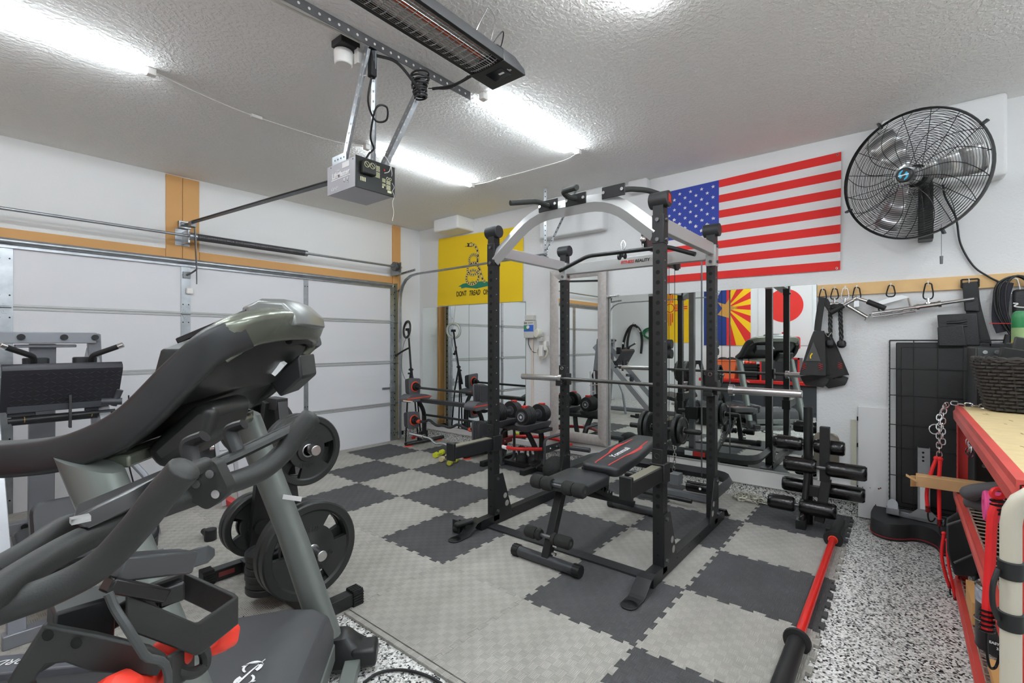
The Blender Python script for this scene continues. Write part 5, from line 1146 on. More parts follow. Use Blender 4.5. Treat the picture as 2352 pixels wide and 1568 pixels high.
# leaning panel, crate, case, post base
b = MB(); b.box((4.418, -.02, .41), (.018, .57, .83), Matrix.Rotation(.022, 3, 'Y')); pn = tag(b.build('leaning_panel', mat('panel_white', (222, 222, 222), .45), bev=.003), 'white flat cabinet door leaning on the wall beside the crate', 'panel')
b = MB(); rnd = random.Random(5)
for k in range(16): b.disc((4.4045+.0*k, .10+.14*rnd.random(), .05+.2*rnd.random()**1.3), (-1, 0, 0), .003+.006*rnd.random()**2, 7)
b.prism([(0, 0), (.012, .005), (.02, .03), (.012, .05), (.004, .025)], (4.4, .17, .065), (0, -1, 0), (0, 0, 1), .001); b.build('rust_stain', mat('rust_stain', (112, 50, 44), .7), pn).matrix_parent_inverse = Matrix.Translation(-pn.location)
b = MB()
for z in (.2, .52, .72): b.b2((4.395, .263, z), (4.408, .272, z+.03))
b.build('black_hinge', m_blackm, pn).matrix_parent_inverse = Matrix.Translation(-pn.location)
b = MB(); b.b2((4.425, .275, .14), (4.44, .31, .72)); tag(b.build('wall_strip', mat('strip_beige', (200, 198, 180), .6)), 'narrow beige strip on the wall left of the white panel', 'strip')
t = thing('drain_cover', 'rounded steel plate fixed low on wall behind the rollers', 'plate', (4.43, .47, .33))
b = MB(); b.M = Matrix.Translation((4.428, .47, .45)) @ Matrix.Rotation(PI/2, 4, 'Y'); b.rbox((0, 0, 0), (.30, .17, .02), .05, seg=5); b.build('plate', mat('bare_steel', (150, 144, 132), .35, .7), t)
t = thing('wire_crate', 'folded black wire dog crate with plastic tray leaning on the wall', 'crate', (4.36, -.14, .115))
def CX(z): return 4.33+.05*(z-.115)/1.2
cz0, cz1, cy0, cy1 = .118, 1.325, -.55, .075
b = MB(); b.box((4.38, (cy0+cy1)/2-.01, (cz0+cz1)/2), (.02, cy1-cy0-.05, cz1-cz0-.03), Matrix.Rotation(.041, 3, 'Y')); b.build('tray', mat('tray_black', (26, 26, 27), .4, bump=(30, .002)), t, bev=.008)
b = MB(); b.box((4.366, (cy0+cy1)/2-.01, (cz0+cz1)/2), (.012, cy1-cy0-.11, cz1-cz0-.1), Matrix.Rotation(.041, 3, 'Y')); b.build('tray_panel', mat('tray_black', (26, 26, 27)), t, bev=.005)
for dx in (0, .055):
    b = MB()
    for y in (cy0, cy1): b.cyl((CX(cz0)+dx, y, cz0), (CX(cz1)+dx, y, cz1), .0036, n=6)
    for z in (cz0, cz1): b.cyl((CX(z)+dx, cy0, z), (CX(z)+dx, cy1, z), .0036, n=6)
    if not dx:
        for y in (-.06, -.19, -.32, -.45): b.cyl((CX(cz0), y, cz0), (CX(cz1), y, cz1), .003, n=6)
        for z in (.36, .56, .72, .93, 1.12): b.cyl((CX(z), cy0, z), (CX(z), cy1, z), .003, n=6)
    b.build('wire_panel', m_black, t)
b = MB()
for k in range(40): z = cz0+.02+.03*k; b.cyl((CX(z)-.002, cy1+.004, z), (CX(z)+.057, cy1+.004, z), .002, n=5)
b.build('side_wires', m_black, t)
t = thing('guitar_case', 'black contoured instrument case with red piping on the floor under the crate', 'case', (4.3, 0, FZ))
top = [(4.095,0.175,0.1), (4.254,0.182,0.1), (4.509,0.164,0.1), (4.425, .15, .1), (4.425, -.35, .1), (4.2, -.44, .1), (3.917,-0.197,0.1), (4.066,-0.167,0.1), (4.118,-0.104,0.1), (4.103,-0.048,0.1), (4.038,0.008,0.1), (4.012,0.076,0.1), (4.035,0.135,0.1)]
top = [(p[0], p[1]) for p in top]; top = rounded(top, .04, 3)
cx = sum(p[0] for p in top)/len(top); cy = sum(p[1] for p in top)/len(top)
b = MB(); b.loft([[(cx+(x-cx)*k, cy+(y-cy)*k, z) for x, y in top] for z, k in ((FZ, .97), (FZ+.012, .995), (.05, 1), (.09, .995), (.1, .97))]); gc = b.build('shell', mat('case_fabric', (40, 40, 42), .6, bump=(200, .001)), t, smooth=50)
b = MB(); b.tube([(cx+(x-cx)*1.002, cy+(y-cy)*1.002, .004) for x, y in top], .0035, 6, 0, True); b.build('red_piping', mat('piping_red', (150, 34, 38), .5), gc)
t = thing('post_base', 'galvanised steel post base with tall perforated upright on the case', 'bracket', (4.2, -.07, .1))
b = MB(); b.beam((4.263,0.081,0.12), (4.205,-0.212,0.12), .05, .035); b.build('base_channel', m_galv, t, bev=.002)
b = MB(); U0 = V3((4.192,-0.11,0.158)); b.b2((U0.x-.005, U0.y-.03, .13), (U0.x+.005, U0.y+.03, .6)); b.b2((U0.x-.0, U0.y-.032, .13), (U0.x+.04, U0.y-.028, .6)); b.b2((U0.x-.0, U0.y+.028, .13), (U0.x+.04, U0.y+.032, .6)); b.prism([(-.09, 0), (.09, 0), (.03, .06), (-.03, .06)], (U0.x-.008, U0.y, .13), (0, 1, 0), (0, 0, 1), .004); up_ = b.build('upright', m_galv, t)
b = MB()
for z in (.57, .54, .515): b.disc((U0.x-.0056, U0.y+.004, z), (-1, 0, 0), .007, 8)
b.build('bolt_hole', m_dark, up_, recalc=False)
b = MB(); b.b2((U0.x-.0062, U0.y-.025, .17), (U0.x-.0055, U0.y+.02, .37)); lb = b.build('sticker', m_white, up_)
b = MB(); b.b2((U0.x-.0068, U0.y-.02, .345), (U0.x-.0063, U0.y+.005, .37)); b.build('orange_mark', m_orange, lb)
b = MB(); P0 = V3((4.21,0.056,0.14)); b.prism(rounded([(-.03, 0), (.03, 0), (.03, .06), (.0, .085), (-.03, .06)], .02), P0+V3((0, 0, .0)), (0, -1, 0), (.2, 0, 1), .005); b.box(P0, (.05, .07, .04)); lg = b.build('lug', m_galv, t, bev=.002)
# ================= left side: leg press, plate tree, treadmill, exercise bike =================
m_lp = mat('leg_press_grey', (140, 142, 148), .4, .45)
m_lpd = mat('leg_press_dark', (58, 60, 66), .45)
m_cap = mat('bolt_cap', (22, 22, 24), .3)
t = thing('leg_press', 'grey angled leg press with black diamond-plate footboard by the garage door', 'leg press', (.52, 4.1, 0))
cxl = .52
b = MB(); b.beam((.235, 4.52, 1.34), (.76, 4.52, 1.34), .07, .075); b.build('top_beam', m_lp, t, bev=.004)
for x, s in ((.245, -1), (.75, 1)):
    b = MB(); b.beam((x, 4.53, 1.37), (x+s*.07, 4.66, .06), .07, .06, (0, 1, 0)); b.build('rear_post', m_lp, t, bev=.004)
    b = MB(); b.beam((x, 4.62, 1.24), (x, 3.52, .06), .06, .10, (0, -.7, .7)); b.build('rail', mat('rail_light', (172, 174, 178), .35, .5), t, bev=.004)
    b = MB(); b.beam((x, 3.06, .22), (x, 3.0, .0), .06, .06, (0, 1, 0)); b.build('front_post', m_lp, t, bev=.003)
    b = MB(); gx = .405 if s < 0 else .672; b.rtube([(gx, 4.12, 1.17), (gx, 4.10, 1.225), (gx+s*.125, 4.04, 1.285)], .0165, .02, 10); b.build('hand_grip', m_blackm, t)
    b = MB(); b.cyl((gx+s*.118, 4.043, 1.282), (gx+s*.145, 4.032, 1.295), .018, n=12); b.build('chrome_cap', m_chrome, t, bev=.002)
    b = MB(); b.rbox((gx-s*.02, 4.2, 1.15), (.12, .06, .13), .02); b.build('shoulder_pad', m_vinyl, t)
b = MB()
for x in (.385, .59, .245, .75): b.cyl((x, 4.48, 1.345), (x, 4.47, 1.345), .02, n=14)
b.build('bolt_caps', m_cap, t)
b = MB(); b.beam((.50, 4.70, 0), (.50, 4.62, 1.3), .13, .06, (0, 1, 0)); b.beam((.36, 4.56, 1.285), (.66, 4.56, 1.285), .06, .02); b.build('centre_post', m_lp, t, bev=.004)
b = MB(); b.beam((.10, 4.72, .045), (.95, 4.72, .045), .07, .07); b.beam((.50, 4.70, .04), (.50, 3.0, .04), .08, .06); b.beam((.2, 3.0, .03), (.82, 3.0, .03), .06, .06); b.build('base_frame', m_lp, t, bev=.004)
b = MB()
for x in (.42, .60): b.cyl((x, 4.68, .05), (x, 4.67, .05), .02, n=14)
b.build('base_bolts', m_cap, t)
# foot plate: lip along the top, chevron treads
u = V3((1, 0, 0)); v = V3((0, -.52, .854)).normalized(); nrm = u.cross(v).normalized(); nrm = nrm if nrm.y < 0 else -nrm
PO = V3((.545, 4.12, 1.02))
def fp(x, y, z=0): return PO+u*x+v*y+nrm*z
b = MB(); sec = [(-.155, 0), (.12, 0), (.142, -.006), (.155, -.022), (.16, -.05), (.148, -.05), (.142, -.03), (.132, -.018), (.12, -.014), (-.155, -.014)]
b.loft([[fp(x, a*1.0, z) for a, z in sec] for x in (-.275, .275)]); fpl = b.build('foot_plate', mat('foot_plate_black', (44, 44, 50), .45), t, bev=.003)
b = MB()
for r in range(9):
    for c in range(16):
        x = -.26+.0345*c; y = -.135+.031*r; s = 1 if (r+c) % 2 else -1; q = V3((.0125, .008*s, 0))
        A_ = fp(x-q.x, y-q.y, .001); B_ = fp(x+q.x, y+q.y, .001); w = v*.0028
        if -.265 < x-q.x and x+q.x < .272: b.loft([[A_-w*.3, A_+w*.3, A_+w*.2+nrm*.0003], [(A_+B_)/2-w, (A_+B_)/2+w, (A_+B_)/2+nrm*.0026], [B_-w*.3, B_+w*.3, B_+w*.2+nrm*.0003]])
b.build('tread_pattern', mat('foot_plate_black', (44, 44, 50)), fpl)
b = MB(); b.cyl(fp(-.24, -.20, .03), fp(.26, -.19, .03), .016, n=12); b.build('pivot_bar', m_plast, t)
b = MB()
for x in (-.17, .14): b.torus(fp(x, -.197, .03), u, .0165, .002, 16, 5)
b.build('brass_washer', m_gold, t)
b = MB(); b.prism([(-.02, -.1), (.02, -.1), (.012, .06), (0, .12)], fp(.03, -.15, .05), nrm*.3+V3((0, -1, .1)), v, .012); b.build('stop_lever', m_plast, t)
b = MB(); b.box(fp(-.18, -.17, -.02), (.12, .03, .06)); b.box(fp(.17, -.17, -.02), (.12, .03, .06)); b.beam(fp(-.22, -.24, -.02), fp(.2, -.24, -.02), .05, .05); b.b2((.30, 4.18, .88), (.74, 4.36, .95)); b.build('sled', m_lpd, t, bev=.003)
b = MB(); b.cyl((.76, 4.0, .90), (.79, 3.98, 1.0), .018, n=12); b.cyl((.7, 4.0, .93), (.80, 3.98, .925), .022, n=12); b.build('weight_horn', m_lpd, t)
b = MB(); b.beam((.27, 4.15, .66), (.72, 4.0, .70), .04, .05); b.cyl((.36, 4.1, .60), (.36, 4.05, .60), .05, n=16); b.build('lower_cross', m_lpd, t, bev=.003)
b = MB(); b.M = Matrix.Translation((.50, 3.16, .30)) @ Matrix.Rotation(math.radians(12), 4, 'X'); b.rbox((0, 0, .03), (.50, .42, .07), .06, seg=4); b.build('seat', m_vinyl, t)
b = MB(); b.M = Matrix.Translation((.50, 2.94, .46)) @ Matrix.Rotation(math.radians(58), 4, 'X'); b.rbox((0, 0, 0), (.44, .30, .07), .05, seg=4); b.build('back_rest', m_vinyl, t)
b = MB(); b.rtube([(.84, 4.1, .55), (.93, 3.98, .40), (.97, 3.9, .02)], .02, .04, 10); b.build('side_stay', m_lp, t)
# folded frame with a black board and a hanging cord behind the treadmill
t = thing('folding_ladder', 'folded grey aluminium frame with black board standing behind the treadmill', 'folding frame', (1.42, 4.25, 0))
b = MB(); b.prism([(-.14, 0), (.06, 0), (.08, .42), (-.02, .50), (-.12, .48)], (1.36, 4.22, .32), (1, 0, 0), (0, .15, 1), .02); b.build('board', m_blackm, t, bev=.004)
for x in (1.44, 1.56):
    b = MB(); b.beam((x-.03, 4.26, .80), (x+.03, 4.18, .02), .03, .02, (0, 1, 0)); b.build('stile', mat('aluminium', (200, 202, 206), .35, .7), t, bev=.002)
b = MB()
for k in range(6): z = .12+.11*k; b.beam((1.455-.0*k, 4.2+.01*k, z), (1.575, 4.2+.01*k, z), .03, .012)
b.build('rungs', mat('aluminium', (200, 202, 206)), t, bev=.001)
b = MB(); b.cyl((1.29, 4.19, .56), (1.38, 4.19, .565), .013); b.build('grip', m_plast, t)
b = MB(); b.cyl((1.38, 4.19, .565), (1.52, 4.2, .57), .008); b.cyl((1.36, 4.17, .50), (1.39, 4.17, .50), .025, n=16); b.build('axle', m_chrome, t)
b = MB(); b.b2((1.5, 4.05, 0), (1.56, 4.3, .05)); b.b2((1.52, 4.03, .0), (1.56, 4.06, .09)); b.build('red_foot', m_red, t, bev=.003)
b = MB(); b.tube([(1.10, 5.25, .85), (1.105, 5.26, .6), (1.10, 5.27, .3), (1.15, 5.28, .02)], .006, 6); tag(b.build('hanging_lead', m_cord), 'thin black cord hanging down in front of the garage door panel', 'cord')
# plate tree
t = thing('plate_tree', 'black steel weight plate tree standing behind the treadmill', 'weight tree', (1.15, 2.55, 0))
PX = 1.15
b = MB(); b.b2((PX-.03, 2.15, .012), (PX+.03, 2.95, .07)); b.build('base_beam', m_black, t, bev=.003)
for y in (2.15, 2.95):
    b = MB(); b.b2((PX-.20, y-.03, .006), (PX+.20, y+.03, .066)); ft = b.build('foot', m_black, t, bev=.003)
    for s in (-1, 1):
        b = MB(); b.b2((PX+s*.17, y-.034, 0), (PX+s*.225, y+.034, .072))
        for k in range(5): b.b2((PX+s*(.17), y-.03+.0135*k, .07), (PX+s*.225, y-.024+.0135*k, .078)); b.b2((PX+s*.17, y-.0385, .006+.013*k), (PX+s*.225, y-.034, .013+.013*k))
        b.build('end_cap', m_rubber, ft)
b = MB(); b.b2((PX-.15, 2.917, .025), (PX-.07, 2.9195, .05)); b.build('label', mat('label_dark_red', (120, 50, 48)), t)
b = MB(); b.beam((PX, 2.82, .06), (PX, 2.60, 1.0), .10, .04, (0, 1, 0)); b.beam((PX, 2.28, .06), (PX, 2.52, 1.0), .05, .05, (0, 1, 0)); b.b2((PX-.03, 2.5, .96), (PX+.03, 2.64, 1.02)); b.build('post', m_black, t, bev=.003)
pegs = [(2.36, 2.10, .318), (2.44, 2.155, .80), (2.74, 2.98, .30), (2.64, 2.98, .84)]
for a, c, z in pegs:
    b = MB(); b.cyl((PX, a, z), (PX, c, z), .0245, n=18); b.build('peg', m_steel, t, bev=.003)
    b = MB(); b.cyl((PX, a, z), (PX, a+(.012 if a > c else -.012), z), .04, n=18); b.build('peg_flange', m_black, t)
b = MB()
for y, z in ((2.2, .04), (2.3, .04), (2.88, .04)): b.cyl((PX+.03, y, z), (PX+.042, y, z), .012, n=6)
b.build('bolts', m_steel, t)
P45 = make_plate('20.4KG', .228, .05, '45LB', 'outermost black 45 lb plate on lower peg of tree, facing the camera', 'plates on the plate tree', True, None, axM((PX, 2.215, .318), (0, -1, 0), .5))
dup(P45, axM((PX, 2.27, .318), (0, -1, 0), .7), 'black 45 lb plate directly behind the outermost one, lower peg of tree')
P25 = make_plate('11.4KG', .166, .042, '25LB', 'outermost black 25 lb plate on upper peg of tree, facing the camera', 'plates on the plate tree', True, None, axM((PX-.01, 2.23, .795), (0, -1, 0), -.3))
for k, lb in ((1, 'black plate second on upper front peg of tree'), (2, 'black plate third on upper front peg of tree')): dup(P25, axM((PX-.01, 2.23+.046*k, .795), (0, -1, 0), .3*k), lb)
for k, lb in enumerate(('first', 'second', 'third', 'fourth')): dup(P25, axM((PX, 2.72+.048*k, .84), (0, -1, 0), .2*k), 'black plate %s in upper rear stack of tree, counted from the post' % lb)
for k, lb in enumerate(('nearer', 'farther')): dup(P25, axM((PX, 2.80+.05*k, .30), (0, -1, 0), .9+.2*k) @ Matrix.Scale(1.02, 4), 'black plate on lower rear peg of tree, %s of the two' % lb)
SP = make_plate('', .098, .032, '', 'small black plate lowest in flat stack at tree base', 'small plates stacked flat', False, m_iron, Matrix.Translation((1.075, 2.5, .0875)))
for k in range(1, 6): dup(SP, Matrix.Translation((1.075+.003*math.sin(k*2), 2.5, .0875+.0335*k)), 'small black plate %s from the bottom in flat stack at tree base' % ORD[k])
t = thing('rubber_cup', 'short black rubber capped stub standing on mats left of the tree', 'rubber foot', (1.178,3.58,0))
q = V3((1.178,3.58,0)); b = MB(); b.cyl(q, q+V3((0, 0, .075)), .036, n=20); b.build('cap', m_rubber, t, bev=.004); b = MB(); b.cyl(q+V3((0, 0, .02)), q+V3((.0, .12, .03)), .02); b.build('tube', m_black, t)
# treadmill, local axes: x = towards its front, y = across, z = up
TM = frameM((.80, 1.455, 0), (.75, -.6614, 0), (.6614, .75, 0), (0, 0, 1))
m_tg = mat('treadmill_grey', (122, 128, 124), .4, .35)
m_tb = mat('treadmill_black', (34, 35, 36), .38)
m_tdk = mat('treadmill_shroud', (70, 71, 73), .5, bump=(400, .0006))
m_tlt = mat('treadmill_pewter', (128, 132, 120), .25, .6)
t = thing('treadmill', 'large grey and black treadmill with wraparound console, left foreground', 'treadmill', M=TM)
def ell(u, w, z, a, b_, n=14, tilt=0, p=2.5):
    out = []
    for k in range(n):
        q = 2*PI*k/n; x = a*math.copysign(abs(math.cos(q))**(2/p), math.cos(q)); y = b_*math.copysign(abs(math.sin(q))**(2/p), math.sin(q)); out.append((u+x*math.cos(tilt), w+y, z-x*math.sin(tilt)))
    return out
for w in (.42, -.42):
    b = MB(); b.loft([ell(u, w, z, a, .042, tilt=.35) for u, z, a in ((-.015, -.02, .075), (-.075, .10, .068), (-.21, .53, .064), (-.395, 1.045, .066))]); up_ = b.build('upright', m_tg, t, smooth=50)
    if w > 0: b = MB(); c = V3((-.20, w-.045, .70)); b.box(c, (.07, .002, .018), Matrix.Rotation(.2, 3, 'Y')); b.build('sticker', m_white, up_)
    b = MB(); s = 1 if w > 0 else -1
    b.loft([ell(u, w, z, a, c, tilt=0, p=3.5) for u, z, a, c in ((.0, .02, .10, .07), (.0, .055, .10, .072), (-.035, .10, .075, .056), (-.055, .125, .07, .05))]); b.build('upright_boot', m_tb, t, smooth=50)
    b = MB(); b.b2((-1.95, w-.035, .012), (.10, w+.035, .05)); b.build('base_tube', m_tb, t, bev=.006)
    b = MB(); b.box((.07, w-.02, .05), (.10, .10, .075)); b.build('transport_wheel', m_tb, t, bev=.015)
b = MB(); b.b2((.0, -.4, .015), (.06, .4, .055)); b.build('cross_tube', m_tg, t, bev=.004)
# motor hood
b = MB(); secs = []
for w, k in ((-.335, .90), (-.32, .98), (-.2, 1), (.2, 1), (.32, .98), (.335, .90)):
    secs.append([(-.56, w, .10), (-.56, w, .245*k), (-.40, w, .285*k), (-.20, w, .302*k), (-.11, w, .295*k), (-.055, w, .262*k), (-.035, w, .20*k), (-.035, w, .10)])
b.loft(secs); hood = b.build('motor_hood', m_tdk, t, smooth=40, bev=.01, seg=3)
b = MB(); b.b2((-.055, -.33, .07), (-.03, .33, .14)); b.build('hood_trim', m_tg, t, bev=.006)
b = MB(); b.tube([(-.36, .334, .275), (-.37, .2, .2945), (-.375, 0, .295), (-.37, -.2, .2945), (-.36, -.334, .275)], .0018, 5); b.build('seam', m_dark, hood)
b = MB(); b.text('Nordic', (-.455, -.02, .2795), (-.06, -1, 0), (1, 0, .2), .075, .0006, shear=.25); b.build('script', m_blackm, hood, recalc=False)
b = MB(); zz = .3032; ox, oy = -.205, -.05
def arc(cx, cy, r, a0, a1, w0, w1, n=18):
    A = []; B = []
    for k in range(n+1):
        q = k/n; a = a0+(a1-a0)*q; w = w0+(w1-w0)*q; A.append((ox+cx+(r-w)*math.cos(a), oy+cy+(r-w)*math.sin(a), zz)); B.append((ox+cx+(r+w)*math.cos(a), oy+cy+(r+w)*math.sin(a), zz))
    b.strip(A, B)
arc(-.0, .03, .024, -.8, 4.2, .007, .003); arc(0, -.03, .024, PI-.8, PI+4.2, .007, .003); arc(0, 0, .048, .9, 2.3, .002, .002); arc(0, 0, .048, .9+PI, 2.3+PI, .002, .002)
b.strip([(ox+.028, oy+.062, zz), (ox+.006, oy+.01, zz), (ox-.012, oy-.04, zz), (ox-.03, oy-.075, zz)], [(ox+.026, oy+.064, zz), (ox-.0, oy+.012, zz), (ox-.02, oy-.036, zz), (ox-.032, oy-.074, zz)]); b.build('hood_logo', m_white, hood, recalc=False)
# deck
b = MB(); b.b2((-2.0, -.33, .06), (-.5, .33, .16)); b.build('deck', m_tb, t, bev=.01)
b = MB(); b.b2((-2.02, -.265, .155), (-.5, .265, .166)); b.build('belt', mat('belt_grey', (54, 54, 55), .8, bump=(300, .001)), t)
for w in (.33, -.33):
    b = MB(); b.loft([[(u, w-.065, .14), (u, w-.06, .19), (u, w+.05, .19), (u, w+.068, .15), (u, w+.068, .06), (u, w-.065, .06)] for u in (-2.04, -.54)]); r_ = b.build('side_rail', mat('rail_grey', (88, 90, 96), .4), t, bev=.006)
    b = MB(); b.text('NORDICTRACK', (-1.18, w, .1915), (-1, 0, 0), (0, -1, 0), .045, .0005, shear=.3); b.build('rail_lettering', m_white, r_, recalc=False)
# handrail arms sweeping up into the console
def armpath(s): return [(-.62 if s < 0 else -.47, s*.415, 1.06), (-.52 if s < 0 else -.45, s*.415, 1.06), (-.42, s*.415, 1.075), (-.315, s*.413, 1.13), (-.22, s*.405, 1.235), (-.165, s*.385, 1.30), (-.115, s*.34, 1.335)]
for s in (1, -1):
    b = MB(); b.tube(armpath(s), lambda q: .037+.006*q, 16, 8, rb=.03, up=(0, 0, 1), sq=5); b.build('handrail', m_tb, t, smooth=50)
b = MB(); P = [(-.165, -.37, 1.30), (-.125, -.35, 1.33), (-.095, -.28, 1.352), (-.078, -.14, 1.362), (-.075, 0, 1.364), (-.078, .14, 1.362), (-.095, .28, 1.352), (-.125, .35, 1.33), (-.165, .37, 1.30)]
b.tube(P, .046, 16, 6, rb=.026, up=(.35, 0, .93), sq=4); b.build('console_rim', m_tlt, t, smooth=50)
b = MB(); rows = []
for w, k in ((-.385, .0), (-.34, .6), (-.24, .9), (0, 1), (.24, .9), (.34, .6), (.385, 0)):
    uf = -.085-.09*(1-k); zf = 1.345-.05*(1-k); ub, zb = -.40, 1.035+.015*k
    rows.append([(uf-.10, w, zf+.0), (uf-.015, w, zf-.005), (uf-.02, w, zf-.035), (uf-.08, w, zf-.115*k-.05), (-.26-.02*k, w, 1.17-.03*k), (ub+.05, w, zb+.02), (ub, w, zb), (ub-.03, w, zb+.045), (-.30, w, 1.19)])
b.loft(rows); b.build('console_body', mat('console_black', (36, 37, 36), .33), t, smooth=40, bev=.006)
b = MB(); b.loft([[(-.20, w*k, 1.18), (-.10, w*k, 1.27), (-.09, w*k, 1.19), (-.16, w*k, 1.125)] for w, k in ((.10, 1), (.30, 1))]); b.build('speaker_box', m_tb, t, bev=.008)
b = MB(); b.loft([[(-.34, w, 1.05), (-.22, w, 1.165), (-.17, w, 1.15), (-.19, w, 1.07), (-.30, w, .995)] for w in (-.34, -.1)]); b.build('motor_pod', mat('console_black', (46, 47, 46)), t, bev=.03, seg=4)
b = MB(); b.prism([(-.04, -.012), (.0, -.018), (.04, .012), (.0, .018)], (-.145, .02, 1.232), (0, 1, .25), (.6, 0, .75), .03); b.build('back_emblem', m_white, t)
b = MB(); b.loft([[(-.20+.03*k, w, 1.41), (-.14, w, 1.44-.012*k), (-.075, w, 1.44-.016*k), (-.025-.02*k, w, 1.395-.008*k), (-.02-.02*k, w, 1.36), (-.17, w, 1.345)] for w, k in ((-.16, 1), (-.13, .2), (.0, 0), (.13, .2), (.16, 1))]); b.build('screen_hood', mat('hood_pewter', (132, 134, 132), .3, .5), t, smooth=45, bev=.006)
b = MB(); b.prism([(-.16, -.1), (.16, -.1), (.16, .1), (-.16, .1)], (-.26, 0, 1.355), (0, 1, 0), (.9, 0, .42), .018); b.build('screen', mat('screen_black', (14, 15, 20)), t, bev=.004)
b = MB(); b.tube([(-.33, -.25, 1.03), (-.36, 0, 1.02), (-.33, .3, 1.03)], .02, 8); b.b2((-.46, -.38, 1.02), (-.34, .38, 1.05)); b.build('cross_brace', m_tlt, t, bev=.006)
b = MB(); b.tube([(-.09, -.05, 1.315), (-.08, .1, 1.315), (-.11, .27, 1.30)], .011, 8); b.build('cable_loom', m_blackm, t)
# exercise bike (handlebar end is what the picture shows)
m_bg = mat('bike_charcoal', (38, 39, 38), .55, bump=(500, .0004))
m_bb = mat('bike_black', (34, 35, 36), .4)
t = thing('exercise_bike', 'dark grey exercise bike handlebars with tray and dumbbell holders, nearest left', 'exercise bike', (.1, .7, FZ))
HP = lambda q: .0185
for pts, nm in (([(0.004,0.602,1.081), (0.04,0.613,1.079), (0.075,0.609,1.084), (0.104,0.598,1.099), (0.125,0.58,1.129), (0.14,0.56,1.16), (0.151,0.547,1.18), (0.157,0.539,1.191)], 'near_handlebar'), ([(0.017,0.57,1.097), (0.053,0.637,1.094), (0.106,0.715,1.089), (0.177,0.77,1.089), (0.26,0.795,1.094), (0.33,0.803,1.103), (0.374,0.812,1.125), (0.403,0.808,1.162), (0.425,0.804,1.186)], 'far_handlebar')):
    b = MB(); b.tube(pts, lambda q: (.0135+.0045*q*(1 if nm[0] == 'f' else .35))*(1 if q < .97 else max(.35, math.sqrt(max(0, 1-((q-.97)/.03)**2)))), 16, 8); b.build('handlebar', m_bg, t, smooth=60)
b = MB(); b.tube([(0.035,0.708,1.077), (0.072,0.789,1.067), (0.113,0.85,1.07), (0.151,0.867,1.066)], .015, 12); b.build('elbow_bar', m_bg, t)
b = MB(); b.tube([(0.24,0.803,1.118), (0.315,0.814,1.137), (0.384,0.816,1.16), (0.412,0.812,1.171)], .0075, 8, rb=.012); b.tube([(0.258,0.844,1.118), (0.329,0.852,1.138), (0.417,0.838,1.171)], .004, 8); b.build('loop_bar', m_bg, t)
for pts in ([(0.236,0.768,1.125), (0.231,0.775,1.151), (0.229,0.777,1.168), (0.233,0.772,1.174), (0.243,0.76,1.18)], [(0.306,0.817,1.14), (0.301,0.824,1.161), (0.3,0.825,1.173), (0.304,0.819,1.178), (0.313,0.809,1.182)]):
    b = MB(); b.tube(pts, .0115, 10, 5, rb=.007); b.build('hook_grip', m_bb, t)
b = MB(); b.cyl((0.205,0.703,1.147), (0.23,0.72,1.15), .011, .009, 12); b.ball((0.23,0.72,1.15), .009); b.build('peg', m_bg, t)
O = V3((0.254,0.762,1.112)); rtv = V3((.626, -.78, 0)); 
b = MB(); b.prism(rounded([(-.025, .03), (.008, .034), (.027, -.005), (.022, -.018), (-.002, -.036), (-.03, -.02)], .008), O, rtv, (0, 0, 1), .02); bk_ = b.build('bracket_plate', m_bg, t, bev=.003)
b = MB()
for px_, pz in ((.004, .016), (.012, -.012), (-.015, .002)): b.cyl(O+rtv*px_+V3((-.78*.01, -.626*.01, pz)), O+rtv*px_+V3((-.78*.014, -.626*.014, pz)), .006, n=12)
b.build('bolts', m_steel, bk_)
b = MB(); b.loft([[(0.102,0.736,1.111), (0.157,0.762,1.124), (0.223,0.793,1.138), (0.244,0.815,1.134), (0.239,0.805,1.119), (0.171,0.745,1.106), (0.113,0.706,1.103), (0.105,0.716,1.105)], [(0.125,0.867,1.092), (0.188,0.884,1.105), (0.256,0.895,1.122), (0.268,0.896,1.122), (0.263,0.887,1.11), (0.2,0.87,1.091), (0.135,0.839,1.084), (0.127,0.848,1.084)]]); tr_ = b.build('accessory_tray', mat('tray_gloss', (22, 22, 23), .25), t, bev=.004)
b = MB(); b.box((0.106,0.707,1.116), (.016, .012, .006)); b.build('latch', m_chrome, tr_)
b = MB(); b.beam((0.144,0.779,1.027), (0.238,0.822,0.99), .04, .03); b.loft([[V3((0.238,0.822,0.99))+V3(o) for o in ((.0, 0, .015), (.0, 0, -.015), (.03, .0, -.015), (.03, 0, .015))], [V3((0.263,0.838,0.98))+V3(o) for o in ((.0, 0, .010), (.0, 0, -.004), (.02, .0, -.004), (.02, 0, .010))]]); sl_ = b.build('slider', mat('slider_grey', (84, 86, 88), .35, .3), t, bev=.003)
b = MB(); b.beam((0.192,0.815,1.02), (0.222,0.825,1.008), .008, .002); b.build('slot', m_dark, sl_)
b = MB(); b.beam((0.137,0.756,1.017), (0.199,0.774,0.972), .022, .018); b.box((0.208,0.78,0.969), (.03, .02, .026)); b.build('clamp_lever', mat('tray_gloss', (22, 22, 23)), t, bev=.003)
def band(pts, h, th, name):
    """upright strap bent along pts"""
    b = MB(); P = [V3(p) for p in pts]; rings = []
    for i, p in enumerate(P):
        d = (P[min(i+1, len(P)-1)]-P[max(i-1, 0)]); d.z = 0; n = V3((-d.y, d.x, 0)).normalized()*th/2
        rings.append([p+n, p-n, p-n-V3((0, 0, h)), p+n-V3((0, 0, h))])
    b.loft(rings); return b.build(name, m_bg, t, bev=.004, smooth=40)
band([(0.205,0.894,0.943), (0.269,0.942,0.927), (0.318,0.865,0.894), (0.317,0.851,0.895), (0.244,0.783,0.912), (0.236,0.776,0.917), (0.157,0.762,0.995)], .046, .008, 'dumbbell_holder')
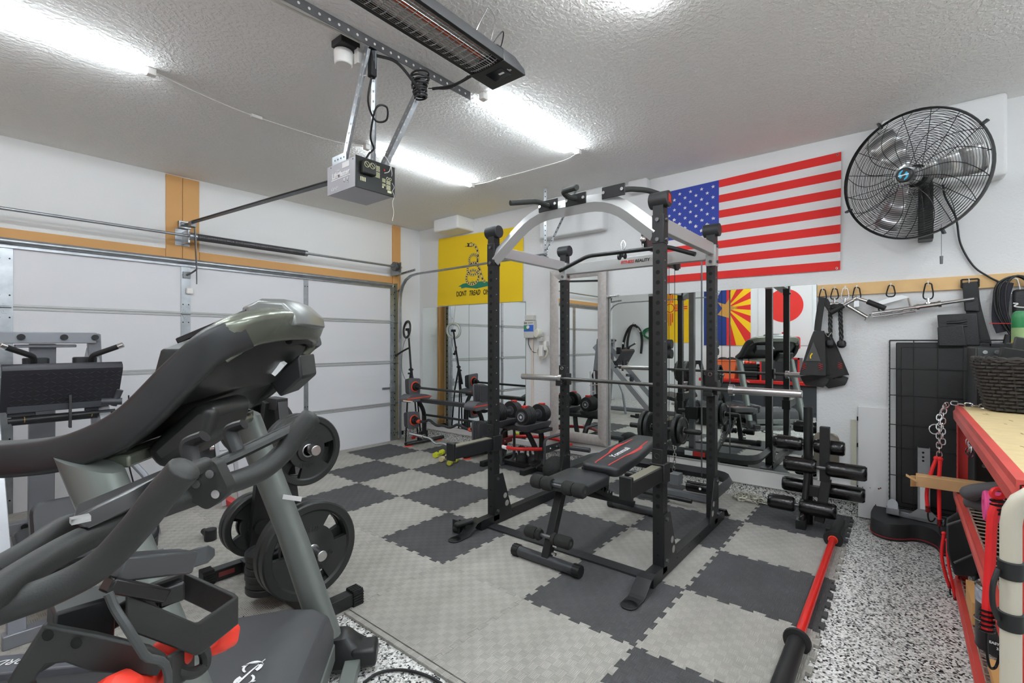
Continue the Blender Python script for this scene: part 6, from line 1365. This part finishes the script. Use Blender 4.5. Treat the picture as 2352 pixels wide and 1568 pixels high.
b = MB(); b.tube([(0.241,0.786,0.886), (0.256,0.8,0.854), (0.255,0.801,0.835), (0.237,0.791,0.839), (0.217,0.785,0.856), (0.212,0.791,0.868)], .008, 8); b.build('holder_loop', m_bg, t)
Q = [V3(p) for p in ((0.085,0.773,0.987), (0.131,0.755,0.96), (0.176,0.739,0.929), (0.196,0.747,0.903), (0.188,0.756,0.879), (0.125,0.763,0.915), (0.102,0.767,0.937), (0.087,0.77,0.941), (0.077,0.775,0.926), (0.091,0.765,0.882), (0.057,0.775,0.898), (0.057,0.776,0.936))]
b = MB(); n_ = (Q[3]-Q[0]).cross(V3((0, 0, 1))).normalized()*.006; A_ = [b._v(q-n_) for q in Q]; B_ = [b._v(q+n_) for q in Q]
for F in (b.face(A_), b.face(B_[::-1])): bmesh.ops.triangulate(b.bm, faces=[F])
for i in range(len(Q)): b.face((A_[i], B_[i], B_[(i+1) % len(Q)], A_[(i+1) % len(Q)]))
hb_ = b.build('dumbbell_holder', m_bg, t, bev=.003)
b = MB()
for q in ((0.086,0.756,0.979), (0.109,0.75,0.961)): b.disc(V3(q), (-.7, -.7, .1), .0065, 12)
b.build('screw_hole', m_dark, hb_, recalc=False)
band([(0.196,0.747,0.903), (0.251,0.838,0.858)], .05, .009, 'dumbbell_holder')
b = MB(); b.beam((0.127,0.832,0.98), (0.125,0.834,0.918), .06, .05, (0, 1, 0)); b.beam((0.129,0.845,0.929), (0.194,0.845,0.948), .03, .03); b.build('stem', m_bb, t, bev=.004)
b = MB(); b.beam((.10, .74, .85), (.02, .84, .10), .08, .06, (0, 1, 0)); b.beam((-.45, .95, .06), (.38, .62, .06), .07, .07); b.beam((-.5, .75, .03), (-.36, 1.12, .03), .06, .06); b.beam((.26, .42, .03), (.46, .82, .03), .06, .06); b.beam((-.3, .92, .10), (-.40, .95, .80), .06, .06, (0, 1, 0)); b.build('frame', m_bb, t, bev=.006)
b = MB(); b.cyl((.22, .66, .30), (.25, .72, .30), .2, n=40); b.build('flywheel', m_bb, t, bev=.01)
b = MB(); b.M = Matrix.Translation((-.42, .95, .84)) @ Matrix.Rotation(-.35, 4, 'Z'); b.rbox((0, 0, 0), (.28, .2, .07), .07, seg=5); b.build('saddle', m_vinyl, t)
b = MB(); b.tube([(0.117,0.637,1.053), (0.121,0.632,1.038), (0.129,0.623,1.018), (0.143,0.621,0.983), (0.165,0.626,0.929), (.12, .62, .7)], .0042, 8); b.build('cable', mat('cable_grey', (64, 66, 66), .5), t)
m_rd = mat('vinyl_red', (240, 62, 44), .5)
def vinyl_db(A, B, label):
    d = thing('vinyl_dumbbell', label, 'dumbbell', A, group='red dumbbells'); A = V3(A); B = V3(B); u = (B-A).normalized()
    b = MB(); b.cyl(A, B, .012, n=12); b.build('handle', m_rd, d)
    for c in (A, B):
        b = MB(); b.lathe([(0, -.025), (.018, -.025), (.026, -.015), (.026, .015), (.018, .025), (0, .025)], c, u, 6); b.build('head', m_rd, d, bev=.005)
vinyl_db((0.305,0.882,0.823), (0.219,0.813,0.867), 'red vinyl dumbbell in right-hand bike holder, its head poking out')
vinyl_db((0.204,0.8,0.856), (0.138,0.723,0.895), 'red vinyl dumbbell in left-hand bike holder, mostly hidden at bottom edge')
b = MB(); b.tube([(1.057,1.625,-0.005), (1.127,1.627,-0.005), (1.192,1.574,-0.005), (1.231,1.486,-0.005), (1.241,1.395,-0.005), (1.228,1.262,-0.005)], .006, 8); tag(b.build('floor_cord', m_cord), 'black cord curving over the speckled floor at bottom edge', 'cord')
# ================= right foreground: red shelving and its load =================
SYf, SYb, SX0, SX1 = -.222, -.76, 1.665, 3.43
t = thing('shelving_unit', 'red steel shelving unit with particle board top and wire decks at right', 'shelving', (2.6, -.48, FZ))
m_sred = mat('shelf_red', (190, 44, 40), .45, var=(9, .2)); m_beam = mat('shelf_beam_red', (204, 74, 66), .4, var=(7, .18))
for x, s in ((SX0, 1), (SX1, -1)):
    for y, sy in ((SYf, -1), (SYb, 1)):
        b = MB(); b.b2((x, y, FZ), (x+s*.045, y+sy*.004, .952)); b.b2((x, y, FZ), (x+s*.004, y+sy*.045, .952)); b.mi = 1
        for k in range(15): b.disc((x+s*.024, y-sy*.0008, .05+.06*k), (0, -sy, 0), .007, 8); b.disc((x-s*.0008, y+sy*.024, .05+.06*k), (-s, 0, 0), .008, 8)
        b.build('post', [m_sred, m_dark], t, recalc=True)
for z, h in ((.905, .07), (.485, .05), (.02, .05)):
    for y, s in ((SYf, 1), (SYb, -1)):
        b = MB(); b.loft([[(x, y, z-.005), (x, y+s*.012, z), (x, y+s*.014, z+h*.55), (x, y+s*.006, z+h*.7), (x, y+s*.006, z+h), (x, y-s*.02, z+h), (x, y-s*.02, z+h-.006), (x, y, z+h-.012)] for x in (SX0+.004, SX1-.004)]); b.build('beam', m_beam, t)
    for x in (SX0+.01, SX1-.01): b = MB(); b.b2((x-.006, SYb, z), (x+.006, SYf-.004, z+h*.8)); b.build('end_beam', m_sred, t)
b = MB(); n = 60; top = [(SX0+.01+(SX1-SX0-.03)*k/n, SYf-.014-.006*random.random()) for k in range(n+1)]; b.prism(top+[(SX1-.02, SYb+.015), (SX0+.01, SYb+.015)], (0, 0, .966), (1, 0, 0), (0, 1, 0), .016)
b.build('board_top', mat('particle_board', (206, 184, 138), .7, var=(22, .12)), t)
b = MB(); rnd = random.Random(4)
for k in range(30): x = SX0+.1+1.5*rnd.random(); y = SYf-.04-.45*rnd.random(); b.box((x, y, .9745), (.012+.03*rnd.random(), .004, .0006), Matrix.Rotation(rnd.random(), 3, 'Z'))
b.build('scratches', mat('board_scratch', (132, 104, 66), .8), t)
for z in (.537, .0725):
    b = MB(); x = SX0+.03
    while x < SX1-.02: b.cyl((x, SYf-.012, z), (x, SYb+.012, z), .0028, n=6); x += .052
    for y in (SYf-.016, -.36, -.5, -.62, SYb+.02): b.cyl((SX0+.01, y, z-.004), (SX1-.01, y, z-.004), .0034, n=6)
    b.build('wire_deck', mat('wire_zinc', (170, 164, 150), .4, .6), t)
# woven basket
t = thing('wicker_basket', 'dark woven wicker basket at far end of the particle board top', 'basket', (3.33, -.52, .974))
def bk(a, q):
    k = .80+.2*q; n = 5; ca, sa = math.cos(a), math.sin(a)
    return V3((3.33+.15*k*math.copysign(abs(ca)**.5, ca), -.53+.25*k*math.copysign(abs(sa)**.5, sa), .98+.235*q))
m_wick = mat('wicker_dark', (46, 42, 39), .5)
NS = 44
b = MB()
for r in range(14):
    q = (r+.5)/14; P = []
    for k in range(NS*2):
        a = 2*PI*k/(NS*2); p = bk(a, q); c = V3((3.33, -.53, p.z)); d = (p-c).normalized(); P.append(p+d*(.009*math.sin(NS*a/2*1+PI*r)))
    b.tube(P, .0078, 6, 0, True)
b.build('weave', m_wick, t)
b = MB()
for k in range(NS//2): b.tube([bk(2*PI*k/(NS/2), q) for q in (0, .5, 1)], .0045, 5, 3)
b.build('stakes', m_wick, t)
b = MB()
for s in (0, 1): b.tube([bk(2*PI*k/60, 1)+V3((0, 0, .01+.008*math.sin(k*1.3+PI*s))) for k in range(60)], .0095, 6, 0, True)
b.build('braided_rim', m_wick, t)
b = MB(); b.loft([[bk(2*PI*k/24, q)*1 for k in range(24)] for q in (0, .02)]); b.build('base', m_wick, t)
for nm, c, d, m, lb in (('foam_block', (3.33, -.47, 1.22), (.1, .2, .1), m_blackm, 'black padded block lying in the wicker basket'), ('phone_holder', (3.30, -.46, 1.27), (.03, .10, .12), m_bb, 'dark flat plastic panel leaning in the wicker basket'), ('green_ball', None, None, mat('neon_green', (60, 230, 60), .5), 'small bright green ball peeking over basket rim')):
    b = MB()
    if c: b.box(c, d, Matrix.Rotation(.2, 3, 'X'))
    else: b.ball((3.225, -.39, 1.215), .014)
    tag(b.build(nm, m, bev=.006), lb, 'basket contents')
b = MB(); b.box((3.26, -.62, 1.22), (.04, .08, .03), Matrix.Rotation(.5, 3, 'X')); tag(b.build('red_pouch', m_red, bev=.006), 'red pouch corner in the wicker basket at right edge', 'basket contents')
# tall black appliance behind
t = thing('black_appliance', 'tall black appliance with small dials behind the wicker basket', 'appliance', (3.72, -.52, FZ))
b = MB(); b.b2((3.52, -.78, FZ), (3.92, -.30, 1.285)); b.build('case', mat('appliance_black', (28, 28, 29), .35), t, bev=.008)
b = MB(); b.b2((3.514, -.76, 1.235), (3.522, -.31, 1.28)); pn_ = b.build('control_panel', mat('panel_grey', (60, 62, 62), .3), t, bev=.002)
b = MB(); b.cyl((3.514, -.385, 1.258), (3.5, -.385, 1.258), .012, n=14); b.cyl((3.514, -.34, 1.258), (3.508, -.34, 1.258), .01, n=12); b.build('dial', m_steel, pn_)
b = MB(); b.b2((3.508, -.45, 1.247), (3.514, -.41, 1.268)); b.build('switch', m_plastw, pn_)
b = MB(); b.b2((3.516, -.76, 1.17), (3.52, -.32, 1.225)); b.build('vent_slot', mat('appliance_grey', (84, 84, 84), .4), t)
t = thing('parts_tray', 'shallow black tray of loose hardware on top of the black appliance', 'tray', (3.72, -.48, 1.286))
b = MB(); b.b2((3.54, -.70, 1.286), (3.86, -.36, 1.292)); b.b2((3.54, -.70, 1.292), (3.548, -.36, 1.302)); b.b2((3.54, -.366, 1.292), (3.86, -.36, 1.302)); b.build('tray', m_blackm, t)
b = MB(); rnd = random.Random(9)
for k in range(22): c = V3((3.6+.2*rnd.random(), -.4-.2*rnd.random(), 1.298)); b.cyl(c, c+V3((.03*rnd.random(), .03*rnd.random(), .006)), .006, n=6)
hw_ = b.build('hardware', m_galvd, t); hw_['kind'] = 'stuff'
t = thing('spray_can', 'green lubricant spray can on top of black appliance at right edge', 'spray can', (3.64, -.485, 1.303))
b = MB(); c0 = (3.64, -.485, 1.303); b.cyl(c0, V3(c0)+V3((0, 0, .125)), .033, n=24); b.build('body', mat('can_label', (150, 178, 120), .35, var=(30, .2)), t, bev=.002)
b = MB(); b.cyl(V3(c0)+V3((0, 0, .0)), V3(c0)+V3((0, 0, .012)), .0335, n=24); b.build('yellow_band', mat('hazard_yellow', (240, 200, 30)), t)
b = MB(); b.lathe([(.0335, .085), (.0335, .125), (.032, .135), (.031, .15), (.026, .166), (.014, .174), (0, .175)], c0, n=24); b.build('cap', mat('can_green', (30, 118, 66), .35), t)
b = MB(); b.cyl((3.61, -.45, 1.41), (3.55, -.36, 1.412), .0018, n=5); b.build('red_straw', m_red, t)
# chains on the far post
for k, (pts, lb) in enumerate((([(3.39, -.185, .985), (3.40, -.155, .93), (3.385, -.15, .85), (3.38, -.15, .78), (3.385, -.152, .70)], 'steel chain draped over the red post with bungee cords hooked below'), ([(3.37, -.175, .985), (3.385, -.168, .93), (3.38, -.165, .86), (3.375, -.165, .77)], 'shorter steel chain beside the first on the red post'), ([(3.33, -.26, .89), (3.33, -.262, .82), (3.335, -.262, .74)], 'doubled steel chain hanging under the shelf top inside the post'))):
    b = MB(); chain(b, pts, .034, .0032, .0105)
    if k == 0: b.torus((3.385, -.135, .845), (1, .3, 0), .026, .003, 22, 6); chain(b, [(3.40, -.2, .99), (3.38, -.26, .986), (3.36, -.36, .984)], .034, .003, .01)
    if k == 2: chain(b, [(3.31, -.265, .89), (3.31, -.268, .80), (3.315, -.268, .73)], .034, .0032, .0105)
    tag(b.build('chain', m_chrome), lb, 'chain', 'chains on the red shelving')
m_bung = mat('bungee_red', (222, 30, 34), .55, bump=(160, .001))
for k, (pts, r, lb) in enumerate((([(3.385, -.14, .69), (3.37, -.115, .60), (3.365, -.10, .50), (3.36, -.105, .40)], .009, 'red bungee cord bowing left of the red post'), ([(3.375, -.155, .69), (3.365, -.15, .58), (3.36, -.15, .46), (3.355, -.152, .34)], .009, 'red bungee cord hanging straight beside red post'), ([(3.341,-0.168,0.308), (3.334,-0.159,0.194), (3.346,-0.175,0.091), (3.361,-0.193,0.022)], .008, 'red bungee cord dangling low beside the black tool case'), ([(3.285,-0.179,0.294), (3.288,-0.182,0.182), (3.302,-0.2,0.059), (3.312,-0.212,-0.015)], .007, 'thin red bungee cord hanging against the lower shelf beam'), ([(1.97,-0.218,0.845), (1.96,-0.205,0.794), (1.956,-0.2,0.666), (1.951,-0.194,0.551), (1.949,-0.192,0.462)], .0125, 'thick red bungee cord hanging in front of the paint can'))):
    t = thing('bungee_cord', lb, 'bungee cord', pts[-1], group='red bungee cords')
    b = MB(); b.tube(pts, r, 10); b.build('cord', m_bung, t)
    a, z = V3(pts[0]), V3(pts[-1]); s = r/.0125 if k == 4 else r/.019
    b = MB()
    for q in range(5): b.torus(z+V3((0, 0, .004+.012*s*q*1.2)), (.1, 0, 1), r*1.25, .0035*max(s, .5), 16, 6)
    if k == 4:
        for q in range(4): b.torus(a+V3((0, 0, -.012*q)), (.1, 0, 1), r*1.2, .004, 16, 6)
    b.build('wire_wrap', m_bin, t)
    b = MB(); L = .1 if k == 4 else .045; b.tube([z+V3((0, 0, .01)), z+V3((.0, .0, -L*.5)), z+V3((.0, -.006*1, -L)), z+V3((.015, -.02, -L*1.05)), z+V3((.025, -.03, -L*.7))], .0036, 7); b.build('wire_hook', m_bin, t)
    b = MB()
    if k == 4: b.torus(a+V3((0, 0, .022)), (-.8, -.6, 0), .014, .0065, 18, 8, 1.3)
    else: b.ball(a, r*1.4)
    b.build('knot', m_bung, t)
    if k == 4: b = MB(); b.tube([a+V3((.02, -.02, .0)), a+V3((.04, -.035, .05)), a+V3((.05, -.05, .09)), (2.2, -.21, .90)], .006, 6); b.build('top_hook', m_bin, t)
# on and under the decks
t = thing('cardboard_box', 'long narrow brown cardboard box sticking out over the wire deck', 'box', (3.34, -.32, .527))
m_card = mat('cardboard', (196, 158, 112), .8, var=(12, .08))
b = MB(); b.b2((3.305, -.62, .542), (3.375, -.055, .60)); b.build('body', m_card, t, bev=.003)
b = MB(); b.box((3.30, -.035, .585), (.05, .05, .003), Matrix.Rotation(.5, 3, 'X')); b.box((3.37, -.05, .555), (.003, .04, .06), Matrix.Rotation(.5, 3, 'Z')); b.build('flap', m_card, t)
t = thing('foam_roller', 'bright pink foam roller lying on the upper wire deck', 'foam roller', (2.85, -.45, .523))
b = MB(); b.lathe([(.026, 0), (.060, 0), (.065, .006), (.065, .34), (.060, .346), (.026, .346)], (2.85, -.27, .608), (0, -1, 0), 30, closed=True); b.build('roll', mat('pink_foam', (240, 84, 150), .7), t)
b = MB(); b.tube([(3.05, -.26, .60), (3.0, -.235, .62), (2.95, -.30, .66), (2.93, -.42, .69), (2.99, -.52, .67)], .03, 12); b.tube([(3.08, -.24, .56), (3.04, -.3, .565), (3.02, -.45, .57)], .032, 12); tag(b.build('foam_noodle', mat('foam_grey', (88, 88, 90), .8)), 'grey bent foam pipe padding above the pink roller', 'foam padding')
t = thing('tool_case', 'black plastic tool case tilted out between the lower decks', 'tool case', (3.326,-0.229,0.115))
A_ = [(2172,1190), (2215,1170), (2226,1185), (2248,1300), (2240,1322), (2190,1322), (2174,1265)]
b = MB(); b.loft([[(3.239,-0.17,0.417), (3.295,-0.239,0.466), (3.314,-0.263,0.428), (3.347,-0.304,0.178), (3.333,-0.287,0.119), (3.267,-0.204,0.125), (3.242,-0.173,0.251)], [(3.519,-0.199,0.355), (3.579,-0.273,0.396), (3.601,-0.301,0.355), (3.636,-0.344,0.104), (3.624,-0.329,0.051), (3.552,-0.24,0.056), (3.525,-0.206,0.176)]]); tc_ = b.build('shell', mat('case_black', (50, 51, 53), .45), t, bev=.012, seg=3)
b = MB(); b.tube([(3.247,-0.203,0.199), (3.321,-0.295,0.251)], .006, 6, 0); b.tube([(3.223,-0.174,0.39), (3.288,-0.254,0.423)], .006, 6, 0); b.build('rib', mat('case_rib', (92, 93, 95), .45), tc_)
t = thing('paint_can', 'black paint can with white lid smears on the bottom deck', 'paint can', (2.70, -.315, .062))
pc = V3((2.70, -.315, .077))
b = MB(); b.lathe([(.084, 0), (.086, .004), (.084, .008), (.084, .236), (.086, .24), (.084, .245)], pc, n=32); b.cyl(pc, pc+V3((0, 0, .236)), .083, n=32); can_ = b.build('body', mat('can_black', (34, 34, 36), .3), t)
b = MB(); b.lathe([(.087, .242), (.080, .25), (.076, .244), (.070, .244), (.066, .240), (0, .240)], pc, n=32); b.build('lid', m_steel, t)
b = MB(); b.cyl(pc+V3((0, 0, .185)), pc+V3((0, 0, .24)), .0848, n=32, cap=False); b.build('paint_smear', mat('paint_smear', (196, 200, 214), .5, var=(26, .7)), t)
b = MB(); b.torus(pc+V3((0, 0, .115)), (.15, .1, 1), .088, .0022, 40, 5); b.build('wire_handle', m_steel, t)
cn = V3((-.72, .69, 0)).normalized(); ct = V3((0, 0, 1)).cross(cn).normalized()
def canlabel(txt, z, size, m, nm, ang=0, bold=0):
    n2 = (Matrix.Rotation(ang, 3, 'Z') @ cn); x2 = V3((0, 0, 1)).cross(n2)
    b = MB(); b.text(txt, pc+n2*.0862+V3((0, 0, z)), x2, (0, 0, 1), size, .0005, bold=bold); b.build(nm, m, can_, recalc=False)
canlabel('ner', .155, .062, m_gold, 'gold_lettering', .5); canlabel('EASY CLEAN', .055, .013, m_white, 'white_lettering', .6, .0004); canlabel('3.67 L', .037, .013, m_white, 'white_lettering', .6, .0004)
b = MB(); n2 = Matrix.Rotation(.95, 3, 'Z') @ cn; b.box(pc+n2*.0855+V3((0, 0, .07)), (.002, .055, .09), frame_to((0, 0, 1), n2)); b.build('white_label', m_white, can_)
for a, c, lb in (((2.86, -.40, .077), (3.12, -.235, .175), 'pale wooden board on edge behind the paint can'), ((1.95, -.60, .077), (2.52, -.25, .115), 'pale wooden plank lying on bottom deck in front of paint can')):
    b = MB(); b.b2(a, c); tag(b.build('wood_board', m_woodx, bev=.002), lb, 'board', 'wooden boards on the bottom deck')
b = MB(); b.b2((2.98, -.7, .542), (3.2, -.45, .72)); tag(b.build('tan_box', m_card, bev=.004), 'tan box at back of the upper wire deck behind the roller', 'box')
b = MB(); b.b2((2.1, -.7, .542), (2.55, -.45, .66)); tag(b.build('brown_box', m_card, bev=.004), 'brown carton at back of the upper deck near the hand truck', 'box')
b = MB(); b.b2((2.95, -.72, .077), (3.3, -.45, .40)); tag(b.build('black_bin', m_blackm, bev=.01), 'dark bin at back of the bottom deck', 'bin')
b = MB(); b.cyl((2.63, -.36, .542), (2.63, -.36, .64), .045, n=20); tag(b.build('glass_jar', mat('jar_grey', (150, 152, 150), .15), bev=.004), 'grey jar on upper wire deck behind the thick bungee', 'jar')
# hand truck
t = thing('hand_truck', 'cream tubular hand truck handle with black clip at right edge', 'hand truck', (1.0, -.14, FZ))
b = MB(); b.rtube([(1.065, -.132, .02), (1.065, -.132, 1.085), (1.06, -.52, 1.085), (1.06, -.52, .02)], .0128, .06, 16); b.build('tube_frame', m_cream, t)
b = MB()
for z in (.955, .875): b.cyl((1.065, -.132, z-.014), (1.065, -.132, z+.014), .0155, n=20)
b.tube([(1.055, -.117, .955), (1.046, -.11, .93), (1.046, -.11, .90), (1.055, -.117, .875)], .004, 8); b.build('strap_clip', m_blackm, t, bev=.003)
b = MB(); b.b2((1.05, -.55, FZ), (1.27, -.10, .0)); b.cyl((1.0, -.55, .10), (1.0, -.60, .10), .11, n=24); b.build('toe_plate_wheel', m_blackm, t)
# ================= the opposite wall, seen in the mirrors =================
LX = X0
def wflag(y0, y1, z0, z1, seed): return flag_fn((LX, y0, z1), (LX, y1, z1), (LX, y0, z0), (LX, y1, z0), (1, 0, 0), .006, seed)
# u runs from y0 (smaller y, left when facing this wall ... towards +y), v downwards
f = wflag(3.55, 4.46, 1.30, 2.82, 1)
b = MB(); patch(b, f, 0, 0, 1, 1, 12, 16); b.mi = 1
def sunray(u0, v0, u1, v1): fpoly(b, f, [(u0, v0), (u1, v0), (u1, v1), (u0, v1)], .002)
asp = .91/1.52
b.mi = 1; fpoly(b, f, [(.5+.11*math.cos(a), .5+.11*asp*math.sin(a)) for a in [2*PI*k/28 for k in range(28)]], .0015)
for k in range(4):
    o = (k-1.5)*.045; L = .30 if k in (1, 2) else .22
    for s in (-1, 1):
        sunray(.5+o-.012, .5+s*.075, .5+o+.012, .5+s*(.075+L*asp)); sunray(.5+s*.125, .5+(o-.012)*asp, .5+s*(.125+L), .5+(o+.012)*asp)
b.mi = 0; fpoly(b, f, [(.5+.09*math.cos(a), .5+.09*asp*math.sin(a)) for a in [2*PI*k/28 for k in range(28)]], .0028)
tag(b.build('flag', [mat('flag_gold', (250, 200, 20), .8), m_fred], recalc=False), 'yellow flag with red sun symbol, seen reflected beside the rack post', 'flag', 'wall flags')
f = wflag(2.36, 3.27, 1.245, 2.77, 4)
b = MB(); b.mi = 0; patch(b, f, .5, 0, 1, 1, 6, 12)
C0 = (.5, .5); n = 13; A = [(0.5, 0.0)]
edge_ = [(.5, 0), (.25, 0), (0, 0)]+[(0, k/9) for k in range(1, 9)]+[(0, 1), (.25, 1), (.5, 1)]
cum = []
for k in range(14):
    q = -PI/2-PI*k/13; d = (math.cos(q), -math.sin(q)*-1); dx, dy = math.cos(q)*.91, math.sin(q)*1.52
    q2 = PI/2+PI*k/13; dx, dy = math.cos(q2), -math.sin(q2)
    s = min((.5/abs(dx)*.91/.91) if abs(dx) > 1e-6 else 9, .5/(abs(dy)*asp) if abs(dy) > 1e-6 else 9)
    cum.append((max(0, .5+dx*s), min(1, max(0, .5+dy*s*asp))))
for k in range(13):
    b.mi = 1 if k % 2 == 0 else 2; a, c = cum[k], cum[k+1]; P = [C0, a]
    if abs(a[0]) > 1e-4 and abs(c[0]) < 1e-4 or (abs(a[0]) < 1e-4 and abs(c[0]) > 1e-4): P.append((0, 0 if a[1] < .5 else 1))
    P.append(c); fpoly(b, f, P, .0005)
b.mi = 3; fpoly(b, f, [(.5-.24*math.cos(PI*k/5)*(1 if k % 2 == 0 else .382), .5+.24*asp*math.sin(PI*k/5)*(1 if k % 2 == 0 else .382)) for k in range(10)], .003)
tag(b.build('flag', [mat('flag_navy', (34, 58, 128), .8), m_fred, mat('flag_gold', (250, 200, 20), .8), mat('flag_copper', (206, 150, 72), .8)], recalc=False), 'flag with red and yellow rays and copper star, seen in the large mirror', 'flag', 'wall flags')
f = wflag(1.31, 2.22, 1.25, 2.77, 6)
b = MB(); patch(b, f, 0, 0, 1, 1, 10, 12); b.mi = 1; fpoly(b, f, [(.5+.35*math.cos(a), .5+.35*asp*math.sin(a)) for a in [2*PI*k/40 for k in range(40)]], .003)
tag(b.build('flag', [m_fwhite, mat('flag_scarlet', (222, 50, 44), .8)], recalc=False), 'white flag with plain red disc, reflected near mirror right edge', 'flag', 'wall flags')
t = thing('vacuum_hose', 'thick black vacuum hose hung in a loop, seen in the mirror', 'hose', (LX, 4.85, .95))
b = MB(); b.tube([(LX+.05, 5.12, .95), (LX+.05, 5.10, 1.30), (LX+.05, 5.0, 1.58), (LX+.05, 4.86, 1.70), (LX+.05, 4.70, 1.6), (LX+.05, 4.64, 1.35), (LX+.06, 4.66, 1.05)], .028, 10); b.tube([(LX+.09, 4.95, .9), (LX+.09, 4.98, 1.3), (LX+.07, 4.90, 1.66), (LX+.08, 4.78, 1.70)], .028, 10); b.build('hose', m_rubber, t)
b = MB(); b.cyl((LX+.05, 4.74, 1.63), (LX+.05, 4.68, 1.54), .032, n=14); b.build('cuff', m_silver, t)
b = MB(); b.tube([(LX, 4.86, 1.76), (LX+.06, 4.86, 1.75), (LX+.08, 4.86, 1.72)], .006, 6); b.build('wall_hook', m_steel, t)
b = MB(); rnd = random.Random(2)
for k in range(12): b.torus((LX+.03+.006*k, 4.38+.02*rnd.random(), 1.48+.04*rnd.random()), (1, .15*(rnd.random()-.5), .1*(rnd.random()-.5)), .10+.03*rnd.random(), .006, 30, 5, 1.7)
tag(b.build('extension_cord', mat('cord_green', (40, 120, 74), .5)), 'green extension cord coiled on the far wall, seen in the mirror', 'cord')
b = MB(); b.cyl((LX+.06, 4.26, .0), (LX+.02, 4.22, 1.62), .014, n=10); tag(b.build('broom_stick', m_woodl), 'pale wooden stick leaning on the far wall in the mirror', 'stick')
# red workbench with bin, crate and chest
t = thing('workbench', 'long dark workbench with red top edge, reflected behind the treadmill', 'workbench', (LX+.3, 2.0, FZ))
b = MB(); b.b2((LX+.02, .8, .54), (LX+.55, 3.2, .60)); b.build('red_top', m_red, t, bev=.006)
b = MB(); b.b2((LX+.04, .85, FZ), (LX+.5, 3.15, .54)); bd_ = b.build('cabinet', mat('bench_grey', (66, 68, 72), .45), t, bev=.006)
for k in range(4): b = MB(); b.b2((LX+.5, .9+.56*k, .06), (LX+.515, 1.42+.56*k, .5)); b.build('drawer', mat('bench_grey', (66, 68, 72)), t, bev=.004)
t = thing('storage_bin', 'orange plastic storage bin on the bench, seen in the mirror', 'bin', (LX+.3, 2.75, .60))
b = MB(); b.loft([[(LX+.3+sx*.17*k, 2.76+sy*.24*k, z) for sx, sy in ((-1, -1), (1, -1), (1, 1), (-1, 1))] for z, k in ((.602, .86), (.94, 1), (.94, 1.06), (.965, 1.06))]); b.build('tub', mat('bin_orange', (246, 120, 70), .45), t, bev=.01)
b = MB(); b.ball((LX+.3, 2.8, .96), .11, (1, 1, .5)); b.ball((LX+.28, 2.65, .97), .08, (1, 1, .6)); b.build('dark_contents', m_blackm, t)
t = thing('black_crate', 'black slatted crate with coloured bits, reflected beside orange bin', 'crate', (LX+.3, 2.3, .60))
b = MB()
for k in range(5): b.b2((LX+.12, 2.14, .605+.06*k), (LX+.48, 2.45, .65+.06*k))
b.build('crate', m_blackm, t)
b = MB()
for k, m in enumerate((m_red, mat('hazard_yellow', (240, 200, 30)), m_plastw)): b.ball((LX+.35, 2.22+.07*k, .92), .04)
b.build('coloured_bits', m_orange, t)
t = thing('tool_chest', 'black tool chest trimmed in red on the bench, reflected behind treadmill', 'tool chest', (LX+.3, 1.75, .60))
b = MB(); b.b2((LX+.06, 1.45, .602), (LX+.50, 2.08, 1.02)); b.build('body', mat('chest_grey', (52, 52, 55), .4), t, bev=.006)
b = MB(); b.b2((LX+.49, 1.44, .60), (LX+.505, 1.47, 1.03)); b.b2((LX+.49, 2.06, .60), (LX+.505, 2.09, 1.03)); b.b2((LX+.49, 1.44, 1.0), (LX+.505, 2.09, 1.03)); b.build('red_trim', m_red, t)
t = thing('work_light', 'twin red-framed work light on stand, seen against the red disc flag', 'work light', (LX+.3, 1.75, 1.02))
for y in (1.93, 1.56): b = MB(); b.rtube([(LX+.3, y-.09, 1.20), (LX+.3, y-.09, 1.40), (LX+.3, y+.09, 1.40), (LX+.3, y+.09, 1.20), (LX+.3, y-.09, 1.20)], .014, .03, 8); b.build('lamp_frame', m_red, t)
b = MB(); b.cyl((LX+.3, 1.745, 1.03), (LX+.3, 1.745, 1.5), .012); b.b2((LX+.28, 1.56, 1.17), (LX+.32, 1.93, 1.2)); b.b2((LX+.2, 1.6, 1.022), (LX+.4, 1.9, 1.04)); b.build('stand', m_red, t)
for o in bpy.data.objects:
    if '_w' in o: del o['_w']
